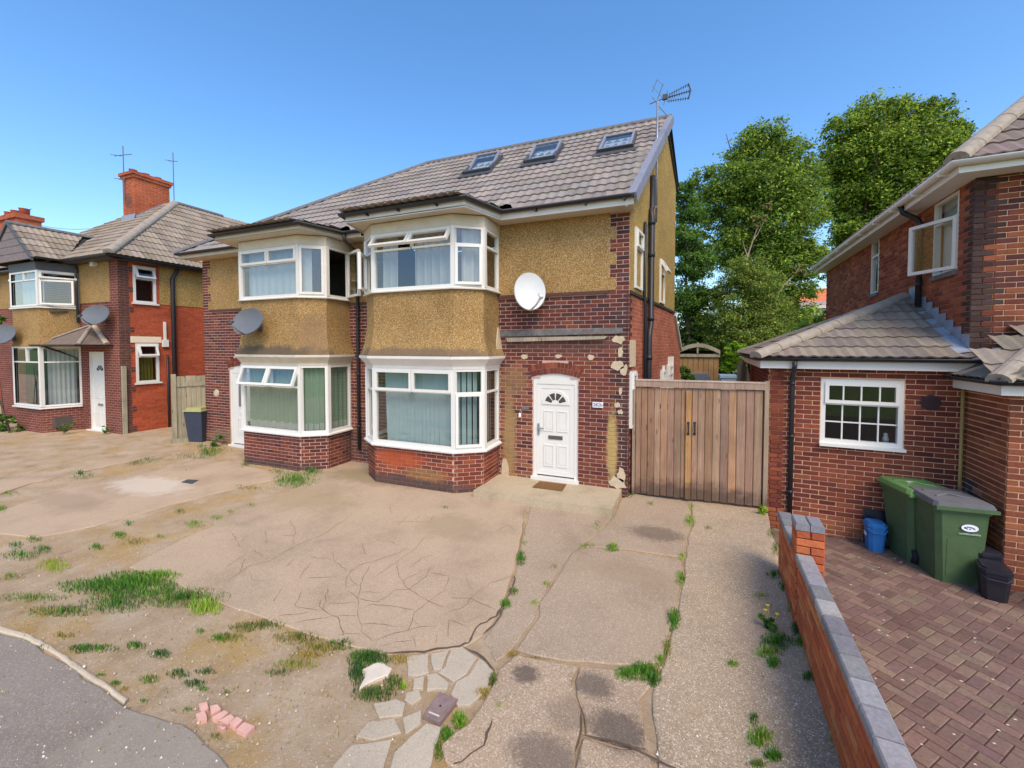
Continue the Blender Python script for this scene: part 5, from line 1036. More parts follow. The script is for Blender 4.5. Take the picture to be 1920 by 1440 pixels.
a, b, c, d = g(1496, 533), g(1600, 528), g(1485, 566), g(1600, 566); m = MB(); m.poly([(c[0]-.5, 0, c[2]), (d[0]+3, 0, d[2]), (d[0]+3, 4, b[2]), (a[0], 4, a[2])]); m.poly([(c[0]-.5, 0, c[2]), (a[0], 4, a[2]), (a[0], 8, c[2])]); m.build('roof', MAT['orangeroof'], FH)
wz = g(1500, 580)[2]; m = MB(); m.poly([(g(1478, 580)[0]-1, -2.2, wz), (d[0]+2, -2.2, wz), (d[0]+2, 0, c[2]), (c[0]-.5, 0, c[2])]); m.build('lower_roof', simple('pinkish_grey_tiles', 'a98f86', .9, .15, 3), FH)
m = MB(); m.box(g(1478, 600)[0]-1, d[0]+2, -2, 6, -.5, wz); m.build('wall', MAT['farbrick'], FH); m = MB(); m.box(g(1478, 600)[0]-1.2, d[0]+2.2, -2.35, -2.1, wz-.12, wz+.12); m.build('gutter', MAT['dishwhite'], FH)
for p0, p1 in (((1488, 584), (1496, 593)), ((1509, 583), (1523, 595)), ((1526, 583), (1549, 595))):
    A_, B_ = g(*p0), g(*p1); fr = MB(); M = Matrix.Translation((A_[0], -2.02, 0)); part = bpy.data.objects.new('window', bpy.data.meshes.new('window')); COL.objects.link(part); part.parent = FH; panel(fr, part, M, B_[0]-A_[0], B_[2], A_[2], [(0, 1, 0, 1, 'fixed', 0)], 'upvc', 'obscure', .12); part.data = fr.mesh('window', MAT['dishwhite'])

# ================================================================== DISHES AND AERIAL
def dish(name, loc, rz, tilt, w, h, mat, label, arm=1):
    r = empty(name, loc, rz, label, 'satellite dish'); T = Matrix.Rotation(-tilt, 4, 'X'); m = MB(); rows = []
    for q in np.linspace(0, 1, 7): rows.append([tuple(T @ Vector((w*q*cos(t), .09*q*q*-1+.09, h*q*sin(t)))) for t in np.linspace(0, 2*pi, 33)])
    m.grid(rows); m.grid([rows[-1], [tuple(T @ Vector((w*1.03*cos(t), .02, h*1.03*sin(t)))) for t in np.linspace(0, 2*pi, 33)], [tuple(T @ Vector((w*.9*cos(t), .06, h*.9*sin(t)))) for t in np.linspace(0, 2*pi, 33)]])
    m.build('reflector', MAT[mat], r, True)
    b = T @ Vector((0, .02, -h)); e = T @ Vector((arm*.12, -.42, -h*.72)); m = MB(); m.tube([tuple(b), tuple((b+e)/2+Vector((0, 0, -.03))), tuple(e)], .02, 8); m.build('feed_arm', MAT['greymetal' if mat != 'dishwhite' else 'upvc_warm'], r, True)
    m = MB(); m.tube([tuple(e+Vector((0, -.03, -.01))), tuple(e+Vector((-arm*.02, .07, .05)))], [.035, .028], 10); m.build('receiver', MAT['darkgrey' if mat != 'dishwhite' else 'upvc_warm'], r, True)
    m = MB(); m.tube([tuple(T @ Vector((0, .1, -.05))), (0, .18, -.1), (0, .30, -.12)], .022, 8); m.box(-.06, .06, .29, .31, -.22, -.02); m.build('wall_bracket', MAT['darkgrey'], r, True); return r
dish('satellite_dish', (-1.74, -.32, 3.59), .5, .22, .29, .36, 'dishwhite', 'oval white satellite dish on the wall above the white arched door', 1)
p = onY(463, 602, -1.34); dish('satellite_dish', (p[0], -1.34, p[2]), .05, .3, .43, .30, 'dishgrey', 'grey oval satellite dish on the left bay render of the paired houses', 1)
p = onY(177, 590, -.86); dish('satellite_dish', (p[0], -.86, p[2]), .25, .3, .46, .31, 'dishgrey', 'dark grey satellite dish above the small tiled porch at far left', 1)
p = onY(2, 626, -1.64); dish('satellite_dish', (p[0], -1.64, p[2]), .3, .3, .46, .31, 'dishgrey', 'grey satellite dish cut off by the left edge of the view', 1)
AE = empty('tv_aerial', tuple(SD @ Vector((1.83, -.10, 5.2))), 0, 'tall pole aerial with yagi head rising above the right gable', 'aerial')
base = np.array(SD @ Vector((1.83, -.10, 5.2))); m = MB(); m.tube([(0, 0, 0), (0, 0, 2.52)], .022, 8); m.build('mast', MAT['greymetal'], AE, True)
m = MB(); m.box(-.02, .02, -.02, .13, .3, .34); m.box(-.02, .02, -.02, .13, .9, .94); m.build('mast_bracket', MAT['greymetal'], AE)
def ae(px, py, dy=0.): return onY(px, py, base[1]+dy)-base
m = MB(); m.tube([tuple(ae(1218, 195)), tuple(ae(1248, 183)), tuple(ae(1296, 170))], .011, 6); m.build('boom', MAT['dishgrey'], AE)
for a_, b_, r_ in (((1223, 172), (1232, 149), .008), ((1233, 186), (1243, 157), .010), ((1232, 196), (1253, 219), .009), ((1223, 182), (1229, 190), .008), ((1244, 197), (1252, 170), .008), ((1222, 160), (1246, 188), .004), ((1232, 150), (1244, 160), .004)): m = MB(); m.tube([tuple(ae(*a_)), tuple(ae(*b_))], r_, 5); m.build('reflector_rod', MAT['dishgrey'], AE)
for a_, b_ in (((1252, 179), (1292, 158)), ((1252, 184), (1294, 170)), ((1250, 190), (1292, 184))):
    m = MB(); A_, B_ = ae(*a_), ae(*b_); m.tube([tuple(A_), tuple(B_)], .007, 5)
    for t in np.linspace(.1, .95, 9): q = A_+(B_-A_)*t; m.tube([tuple(q+np.array([0, -.06, 0])), tuple(q+np.array([0, .06, 0]))], .006, 4)
    m.build('director', MAT['dishgrey'], AE)
m = MB(); m.tube([tuple(ae(1291, 157)), tuple(ae(1295, 169)), tuple(ae(1291, 185))], .016, 6); m.build('end_bracket', MAT['darkgrey'], AE); m = MB(); q = ae(1247, 182); m.box(q[0]-.05, q[0]+.05, -.03, .03, q[2]-.05, q[2]+.05); m.build('junction_box', MAT['darkgrey'], AE)

# ================================================================== GROUND
GZ = -.13
m = MB(); m.poly([(-600, -600, -.62), (600, -600, -.62), (600, 600, -.62), (-600, 600, -.62)]); setp(m.build('ground', MAT['lawn'], None), kind='structure')
def soil_z(x, y): return GZ-.018+.012*mnoise.noise(Vector((x*1.7, y*1.7, 0)))+.007*mnoise.noise(Vector((x*6, y*6, 3)))+max(0, min(.1, (-x-10)*.03))
xs = np.concatenate([np.linspace(-70, -17, 30), np.arange(-16.8, 2.11, .10)]); ys = np.concatenate([np.linspace(-14, -8, 8), np.arange(-7.9, .4, .10), np.linspace(.5, 3, 6)])
m = MB(); wall_u = lambda x, y: rl((x, y, 0)).x
P = [[(min(x, 2.2) if True else x, y, soil_z(x, y)) for x in xs] for y in ys]; m.grid(P); setp(m.build('soil', MAT['soil'], None, True), kind='structure')
def dense(pts, step, j):
    out = []; n = len(pts)
    for i in range(n):
        a, b = np.array(pts[i]), np.array(pts[(i+1) % n]); L = np.linalg.norm(b-a); k = max(1, int(L/step))
        for q in range(k):
            t = q/k; p = a+(b-a)*t; s = j if q else j*.4
            out.append((p[0]+random.uniform(-s, s), p[1]+random.uniform(-s, s)))
    return out
def gpoly(px, z=GZ): return [tuple(onZ(x, y, z)[:2]) for x, y in px]
def slab(name, px, mat, parent, z=GZ, th=.08, j=.012, step=.14, shrink=0., e=.012):
    pts = dense(gpoly(px, z), step, j); A = sum(pts[i][0]*pts[(i+1) % len(pts)][1]-pts[(i+1) % len(pts)][0]*pts[i][1] for i in range(len(pts)))
    if A < 0: pts = pts[::-1]
    c = np.mean(pts, axis=0); inn = []
    for i, p in enumerate(pts):
        a, b = np.array(pts[i-1]), np.array(pts[(i+1) % len(pts)]); d = b-a; l = np.linalg.norm(d)+1e-9; n_ = np.array([-d[1], d[0]])/l; inn.append((p[0]+n_[0]*e, p[1]+n_[1]*e))
    m = MB(); n = len(pts); m.v = [(x, y, z-th) for x, y in pts]+[(x, y, z-e*.6) for x, y in pts]+[(x, y, z) for x, y in inn]
    for i in range(n): k = (i+1) % n; m.f += [(i, k, n+k, n+i), (n+i, n+k, 2*n+k, 2*n+i)]; m.c += [None, None]
    m.f.append(tuple(range(2*n, 3*n))); m.c.append(None)
    return m.build(name, MAT[mat], parent)
DV = bpy.data.objects.new('driveway', None); COL.objects.link(DV); DV.location = (0, 0, 0); setp(DV, kind='structure')
slab('concrete_slab', [(560, 880), (575, 906), (500, 940), (430, 972), (330, 1016), (243, 1062), (332, 1093), (440, 1140), (560, 1182), (640, 1206), (725, 1227), (800, 1223), (870, 1214), (905, 1190), (935, 1150), (950, 1110), (965, 1060), (975, 1010), (985, 965), (992, 925), (990, 860), (700, 850)], 'conc_main', DV, GZ+.004, .1)
slab('concrete_slab', [(996, 945), (1100, 960), (1148, 968), (1122, 990), (1106, 1010), (1085, 1025), (1060, 1050), (1040, 1080), (1020, 1110), (1006, 1140), (1003, 1160), (985, 1180), (968, 1205), (955, 1222), (930, 1240), (905, 1200), (940, 1152), (955, 1110), (970, 1060), (980, 1010), (990, 968)], 'conc_mid', DV, GZ-.002)
slab('concrete_slab', [(1152, 968), (1165, 935), (1190, 925), (1290, 945), (1295, 985), (1285, 1010), (1280, 1045), (1180, 1030), (1098, 1025), (1115, 1005), (1130, 990)], 'conc_mid', DV, GZ+.002)
slab('concrete_slab', [(1075, 1033), (1095, 1029), (1180, 1035), (1277, 1050), (1276, 1090), (1262, 1150), (1245, 1215), (1240, 1240), (1160, 1246), (1100, 1240), (1060, 1238), (1000, 1228), (968, 1218), (990, 1185), (1012, 1155), (1012, 1130), (1030, 1105), (1050, 1072)], 'conc_mid', DV, GZ+.006)
slab('concrete_slab', [(1297, 942), (1440, 962), (1447, 1000), (1460, 1060), (1480, 1130), (1510, 1220), (1545, 1330), (1590, 1450), (1235, 1450), (1232, 1380), (1222, 1300), (1245, 1245), (1252, 1215), (1270, 1150), (1283, 1090), (1285, 1050), (1290, 1010), (1300, 985)], 'conc_rough', DV, GZ+.0)
slab('concrete_slab', [(968, 1226), (1000, 1234), (1060, 1244), (1082, 1250), (1072, 1275), (1080, 1310), (1092, 1335), (1088, 1370), (1078, 1420), (1070, 1455), (870, 1455), (835, 1425), (828, 1395), (850, 1375), (880, 1355), (905, 1320), (925, 1280), (935, 1255)], 'conc_front', DV, GZ+.008)
slab('concrete_slab', [(1088, 1250), (1160, 1254), (1215, 1262), (1220, 1285), (1200, 1310), (1208, 1360), (1210, 1400), (1165, 1395), (1100, 1375), (1096, 1340), (1082, 1305), (1078, 1275)], 'conc_front', DV, GZ+.003); slab('concrete_slab', [(1094, 1382), (1165, 1402), (1215, 1405), (1228, 1455), (1076, 1455), (1084, 1420)], 'conc_front', DV, GZ+.005)
# broken paving by the cover
for q in ([(762, 1228), (802, 1225), (805, 1260), (780, 1268), (765, 1265)], [(808, 1225), (842, 1218), (828, 1255), (812, 1255)], [(846, 1218), (868, 1214), (895, 1232), (875, 1262), (850, 1278), (822, 1260), (834, 1250)], [(900, 1234), (922, 1248), (925, 1262), (905, 1300), (880, 1322), (858, 1322), (846, 1300), (855, 1278), (880, 1264)], [(776, 1272), (795, 1268), (793, 1290), (775, 1292)], [(800, 1264), (818, 1262), (842, 1280), (838, 1292), (800, 1292)], [(762, 1298), (785, 1292), (790, 1308), (770, 1320), (758, 1312)], [(700, 1318), (742, 1310), (760, 1318), (755, 1340), (710, 1345)], [(690, 1352), (740, 1346), (752, 1372), (700, 1388), (668, 1380)], [(755, 1345), (790, 1330), (788, 1355), (760, 1375)], [(770, 1380), (800, 1355), (828, 1362), (815, 1400), (800, 1455), (726, 1455), (740, 1410)], [(660, 1395), (735, 1385), (722, 1430), (715, 1455), (610, 1455)]): slab('paving_fragment', q, 'conc_pale', DV, GZ+random.uniform(.0, .006), .05, .008, .07, 0, .006)
slab('concrete_fragment', [(678, 1255), (705, 1241), (718, 1240), (735, 1252), (728, 1265), (708, 1272), (690, 1280), (674, 1292), (684, 1268)], 'fragment', DV, GZ+.012, .04, .01, .06)
# scored lines and cracks on the big slab
CK = MB(); CD = MB()
def crack(mb, pts, w=.008, z=GZ+.0065, j=.012):
    P = []
    for a, b in zip(pts, pts[1:]):
        A_, B_ = onZ(*a, z), onZ(*b, z); n = max(2, int(np.linalg.norm(B_-A_)/.06))
        for k in range(n): t = k/n; p = A_+(B_-A_)*t; P.append(np.array([p[0]+random.uniform(-j, j), p[1]+random.uniform(-j, j)]))
    P.append(onZ(*pts[-1], z)[:2]); L = []; R = []
    for i, p in enumerate(P):
        d = P[min(i+1, len(P)-1)]-P[max(i-1, 0)]; d = d/(np.linalg.norm(d)+1e-9); n_ = np.array([-d[1], d[0]]); ww = w*random.uniform(.4, 1.2)*(.25 if i in (0, len(P)-1) else 1); L.append((p[0]+n_[0]*ww/2, p[1]+n_[1]*ww/2, z)); R.append((p[0]-n_[0]*ww/2, p[1]-n_[1]*ww/2, z))
    mb.grid([L, R])
zc = lambda *a: [(420+x/3, 860+y/3) for x, y in a]
for q in (zc((20, 690), (130, 610), (270, 570), (400, 490), (550, 430), (640, 370), (705, 325)), zc((690, 640), (760, 600), (860, 570), (960, 540), (1035, 500)), zc((680, 720), (690, 660), (730, 620)), zc((820, 600), (775, 690), (755, 780), (755, 890), (780, 970), (840, 1040)), zc((1130, 440), (1060, 520), (970, 580), (840, 670)), zc((968, 580), (985, 660), (1035, 730), (1150, 800), (1250, 840)), zc((1160, 605), (1130, 670), (1040, 730), (960, 740), (860, 805), (760, 790), (690, 740)), zc((1270, 660), (1240, 740), (1150, 800), (1080, 860), (1035, 970)), zc((1620, 655), (1500, 700), (1400, 770), (1340, 840), (1230, 875)), zc((540, 790), (535, 830), (570, 860), (640, 890), (670, 1000)), zc((580, 730), (575, 800), (555, 850), (400, 835), (440, 740)), zc((460, 670), (640, 665)), zc((580, 812), (750, 808)), zc((400, 920), (610, 885), (750, 880)), zc((760, 925), (900, 928), (980, 945)), zc((790, 835), (830, 820), (1000, 835), (1070, 850)), zc((840, 1025), (960, 980), (1100, 950), (1190, 940)), zc((880, 1050), (1050, 1020)), zc((1265, 905), (1260, 1010)), zc((1265, 905), (1370, 940)), zc((1055, 895), (1100, 940)), zc((700, 665), (755, 720)), zc((370, 345), (400, 410), (390, 490)), zc((130, 430), (90, 470)), zc((45, 415), (95, 500)), zc((605, 520), (620, 570), (690, 630)), zc((480, 550), (610, 570)), zc((775, 470), (780, 510), (800, 540)), zc((930, 255), (940, 305)), zc((1040, 315), (975, 380)), zc((1110, 320), (1050, 355)), zc((1180, 315), (1150, 365)), zc((950, 355), (1150, 355)), zc((1530, 410), (1600, 370), (1640, 410)), zc((1360, 650), (1370, 700), (1400, 745)), zc((1150, 640), (1270, 660)), zc((640, 990), (770, 985)), zc((770, 750), (890, 750)), zc((1280, 780), (1400, 790), (1530, 850)), zc((300, 885), (480, 860)), zc((80, 650), (120, 560)), zc((10, 610), (130, 530)), zc((420, 680), (490, 580)), zc((340, 610), (400, 560)), zc((230, 400), (240, 480)), zc((320, 430), (410, 430)), zc((1060, 990), (1080, 1060)), zc((1200, 990), (1190, 1050)), zc((1690, 280), (1680, 400), (1650, 600)), zc((500, 470), (620, 450)), zc((860, 450), (900, 470)), zc((1040, 620), (1110, 560), (1180, 540)), zc((1000, 690), (1090, 645)), zc((160, 510), (220, 550)), zc((150, 640), (158, 680), (230, 690)), zc((280, 810), (330, 720)), zc((930, 460), (985, 490)), zc((1130, 560), (1150, 580))): crack(CK, q)
for q in (zc((1630, 655), (1640, 700), (1590, 790), (1530, 880), (1440, 930), (1390, 1010), (1360, 1040), (1300, 1055), (1200, 1070), (1130, 1080), (900, 1090)),): crack(CD, q, .022, GZ+.011, .02)
for q in ([(868, 1214), (895, 1226), (915, 1240), (928, 1258)], [(925, 1348), (918, 1372), (905, 1400), (870, 1425), (850, 1432)], [(1092, 1330), (1090, 1370), (1078, 1410)], [(1090, 1378), (1140, 1390), (1180, 1400), (1230, 1425), (1280, 1445)], [(905, 1190), (925, 1170), (945, 1140)]): crack(CD, q, .02, GZ+.0125, .015)
CK.build('scored_lines', MAT['crack'], DV); CD.build('crack_lines', MAT['crackdark'], DV)
# step, doormat, cover
ST_ = MB(); P = [(-2.55, -1.04), (-.13, -1.0), (-.1, .0), (-2.51, .0)]; ST_.prism(dense(P, .1, .006), -.2, 0.); so = ST_.build('doorstep', MAT['conc_step'], None); setp(so, 'low concrete doorstep slab in front of the white arched door', 'step')
dm = [onZ(x, y, .004) for x, y in ((1012, 903), (1062, 909), (1054, 921), (998, 914))]; m = MB(); m.prism([tuple(p[:2]) for p in dm][::-1], .001, .016); setp(m.build('doormat', MAT['coir'], None), 'brown coir doormat on the concrete step', 'doormat')
cv = [onZ(x, y, GZ+.01) for x, y in ((792.5, 1342.5), (825, 1356), (858.75, 1312.5), (825, 1298.75))]; cc = np.mean(cv, axis=0); CV = empty('stopcock_cover', tuple(cc), 0, 'small rusty iron stopcock cover set in the broken paving', 'cover')
Q = [tuple((p-cc)[:2]) for p in cv]; m = MB(); m.prism(Q, -.03, .008); m.build('frame', MAT['iron'], CV); m = MB(); m.prism([(x*.86, y*.86) for x, y in Q], .008, .013); l = m.build('lid', MAT['iron'], CV); m = MB(); m.lathe([(0, .0145), (.009, .014)], 10); m.build('keyhole', MAT['blackink'], l); m = MB(); m.poly([(Q[0][0]*.75+Q[1][0]*t*.0+(Q[1][0]-Q[0][0])*s*.75, Q[0][1]*.75+(Q[1][1]-Q[0][1])*s*.75+o, .0142) for s, o, t in ((.1, .0, 0), (.9, .0, 0), (.9, .012, 0), (.1, .012, 0))]); m.build('raised_lettering', MAT['fragment'], l)
for k, q in enumerate(([(372, 1320), (388, 1316), (391, 1328), (378, 1338)], [(394, 1325), (408, 1322), (414, 1330), (396, 1342)], [(367, 1341), (384, 1336), (388, 1347), (371, 1352)], [(398, 1345), (420, 1332), (428, 1336), (412, 1350)], [(412, 1352), (432, 1340), (440, 1347), (426, 1360)], [(430, 1358), (444, 1346), (455, 1352), (442, 1366)], [(443, 1368), (458, 1354), (478, 1362), (462, 1378)], [(408, 1362), (424, 1364), (418, 1370)])):
    pts = gpoly(q, GZ+.01); A = sum(pts[i][0]*pts[(i+1) % len(pts)][1]-pts[(i+1) % len(pts)][0]*pts[i][1] for i in range(len(pts))); pts = pts[::-1] if A < 0 else pts
    m = MB(); m.prism(pts, GZ-.03, GZ+.012+.004*(k % 3)); setp(m.build('brick_fragment', MAT['pinkbrick'], None), 'one of the pale pink broken brick pieces pressed into the bare soil', 'brick', 'pink brick pieces in the soil')
q = gpoly([(340, 905), (352, 900), (372, 901), (360, 908)]); m = MB(); m.prism(q[::-1], GZ-.02, GZ+.014); setp(m.build('drain_cover', MAT['darkgrey'], None), 'small dark drain cover set in the pale sandy drive on the left', 'cover')
# left drive, paths, pavement
LD = bpy.data.objects.new('left_drive', None); COL.objects.link(LD); setp(LD, kind='structure')
slab('concrete_slab', [(-200, 1010), (-60, 975), (0, 958), (120, 918), (250, 893), (330, 874), (430, 864), (500, 882), (545, 893), (470, 908), (400, 925), (300, 952), (180, 985), (60, 1008), (0, 1000), (-100, 1030)], 'conc_sand', LD, GZ+.004, .1, .03, .25)
NP = bpy.data.objects.new('neighbour_path', None); COL.objects.link(NP); setp(NP, kind='structure')
zn = GZ+.03
slab('concrete_slab', [(-300, 960), (-60, 915), (0, 900), (135, 872), (250, 852), (300, 838), (345, 840), (300, 852), (150, 885), (60, 905), (0, 925), (-100, 950)], 'conc_sand', NP, zn, .1, .02, .2)
slab('asphalt_patch', [(-300, 925), (-60, 880), (0, 867), (68, 862), (135, 871), (0, 898), (-80, 915)], 'asphalt_path', NP, zn+.006, .1, .02, .2); slab('asphalt_patch', [(78, 860), (180, 838), (260, 822), (312, 812), (315, 832), (240, 852), (140, 870)], 'asphalt_path', NP, zn+.004, .1, .02, .2); slab('asphalt_patch', [(-200, 880), (0, 838), (120, 822), (230, 815), (170, 838), (70, 858), (0, 864)], 'conc_mid', NP, zn, .1, .02, .2)
PV = bpy.data.objects.new('pavement', None); COL.objects.link(PV); setp(PV, kind='structure')
slab('asphalt', [(-700, 1160), (-200, 1165), (0, 1186), (60, 1204), (130, 1248), (205, 1300), (260, 1335), (345, 1356), (390, 1395), (440, 1450), (520, 1700), (-900, 1700)], 'asphalt', PV, GZ-.004, .1, .015, .12); 
for a, b in (([(-60, 1150), (20, 1176), (70, 1196), (62, 1204), (-60, 1160)]), ) if False else ():
    pass
kb = [(0, 1172), (50, 1186), (95, 1208), (150, 1246), (195, 1275), (240, 1308)]
for a, b in zip(kb, kb[1:]):
    q = [a, b, (b[0]-7, b[1]+9), (a[0]-7, a[1]+9)]; slab('edging_stone', q, 'edging', PV, GZ+.008, .06, .006, .08)
# block paving on the right drive
BP_ = bpy.data.objects.new('block_paving', None); COL.objects.link(BP_); BP_.location = RO_; BP_.rotation_euler = (0, 0, RA); setp(BP_, kind='structure')
m = MB(); m.grid([[(u, v, PAVE_Z(v)-.008) for u in (-.72, 5.)] for v in (.05, -12)]); m.build('joint_bed', MAT['joint'], BP_)
pal_bl = [lin(c) for c in ('7d6459', '84695c', '745a50', '7a6058', '86705f')]; its = []
ang = pi/4+.12
for n in range(-70, 80):
    for q in range(-16, 18):
        for kind in (0, 1):
            cx_, cy_ = (n+4*q, n) if kind == 0 else (n+4*q, n+1); L_, W_ = (2, 1) if kind == 0 else (1, 2); x, y = (cx_+L_/2)*.1, (cy_+W_/2)*.1
            u, v = x*cos(ang)-y*sin(ang)+.5, x*sin(ang)+y*cos(ang)-3.2
            if not (-.68 < u < 3.2 and -8.5 < v < -.05): continue
            if u > 1.6 and v > -1.0: continue
            P = rw(u, v, PAVE_Z(v)); a, b, z = pix(P)
            if z < .3 or a > 1990 or a < 1300 or b > 1520: continue
            its.append((z, u, v, ang+(pi/2 if kind else 0.)))
its.sort(); bm_ = MB(); bm_.box(-.0965, .0965, -.0465, .0465, -.05, -.004); bm_.poly([(-.092, -.042, 0), (.092, -.042, 0), (.092, .042, 0), (-.092, .042, 0)])
for (p, q) in (((-.0965, -.0465), (.0965, -.0465)), ((.0965, -.0465), (.0965, .0465)), ((.0965, .0465), (-.0965, .0465)), ((-.0965, .0465), (-.0965, -.0465))): f_ = lambda p: (math.copysign(.092, p[0]), math.copysign(.042, p[1]), 0); bm_.poly([p+(-.004,), q+(-.004,), f_(q), f_(p)])
bme = bm_.mesh('paving_block', MAT['blockobj']); st = MB()
for k, (z, u, v, a) in enumerate(its):
    M = Matrix.Translation((u, v, PAVE_Z(v)+random.uniform(-.0015, .0015))) @ Matrix.Rotation(-.022, 4, 'X') @ Matrix.Rotation(a, 4, 'Z'); c = jit(random.choice(pal_bl), .08, .03)
    if k < 300: link('paving_block', bme, MAT['blockobj'], BP_, M, c)
    else: st.k = c; st.box(-.0965, .0965, -.0465, .0465, -.05, 0., M)
if st.v: setp(st.build('paving_blocks', MAT['blockatt'], BP_), kind='stuff')
pb = MB()
for k in range(90):
    u, v = random.uniform(-.6, 1.6), random.uniform(-5.5, -.5); s = random.uniform(.004, .012); z = PAVE_Z(v)+.001; pb.poly([(u-s, v-s*.6, z+.002), (u+s*1.2, v-s*.5, z+.002), (u+s*.8, v+s*.7, z+.004), (u-s*.9, v+s*.6, z+.003)])
o = pb.build('paving_litter', MAT['fragment'], BP_); setp(o, kind='stuff')

# ================================================================== LEFT SIDE GATE, POST, BIN
g0, g1 = np.array([-12.08, -.52]), np.array([-11.5, .95]); LG = empty('side_gate', (g0[0], g0[1], -.1), atan2(g1[1]-g0[1], g1[0]-g0[0]), 'grey timber side gate between the far left house and the paired houses', 'gate'); W = float(np.linalg.norm(g1-g0))
for k in range(13): x = .1+k*(W-.1)/13; m = MB(); m.box(x, x+(W-.1)/13-.008, -.01+.01*(k % 2), .015+.01*(k % 2), .06, 1.84+random.uniform(-.01, .01)); m.build('plank', MAT['fencewood'], LG)
m = MB(); m.box(.08, W, -.035, -.012, 1.55, 1.68); m.build('rail', MAT['fencewood'], LG); m = MB(); m.box(0, .1, -.06, .04, 0, 1.9); m.build('gate_post', MAT['fencewood'], LG)
m = MB(); m.box(-.05, W*.5, -.12, -.02, -.02, .12); m.build('gravel_board', MAT['fencewood'], LG)
p = onZ(234, 812, -.02); m = MB(); m.box(-.05, .05, -.05, .05, -.2, 1.98); setp(m.build('timber_post', MAT['fencewood'], None, False, Matrix.Translation((p[0], p[1], 0)) @ Matrix.Rotation(.015, 4, 'Y')), 'pale weathered timber post at the corner of the far left house', 'post')
NB = empty('wheelie_bin', (-11.72, .02, -.1), .3, 'dark blue bin with faded yellow lid by the left side gate', 'bin'); m = MB(); rows = []
for t, z in ((0, 0), (1, .86)): w, d = .2+.06*t, .22+.08*t; S = [(-w, -d), (w, -d), (w, d), (-w, d), (-w, -d)]; rows.append([(x, y, z) for x, y in S])
m.grid(rows); m.build('body', MAT['navybin'], NB); m = MB(); m.prism([(-.28, -.33), (.28, -.33), (.28, .32), (-.28, .32)], .862, .9); m.prism([(-.22, -.26), (.22, -.26), (.22, .25), (-.22, .25)], .9, .96); m.build('lid', MAT['yellowlid'], NB)

# ================================================================== BACK GARDEN SEEN OVER THE GATE
def gp(px, py, y): return onY(px, py, y)
SH = empty('garden_shed', tuple(gp(1325, 705, 9.)*np.array([1, 1, 0])+np.array([0, 0, -.3])), 0, 'brown timber garden shelter with shallow arched roof seen over the wide gate', 'shed')
o_ = np.array(SH.location); q = lambda px, py, dy=0.: tuple(gp(px, py, 9.+dy)-o_)
xs_ = np.linspace(1271, 1348, 9)
for a, b in zip(xs_, xs_[1:]): A_, B_ = q(a, 668), q(b, 668); m = MB(); m.box(A_[0]+.006, B_[0]-.006, 0, .04, 0, A_[2]); m.build('board', MAT['shedwood'], SH)
A_, B_ = q(1268, 668), q(1350, 668); m = MB(); m.box(A_[0], B_[0], -.06, 0, A_[2]-.02, A_[2]+.09); m.build('beam', MAT['batten'], SH)
ar = [q(1268+82*t, 664-13*sin(pi*t)) for t in np.linspace(0, 1, 13)]; m = MB(); m.grid([[(p[0], -.1, p[2]) for p in ar], [(p[0], -.1, p[2]+.14) for p in ar], [(p[0], 1.8, p[2]+.14) for p in ar]]); m.build('arched_roof', MAT['batten'], SH); m = MB(); mid = q(1308, 660); m.box(mid[0]-.03, mid[0]+.03, -.08, -.02, mid[2]-.05, mid[2]+.35); m.build('king_post', MAT['batten'], SH); m = MB(); m.box(A_[0], B_[0], 1.5, 1.55, 0, A_[2]+.2); m.build('back_panel', MAT['dark'], SH)
a, b = gp(1290, 707, 7.5), gp(1332, 707, 7.5); m = MB(); m.prism([(a[0], 7.3), (b[0], 7.3), (b[0], 8.), (a[0], 8.)], -.5, float(a[2])+.05); m.prism([(a[0]+.08, 7.34), (b[0]-.08, 7.34), (b[0]-.08, 7.96), (a[0]+.08, 7.96)], float(a[2])+.05, float(a[2])+.12); setp(m.build('covered_bench', MAT['greyfab'], None), 'low grey covered object just showing over the gate in front of the shelter', 'cover')
a, b = gp(1352, 708, 6.5), gp(1380, 708, 6.5); m = MB(); m.prism([(a[0], 6.4), (b[0], 6.4), (b[0], 7.), (a[0], 7.)], -.5, float(a[2])); m.prism([(a[0]-.03, 6.37), (b[0]+.03, 6.37), (b[0]+.03, 7.03), (a[0]-.03, 7.03)], float(a[2]), float(a[2])+.08); setp(m.build('storage_box', MAT['gardenblue'], None), 'pale blue lidded box just showing over the gate beside the bush', 'box')
for k, (px, t) in enumerate(((1383, 682), (1390, 674), (1398, 678), (1404, 676))):
    a = gp(px, t, 3.2); m = MB(); m.box(-.035, .035, -.03, .03, 0, float(a[2])+.4); setp(m.build('fence_post', MAT['fencewood'], None, False, Matrix.Translation((a[0], 3.2+.12*k, -.4)) @ Matrix.Rotation(random.uniform(-.02, .02), 4, 'Y')), ('leftmost', 'second from left', 'third from left', 'rightmost')[k]+' of four rough timber stakes beside the extension wall above the gate', 'post', 'timber stakes by the extension')

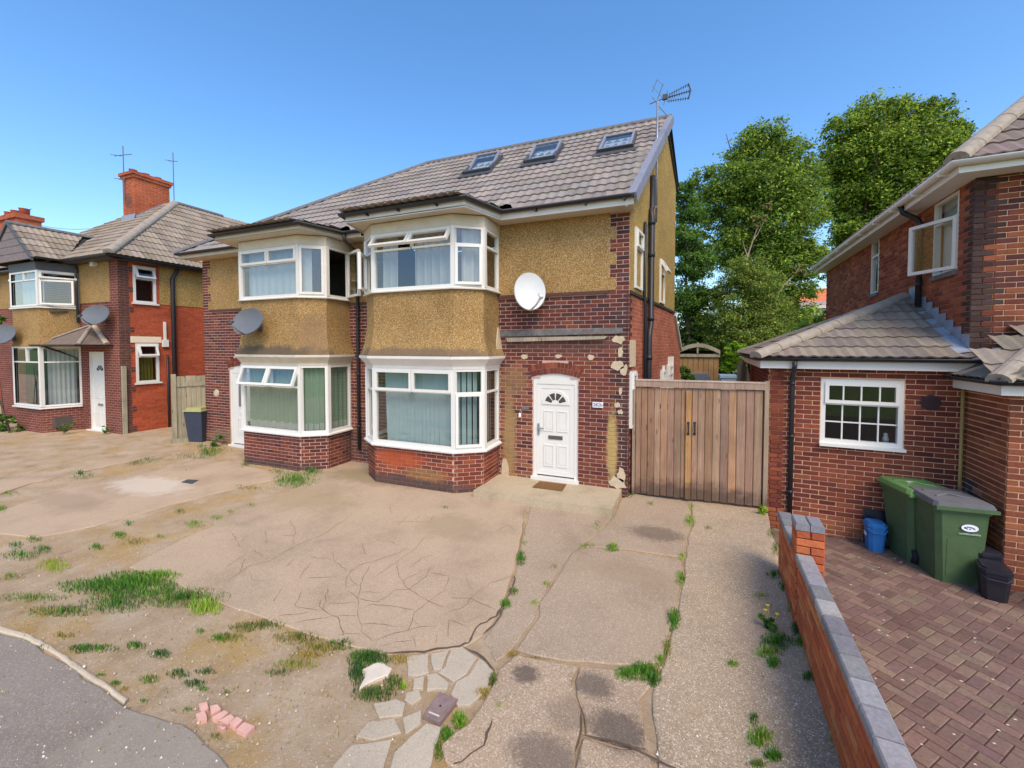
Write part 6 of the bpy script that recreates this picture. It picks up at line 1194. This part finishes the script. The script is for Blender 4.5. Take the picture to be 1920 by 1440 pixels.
# ================================================================== TREES AND SHRUBS
def leaves_mesh(name, clumps, n, size, pal, mat, flat=.3, squash=.8):
    C = np.array([c[:3] for c in clumps]); R = np.array([c[3] for c in clumps]); w = R**2.2; w /= w.sum()
    # sub-clumps near each blob's surface
    ns = max(20, n//55); bi = RNG.choice(len(C), ns, p=w); d = RNG.normal(size=(ns, 3)); d /= np.linalg.norm(d, axis=1)[:, None]; rr = RNG.uniform(.45, 1.02, ns)[:, None]
    sc = C[bi]+d*R[bi][:, None]*rr*np.array([1, 1, .9]); sr = R[bi]*RNG.uniform(.16, .34, ns); shade = RNG.uniform(.72, 1.25, ns)
    li = RNG.integers(0, ns, n); p = sc[li]+RNG.normal(size=(n, 3))*sr[li][:, None]*np.array([.62, .62, .34])
    nr = RNG.normal(size=(n, 3))*.8+np.array([0, 0, .9])+d[li]*.5; nr /= np.linalg.norm(nr, axis=1)[:, None]; t = np.cross(nr, RNG.normal(size=(n, 3))); t /= np.linalg.norm(t, axis=1)[:, None]; b = np.cross(nr, t)
    s = size*RNG.uniform(.6, 1.25, n)[:, None]; V = np.stack([p-t*s, p-b*s*.5+nr*s*.12, p+t*s, p+b*s*.5+nr*s*.12], 1).reshape(-1, 3)
    me = bpy.data.meshes.new(name); me.vertices.add(4*n); me.vertices.foreach_set('co', V.ravel().astype(np.float32)); me.loops.add(4*n); me.loops.foreach_set('vertex_index', np.arange(4*n, dtype=np.int32)); me.polygons.add(n); me.polygons.foreach_set('loop_start', np.arange(0, 4*n, 4, dtype=np.int32)); me.update(calc_edges=True)
    P = np.array([lin(c) for c in pal]); c = P[RNG.integers(0, len(P), n)]*shade[li][:, None]*RNG.uniform(.8, 1.2, n)[:, None]; at = me.attributes.new('Col', 'FLOAT_COLOR', 'FACE'); at.data.foreach_set('color', np.concatenate([c, np.ones((n, 1))], 1).astype(np.float32).ravel()); me.materials.append(mat); return me
def tree(name, label, cat, Y0, blobs, n, size, pal, trunk=None, limbs=6, group=None, squ=1.):
    cl = []
    for b in blobs:
        px, py, rp = b[:3]; dy = b[3] if len(b) > 3 else random.uniform(-1, 1)*rp*.012; P = onY(px, py, Y0+dy); z = pix(P)[2]; cl.append((P[0], P[1], P[2], rp*z/F_PX))
    cx = np.mean([c[0] for c in cl]); tb = onY(trunk[0], 700, Y0) if trunk else np.array([cx, Y0, 0]); base = (tb[0], Y0, -.6)
    r = empty(name, base, 0, label, cat, group); B = np.array(base); top = max(c[2] for c in cl)
    rr = (trunk[1] if trunk else .12); m = MB(); H = top*.55-base[2]; lean = np.array([cx-tb[0], 0])*.5
    pts = [(lean[0]*t+.1*sin(5*t), .1*cos(4*t), H*t) for t in np.linspace(0, 1, 8)]; m.tube(pts, [rr*(1.15-.75*t) for t in np.linspace(0, 1, 8)], 10); m.build('trunk', MAT['barkm'], r, True)
    m = MB()
    for c in sorted(cl, key=lambda c: -c[3])[:limbs]:
        e = np.array(c[:3])-B; t0 = random.uniform(.45, .95); s0 = np.array(pts[int(t0*7)]); mid = s0*.45+e*.55+np.array([0, 0, -.06*np.linalg.norm(e-s0)]); m.tube([tuple(s0), tuple(mid), tuple(e)], [rr*.38, rr*.24, rr*.07], 7)
        for q in range(3): f = e+RNG.normal(size=3)*c[3]*.6; m.tube([tuple(mid), tuple((mid+f)/2+RNG.normal(size=3)*.1), tuple(f)], [rr*.16, rr*.09, rr*.03], 5)
    m.build('limbs', MAT['barkm'], r, True)
    cl = [(c[0]-B[0], c[1]-B[1], c[2]-B[2], c[3]) for c in cl]; link('crown', leaves_mesh('crown', cl, n, size, pal, MAT['leaf']), MAT['leaf'], r); return r
G1_ = ['8aa038', '9aae3e', 'aabc46', '768e32', 'bac850']; G2_ = ['5a7a34', '4c6a30', '688a3c', '76963e']; G3_ = ['8f9c40', 'a3ab4a', '7c9038', 'b2b658']; G4_ = ['9cc234', 'b0cf46', '86b02c']
tree('broad_tree', 'tall green tree with rounded top standing behind the gate, left of the two tallest', 'tree', 19., [(1432, 262, 40), (1400, 300, 45), (1470, 305, 45), (1385, 345, 50), (1440, 350, 60), (1500, 350, 45), (1345, 385, 45), (1400, 410, 55), (1465, 420, 60), (1520, 400, 35), (1320, 345, 32), (1370, 465, 50), (1430, 490, 55), (1490, 490, 45), (1450, 560, 50), (1480, 600, 45), (1520, 470, 28), (1315, 430, 25), (1505, 545, 28)], 105000, .085, G1_+G2_, (1440, .55), 9)
tree('broad_tree', 'tall spreading tree behind the right house roof, the tallest in view', 'tree', 22., [(1590, 245, 38), (1640, 225, 45), (1700, 218, 42), (1755, 222, 36), (1785, 250, 25), (1575, 300, 45), (1640, 290, 60), (1710, 285, 60), (1770, 290, 42), (1815, 285, 25), (1600, 360, 50), (1670, 350, 60), (1740, 345, 50), (1640, 420, 50), (1700, 410, 45), (1590, 430, 34), (1600, 480, 40), (1650, 470, 40), (1570, 390, 28), (1575, 520, 30), (1560, 330, 26)], 115000, .095, G1_+G2_[:2], (1665, .6), 10)
tree('dark_tree', 'dark leafy tree close behind the back corner of the gable', 'tree', 13., [(1278, 360, 22), (1290, 400, 30), (1283, 450, 32), (1302, 500, 36), (1285, 560, 38), (1305, 610, 36), (1280, 650, 32), (1320, 470, 20), (1325, 560, 25)], 40000, .065, ['5c7c34', '52722f', '6d8d3a', '7f9f40'], (1290, .2), 5)
tree('weeping_shrub', 'tall yellow green bushy conifer in front of the two tall trees', 'shrub', 12., [(1395, 515, 38), (1365, 545, 32), (1430, 540, 40), (1385, 580, 45), (1440, 590, 42), (1350, 600, 35), (1410, 630, 50), (1455, 640, 38), (1365, 650, 40), (1340, 640, 26)], 48000, .05, G3_+['6c8a38', '5c7a38'], (1400, .14), 5)
tree('bright_bush', 'small lime green bush against the extension roof just above the gate', 'shrub', 8., [(1375, 655, 17), (1385, 672, 20), (1368, 685, 16), (1392, 655, 12)], 5000, .05, G4_, (1378, .04), 3)
tree('dark_shrub', 'dark green shrub in front of the distant orange roofed house', 'shrub', 17., [(1500, 628, 26), (1475, 640, 26), (1530, 632, 24), (1552, 600, 20), (1450, 670, 30), (1556, 620, 16)], 20000, .065, G2_+['6a8d3a'], (1500, .1), 4)
tree('garden_shrub', 'small dark shrub in front of the timber shelter over the gate', 'shrub', 7., [(1280, 700, 12), (1290, 710, 10), (1276, 690, 8)], 2500, .045, G2_, (1283, .03), 2)
tree('dark_hedge', 'dark hedge mass behind the timber shelter', 'hedge', 15., [(1300, 640, 40), (1350, 660, 45), (1400, 690, 40), (1330, 690, 35), (1280, 690, 35), (1440, 700, 40)], 16000, .10, ['2c4220', '243a1c', '38522a'], (1340, .12), 3)
DB = empty('dead_branches', tuple(onY(1392, 560, 12.4)), 0, 'bare pale forked branches rising out of the yellow green conifer', 'branch'); dbo = np.array(DB.location)
for q, r0 in (([(1392, 560), (1395, 510), (1402, 480), (1412, 450), (1424, 415)], .05), ([(1402, 482), (1396, 465), (1392, 450)], .025), ([(1412, 450), (1420, 440), (1438, 405)], .025), ([(1440, 590), (1455, 555), (1470, 535), (1485, 520), (1500, 500)], .045), ([(1470, 535), (1490, 530), (1500, 545)], .022), ([(1395, 515), (1412, 500), (1425, 505)], .02)):
    m = MB(); P = [onY(*p, 12.4)-dbo for p in q]; m.tube([tuple(p) for p in P], [r0*(1-.75*i/(len(P)-1)) for i in range(len(P))], 6); m.build('branch', MAT['deadwood'], DB)
link('dry_leaves', leaves_mesh('dry_leaves', [tuple(onY(px, py, 12.4)-dbo)+(r*13/F_PX,) for px, py, r in ((1425, 405, 22), (1440, 385, 14), (1415, 425, 14), (1495, 505, 20))], 1600, .06, ['8f8a4a', 'a09a58', '77783c'], MAT['leaf']), MAT['leaf'], DB)
# far woodland line so that gaps show foliage, not the empty horizon
tree('far_trees', 'low dark line of distant trees far behind the houses', 'trees', 60., [(x, 640+10*sin(x), 26) for x in range(1180, 1640, 34)], 16000, .32, ['4a6238', '3d5532', '587048'], (1400, .3), 3)
tree('garden_bush', 'leafy bush beside the bay of the far left house at the left edge', 'shrub', -1.6, [(0, 800, 14), (18, 790, 12), (30, 805, 12), (-20, 790, 20), (-10, 640, 16), (-5, 600, 12)], 3500, .045, G2_+['5c7a3c'], (5, .03), 2)

# ================================================================== GRASS AND WEEDS
bl = {'v': [], 'c': []}
pg = {'g': ['5d8f2e', '6aa035', '4f7d2a', '7bab3d'], 'd': ['4a6f35', '557a3c', '3f6230'], 'y': ['b9a04e', 'c7b066', 'a89448'], 'l': ['a5c23e', '94b838', 'b9cc55'], 'o': ['8a8f45', '7b8a3f', '9a9650']}
def tuft(px, py, rx, ry, n, h, kinds, z=GZ, bend=.5, inside=True):
    for k in range(n):
        a = random.uniform(0, 2*pi); r = random.random()**.72*1.12; P = onZ(px+rx*r*cos(a), py+ry*r*sin(a), z); P = np.array([P[0], P[1], z-.012]); hh = h*random.uniform(.45, 1.15)*(1.1-.55*r); t = random.uniform(0, 2*pi); b = np.array([cos(t), sin(t), 0])*hh*random.uniform(.1, bend); w = np.array([-sin(t), cos(t), 0])*(.0022+hh*.022)
        m_ = P+b*.35+np.array([0, 0, hh*.62]); e = P+b*1.2+np.array([0, 0, hh])
        bl['v'] += [P-w, P+w, m_+w*.7, m_-w*.7, m_-w*.7, m_+w*.7, e+w*.06, e-w*.06]; c = np.array(lin(random.choice(pg[random.choice(kinds)])))*random.uniform(.7, 1.15); bl['c'] += [c, c]
T = [(250, 1095, 75, 22, 1500, .10, 'gggd'), (180, 1100, 70, 14, 700, .08, 'ggd'), (340, 1120, 85, 17, 1100, .08, 'gggdo'), (120, 1145, 60, 10, 350, .06, 'gdo'), (60, 1120, 60, 8, 250, .06, 'go'), (385, 1140, 30, 13, 260, .11, 'l'), (215, 1130, 60, 18, 500, .08, 'gd'), (300, 1080, 40, 9, 350, .09, 'gl'), (90, 1150, 40, 6, 120, .05, 'gy'), (40, 1040, 35, 10, 200, .06, 'gd'), (20, 1080, 25, 8, 120, .05, 'gy'), (100, 1060, 30, 12, 250, .08, 'lly'), (80, 1030, 18, 7, 130, .06, 'gd'), (65, 1010, 14, 6, 90, .06, 'gd'), (30, 1022, 14, 6, 80, .06, 'gd'), (180, 1025, 14, 7, 110, .06, 'gg'), (222, 1003, 14, 6, 110, .06, 'gg'), (240, 980, 12, 5, 70, .05, 'gd'), (228, 1000, 9, 4, 40, .05, 'g'), (250, 1015, 30, 9, 220, .05, 'yo'), (300, 1005, 12, 4, 60, .04, 'gy'), (365, 982, 18, 7, 150, .06, 'ggl'), (405, 970, 14, 5, 90, .05, 'gl'), (338, 958, 10, 5, 60, .05, 'gd'), (432, 958, 6, 3, 30, .04, 'g'), (470, 946, 8, 3, 30, .04, 'g'), (555, 900, 42, 13, 800, .11, 'ggg'), (585, 885, 20, 9, 350, .12, 'gd'), (520, 885, 25, 8, 200, .07, 'gdy'), (480, 915, 40, 6, 150, .05, 'oy'), (450, 912, 20, 4, 80, .05, 'gd'), (150, 890, 26, 8, 260, .10, 'gd'), (275, 862, 26, 8, 220, .08, 'gdo'), (255, 868, 20, 6, 140, .07, 'do'), (10, 925, 25, 6, 140, .07, 'g'), (0, 955, 12, 8, 120, .08, 'g'), (85, 900, 50, 8, 200, .06, 'yoy'), (350, 855, 40, 6, 200, .08, 'do'), (400, 845, 35, 8, 250, .10, 'gd'), (345, 880, 25, 5, 90, .05, 'do'), (460, 870, 8, 8, 90, .10, 'do'),
     (430, 1195, 28, 9, 160, .05, 'go'), (460, 1175, 30, 9, 200, .05, 'do'), (500, 1170, 40, 9, 260, .05, 'do'), (560, 1195, 45, 12, 380, .06, 'doy'), (600, 1215, 40, 12, 350, .06, 'yo'), (640, 1208, 25, 9, 200, .06, 'gd'), (690, 1235, 38, 15, 650, .07, 'ddg'), (670, 1262, 16, 22, 320, .07, 'dd'), (700, 1300, 40, 14, 420, .06, 'ddo'), (740, 1280, 20, 14, 200, .06, 'do'), (555, 1245, 40, 10, 250, .05, 'oyl'), (575, 1228, 30, 8, 160, .05, 'y'), (755, 1235, 28, 8, 200, .05, 'y'), (520, 1260, 28, 7, 120, .04, 'do'), (410, 1195, 14, 6, 90, .05, 'g'), (375, 1182, 10, 5, 50, .04, 'g'), (155, 1215, 26, 8, 180, .05, 'gd'), (190, 1215, 30, 7, 140, .05, 'dg'), (255, 1210, 18, 8, 120, .05, 'gd'), (300, 1225, 22, 8, 140, .05, 'd'), (280, 1273, 18, 8, 110, .05, 'go'), (335, 1262, 22, 8, 120, .05, 'do'), (365, 1280, 22, 7, 100, .05, 'd'), (385, 1258, 20, 6, 80, .04, 'd'), (215, 1280, 10, 4, 40, .04, 'g'), (232, 1290, 10, 4, 30, .04, 'y'), (80, 1212, 9, 5, 40, .04, 'gd'), (120, 1190, 18, 7, 80, .05, 'yo'), (190, 1264, 10, 3, 30, .03, 'g'), (380, 1290, 12, 5, 40, .04, 'g'), (423, 1296, 9, 4, 30, .03, 'o'), (270, 1312, 8, 3, 20, .03, 'g'), (350, 1330, 8, 4, 20, .04, 'g'), (405, 1380, 10, 6, 30, .04, 'o'),
     (977, 1048, 9, 12, 200, .09, 'gd'), (982, 1018, 7, 5, 60, .05, 'gl'), (963, 1110, 9, 8, 120, .06, 'og'), (947, 1133, 12, 9, 200, .07, 'gg'), (1003, 1130, 9, 6, 70, .05, 'l'), (1022, 1095, 9, 6, 70, .05, 'lo'), (1040, 1062, 9, 5, 50, .04, 'o'), (835, 952, 9, 4, 90, .05, 'dg'), (845, 918, 7, 5, 70, .07, 'yo'), (1148, 1028, 12, 8, 180, .09, 'gl'), (1100, 1023, 24, 4, 120, .05, 'gl'), (1120, 985, 9, 9, 90, .05, 'gl'), (1292, 978, 12, 13, 250, .07, 'gl'), (1298, 950, 9, 6, 90, .05, 'l'), (1328, 990, 8, 4, 70, .05, 'dg'), (1280, 1042, 9, 8, 100, .06, 'l'), (1275, 1085, 10, 14, 220, .07, 'gl'), (1263, 1162, 13, 20, 320, .09, 'gg'), (1250, 1215, 9, 22, 160, .06, 'ogy'), (1237, 1238, 10, 9, 120, .06, 'gl'), (1205, 1262, 32, 17, 500, .08, 'ggg'), (1175, 1265, 22, 14, 350, .07, 'gg'), (1225, 1275, 16, 12, 200, .07, 'gd'), (1455, 1205, 32, 16, 420, .09, 'ggd'), (1440, 1225, 28, 10, 220, .08, 'gl'), (1450, 1245, 14, 10, 160, .08, 'g'), (1373, 1246, 12, 6, 100, .06, 'gl'), (1425, 1118, 20, 8, 120, .05, 'go'), (1450, 1078, 16, 8, 180, .07, 'dg'), (1470, 1100, 10, 10, 160, .08, 'gd'), (1485, 1140, 9, 10, 140, .08, 'gl'), (1492, 1180, 9, 12, 160, .08, 'd'), (1500, 1205, 9, 8, 120, .08, 'g'), (1515, 1270, 12, 9, 120, .07, 'gd'), (1455, 1030, 9, 14, 160, .06, 'do'), (1445, 1000, 8, 10, 120, .06, 'do'), (1412, 1350, 12, 12, 90, .06, 'gd'), (1425, 1385, 24, 20, 260, .08, 'gl'), (1450, 1420, 16, 10, 180, .08, 'g'), (1420, 1435, 20, 8, 100, .06, 'go'), (1220, 945, 9, 4, 70, .06, 'g'), (1180, 930, 9, 5, 90, .07, 'g'), (1245, 985, 20, 4, 60, .03, 'o'), (925, 1275, 9, 14, 180, .06, 'do'), (905, 1300, 16, 10, 200, .05, 'y'), (935, 1325, 7, 8, 60, .05, 'l'), (862, 1350, 14, 16, 300, .06, 'gl'), (838, 1378, 12, 14, 220, .06, 'g'), (822, 1405, 9, 20, 160, .05, 'go'), (1095, 1312, 8, 4, 40, .03, 'o'), (960, 1225, 12, 8, 120, .04, 'y'), (1000, 1232, 30, 4, 80, .03, 'y'), (755, 1287, 8, 5, 60, .06, 'l'), (1495, 1450, 20, 10, 60, .05, 'yo'), (1560, 1380, 8, 30, 90, .05, 'yo'), (240, 838, 30, 5, 120, .05, 'do'), (195, 818, 8, 6, 80, .08, 'gd'), (285, 815, 30, 6, 160, .08, 'do'), (40, 825, 40, 6, 160, .06, 'yo'), (88, 812, 18, 9, 180, .12, 'od'), (390, 850, 18, 10, 200, .14, 'gd'), (378, 838, 12, 8, 120, .12, 'gd')]
for t in T: tuft(*t[:5], t[5], t[6])
for k in range(900):   # scattered dry blades over the bare soil
    px, py = random.uniform(0, 760), random.uniform(960, 1420); tuft(px, py, 8, 4, 2, .03, 'yyo')
V = np.array(bl['v'], np.float32); n = len(V)//4; me = bpy.data.meshes.new('grass'); me.vertices.add(4*n); me.vertices.foreach_set('co', V.ravel()); me.loops.add(4*n); me.loops.foreach_set('vertex_index', np.arange(4*n, dtype=np.int32)); me.polygons.add(n); me.polygons.foreach_set('loop_start', np.arange(0, 4*n, 4, dtype=np.int32)); me.update(calc_edges=True)
at = me.attributes.new('Col', 'FLOAT_COLOR', 'FACE'); at.data.foreach_set('color', np.concatenate([np.array(bl['c']), np.ones((n, 1))], 1).astype(np.float32).ravel()); setp(link('grass', me, MAT['blade']), 'patches of green and dry grass growing through the drive', 'grass', None, 'stuff')
# pebbles and grit on soil and rough concrete
gb = MB()
for k in range(1500):
    if k % 3: px, py = random.uniform(1230, 1560), random.uniform(1000, 1440)
    else: px, py = random.uniform(0, 780), random.uniform(1000, 1440)
    P = onZ(px, py, GZ+.002); s = random.uniform(.003, .009)*(1.6 if random.random() < .06 else 1)
    if rl(P).x > -.84: continue
    h = s*.7; a = random.uniform(0, 6); Q = [(P[0]+s*cos(a+q)*random.uniform(.7, 1.2), P[1]+s*sin(a+q)*random.uniform(.7, 1.2)) for q in np.linspace(0, 2*pi, 6)[:-1]]; c = jit(lin(random.choice(['d8c8b2', 'c8ae92', 'a89078', 'e4dccc', '8a7462'])), .15); gb.k = c
    for i in range(5): A_, B_ = Q[i], Q[(i+1) % 5]; gb.poly([(A_[0], A_[1], GZ-.005), (B_[0], B_[1], GZ-.005), (P[0], P[1], GZ+.002+h)])
setp(gb.build('grit', MAT['tile_att'], None), 'small loose stones scattered over the soil and concrete', 'grit', None, 'stuff')
# leafy weeds that can be told apart
def weed(px, py, h, n, pal, label, flowers=0, z=GZ, size=.03):
    P = onZ(px, py, z); r = empty('weed', (P[0], P[1], z-.01), 0, label, 'weed'); cl = []; m = MB()
    for k in range(n): a = random.uniform(0, 6.28); e = np.array([cos(a)*h*random.uniform(.1, .7), sin(a)*h*random.uniform(.1, .7), h*random.uniform(.4, 1.)]); m.tube([(0, 0, 0), tuple(e*.5+np.array([0, 0, .1*h])), tuple(e)], [.004, .003, .002], 4); cl.append((e[0], e[1], e[2], h*.25)); cl.append((e[0]*.5, e[1]*.5, e[2]*.5, h*.22))
    m.build('stem', simple('weed_stem', '6f8a3c', .8, .1), r); link('leaves', leaves_mesh('leaves', cl, n*34, size, pal, MAT['leaf']), MAT['leaf'], r)
    for k in range(flowers):
        a = 2.+k*1.6; e = (cos(a)*h*.5, sin(a)*h*.5, h*1.5); q = MB(); q.tube([(0, 0, 0), e], .002, 4); q.lathe([(0, .008), (.018, .01), (.012, .0), (0, -.004)], 10, Matrix.Translation(e)); q.build('flower', MAT['petal'], r)
WP = ['5f8a34', '6f9a3c', '4c7030']
weed(1428, 965, .14, 10, ['a8c23c', '8fb03a', 'c4cf50'], 'yellow green weed at the foot of the extension corner by the gate', 0, GZ); weed(1447, 1180, .13, 8, WP, 'yellow flowered weed on the drive next to the low orange wall', 3, GZ)
weed(400, 838, .28, 16, WP+['3f6030'], 'leafy weed clump at the base of the brickwork left of the left door', 0, GZ); weed(368, 822, .22, 10, WP, 'leafy weed with pale tips in front of the dark blue bin', 0, GZ+.03); weed(590, 878, .20, 12, ['4f7a30', '5f8a38'], 'dark green weed against the foot of the left bay', 0, GZ); weed(120, 812, .3, 14, ['6d7a40', '5c7038', '7f8a4a'], 'straggly weed under the bay of the far left house', 0, 0.); weed(196, 812, .2, 9, WP, 'weed growing by the red doorstep at far left', 0, 0.); weed(1490, 1110, .10, 8, ['8a9a50', '6f8a44'], 'broad leaved weed against the low orange wall', 0, GZ, .04)
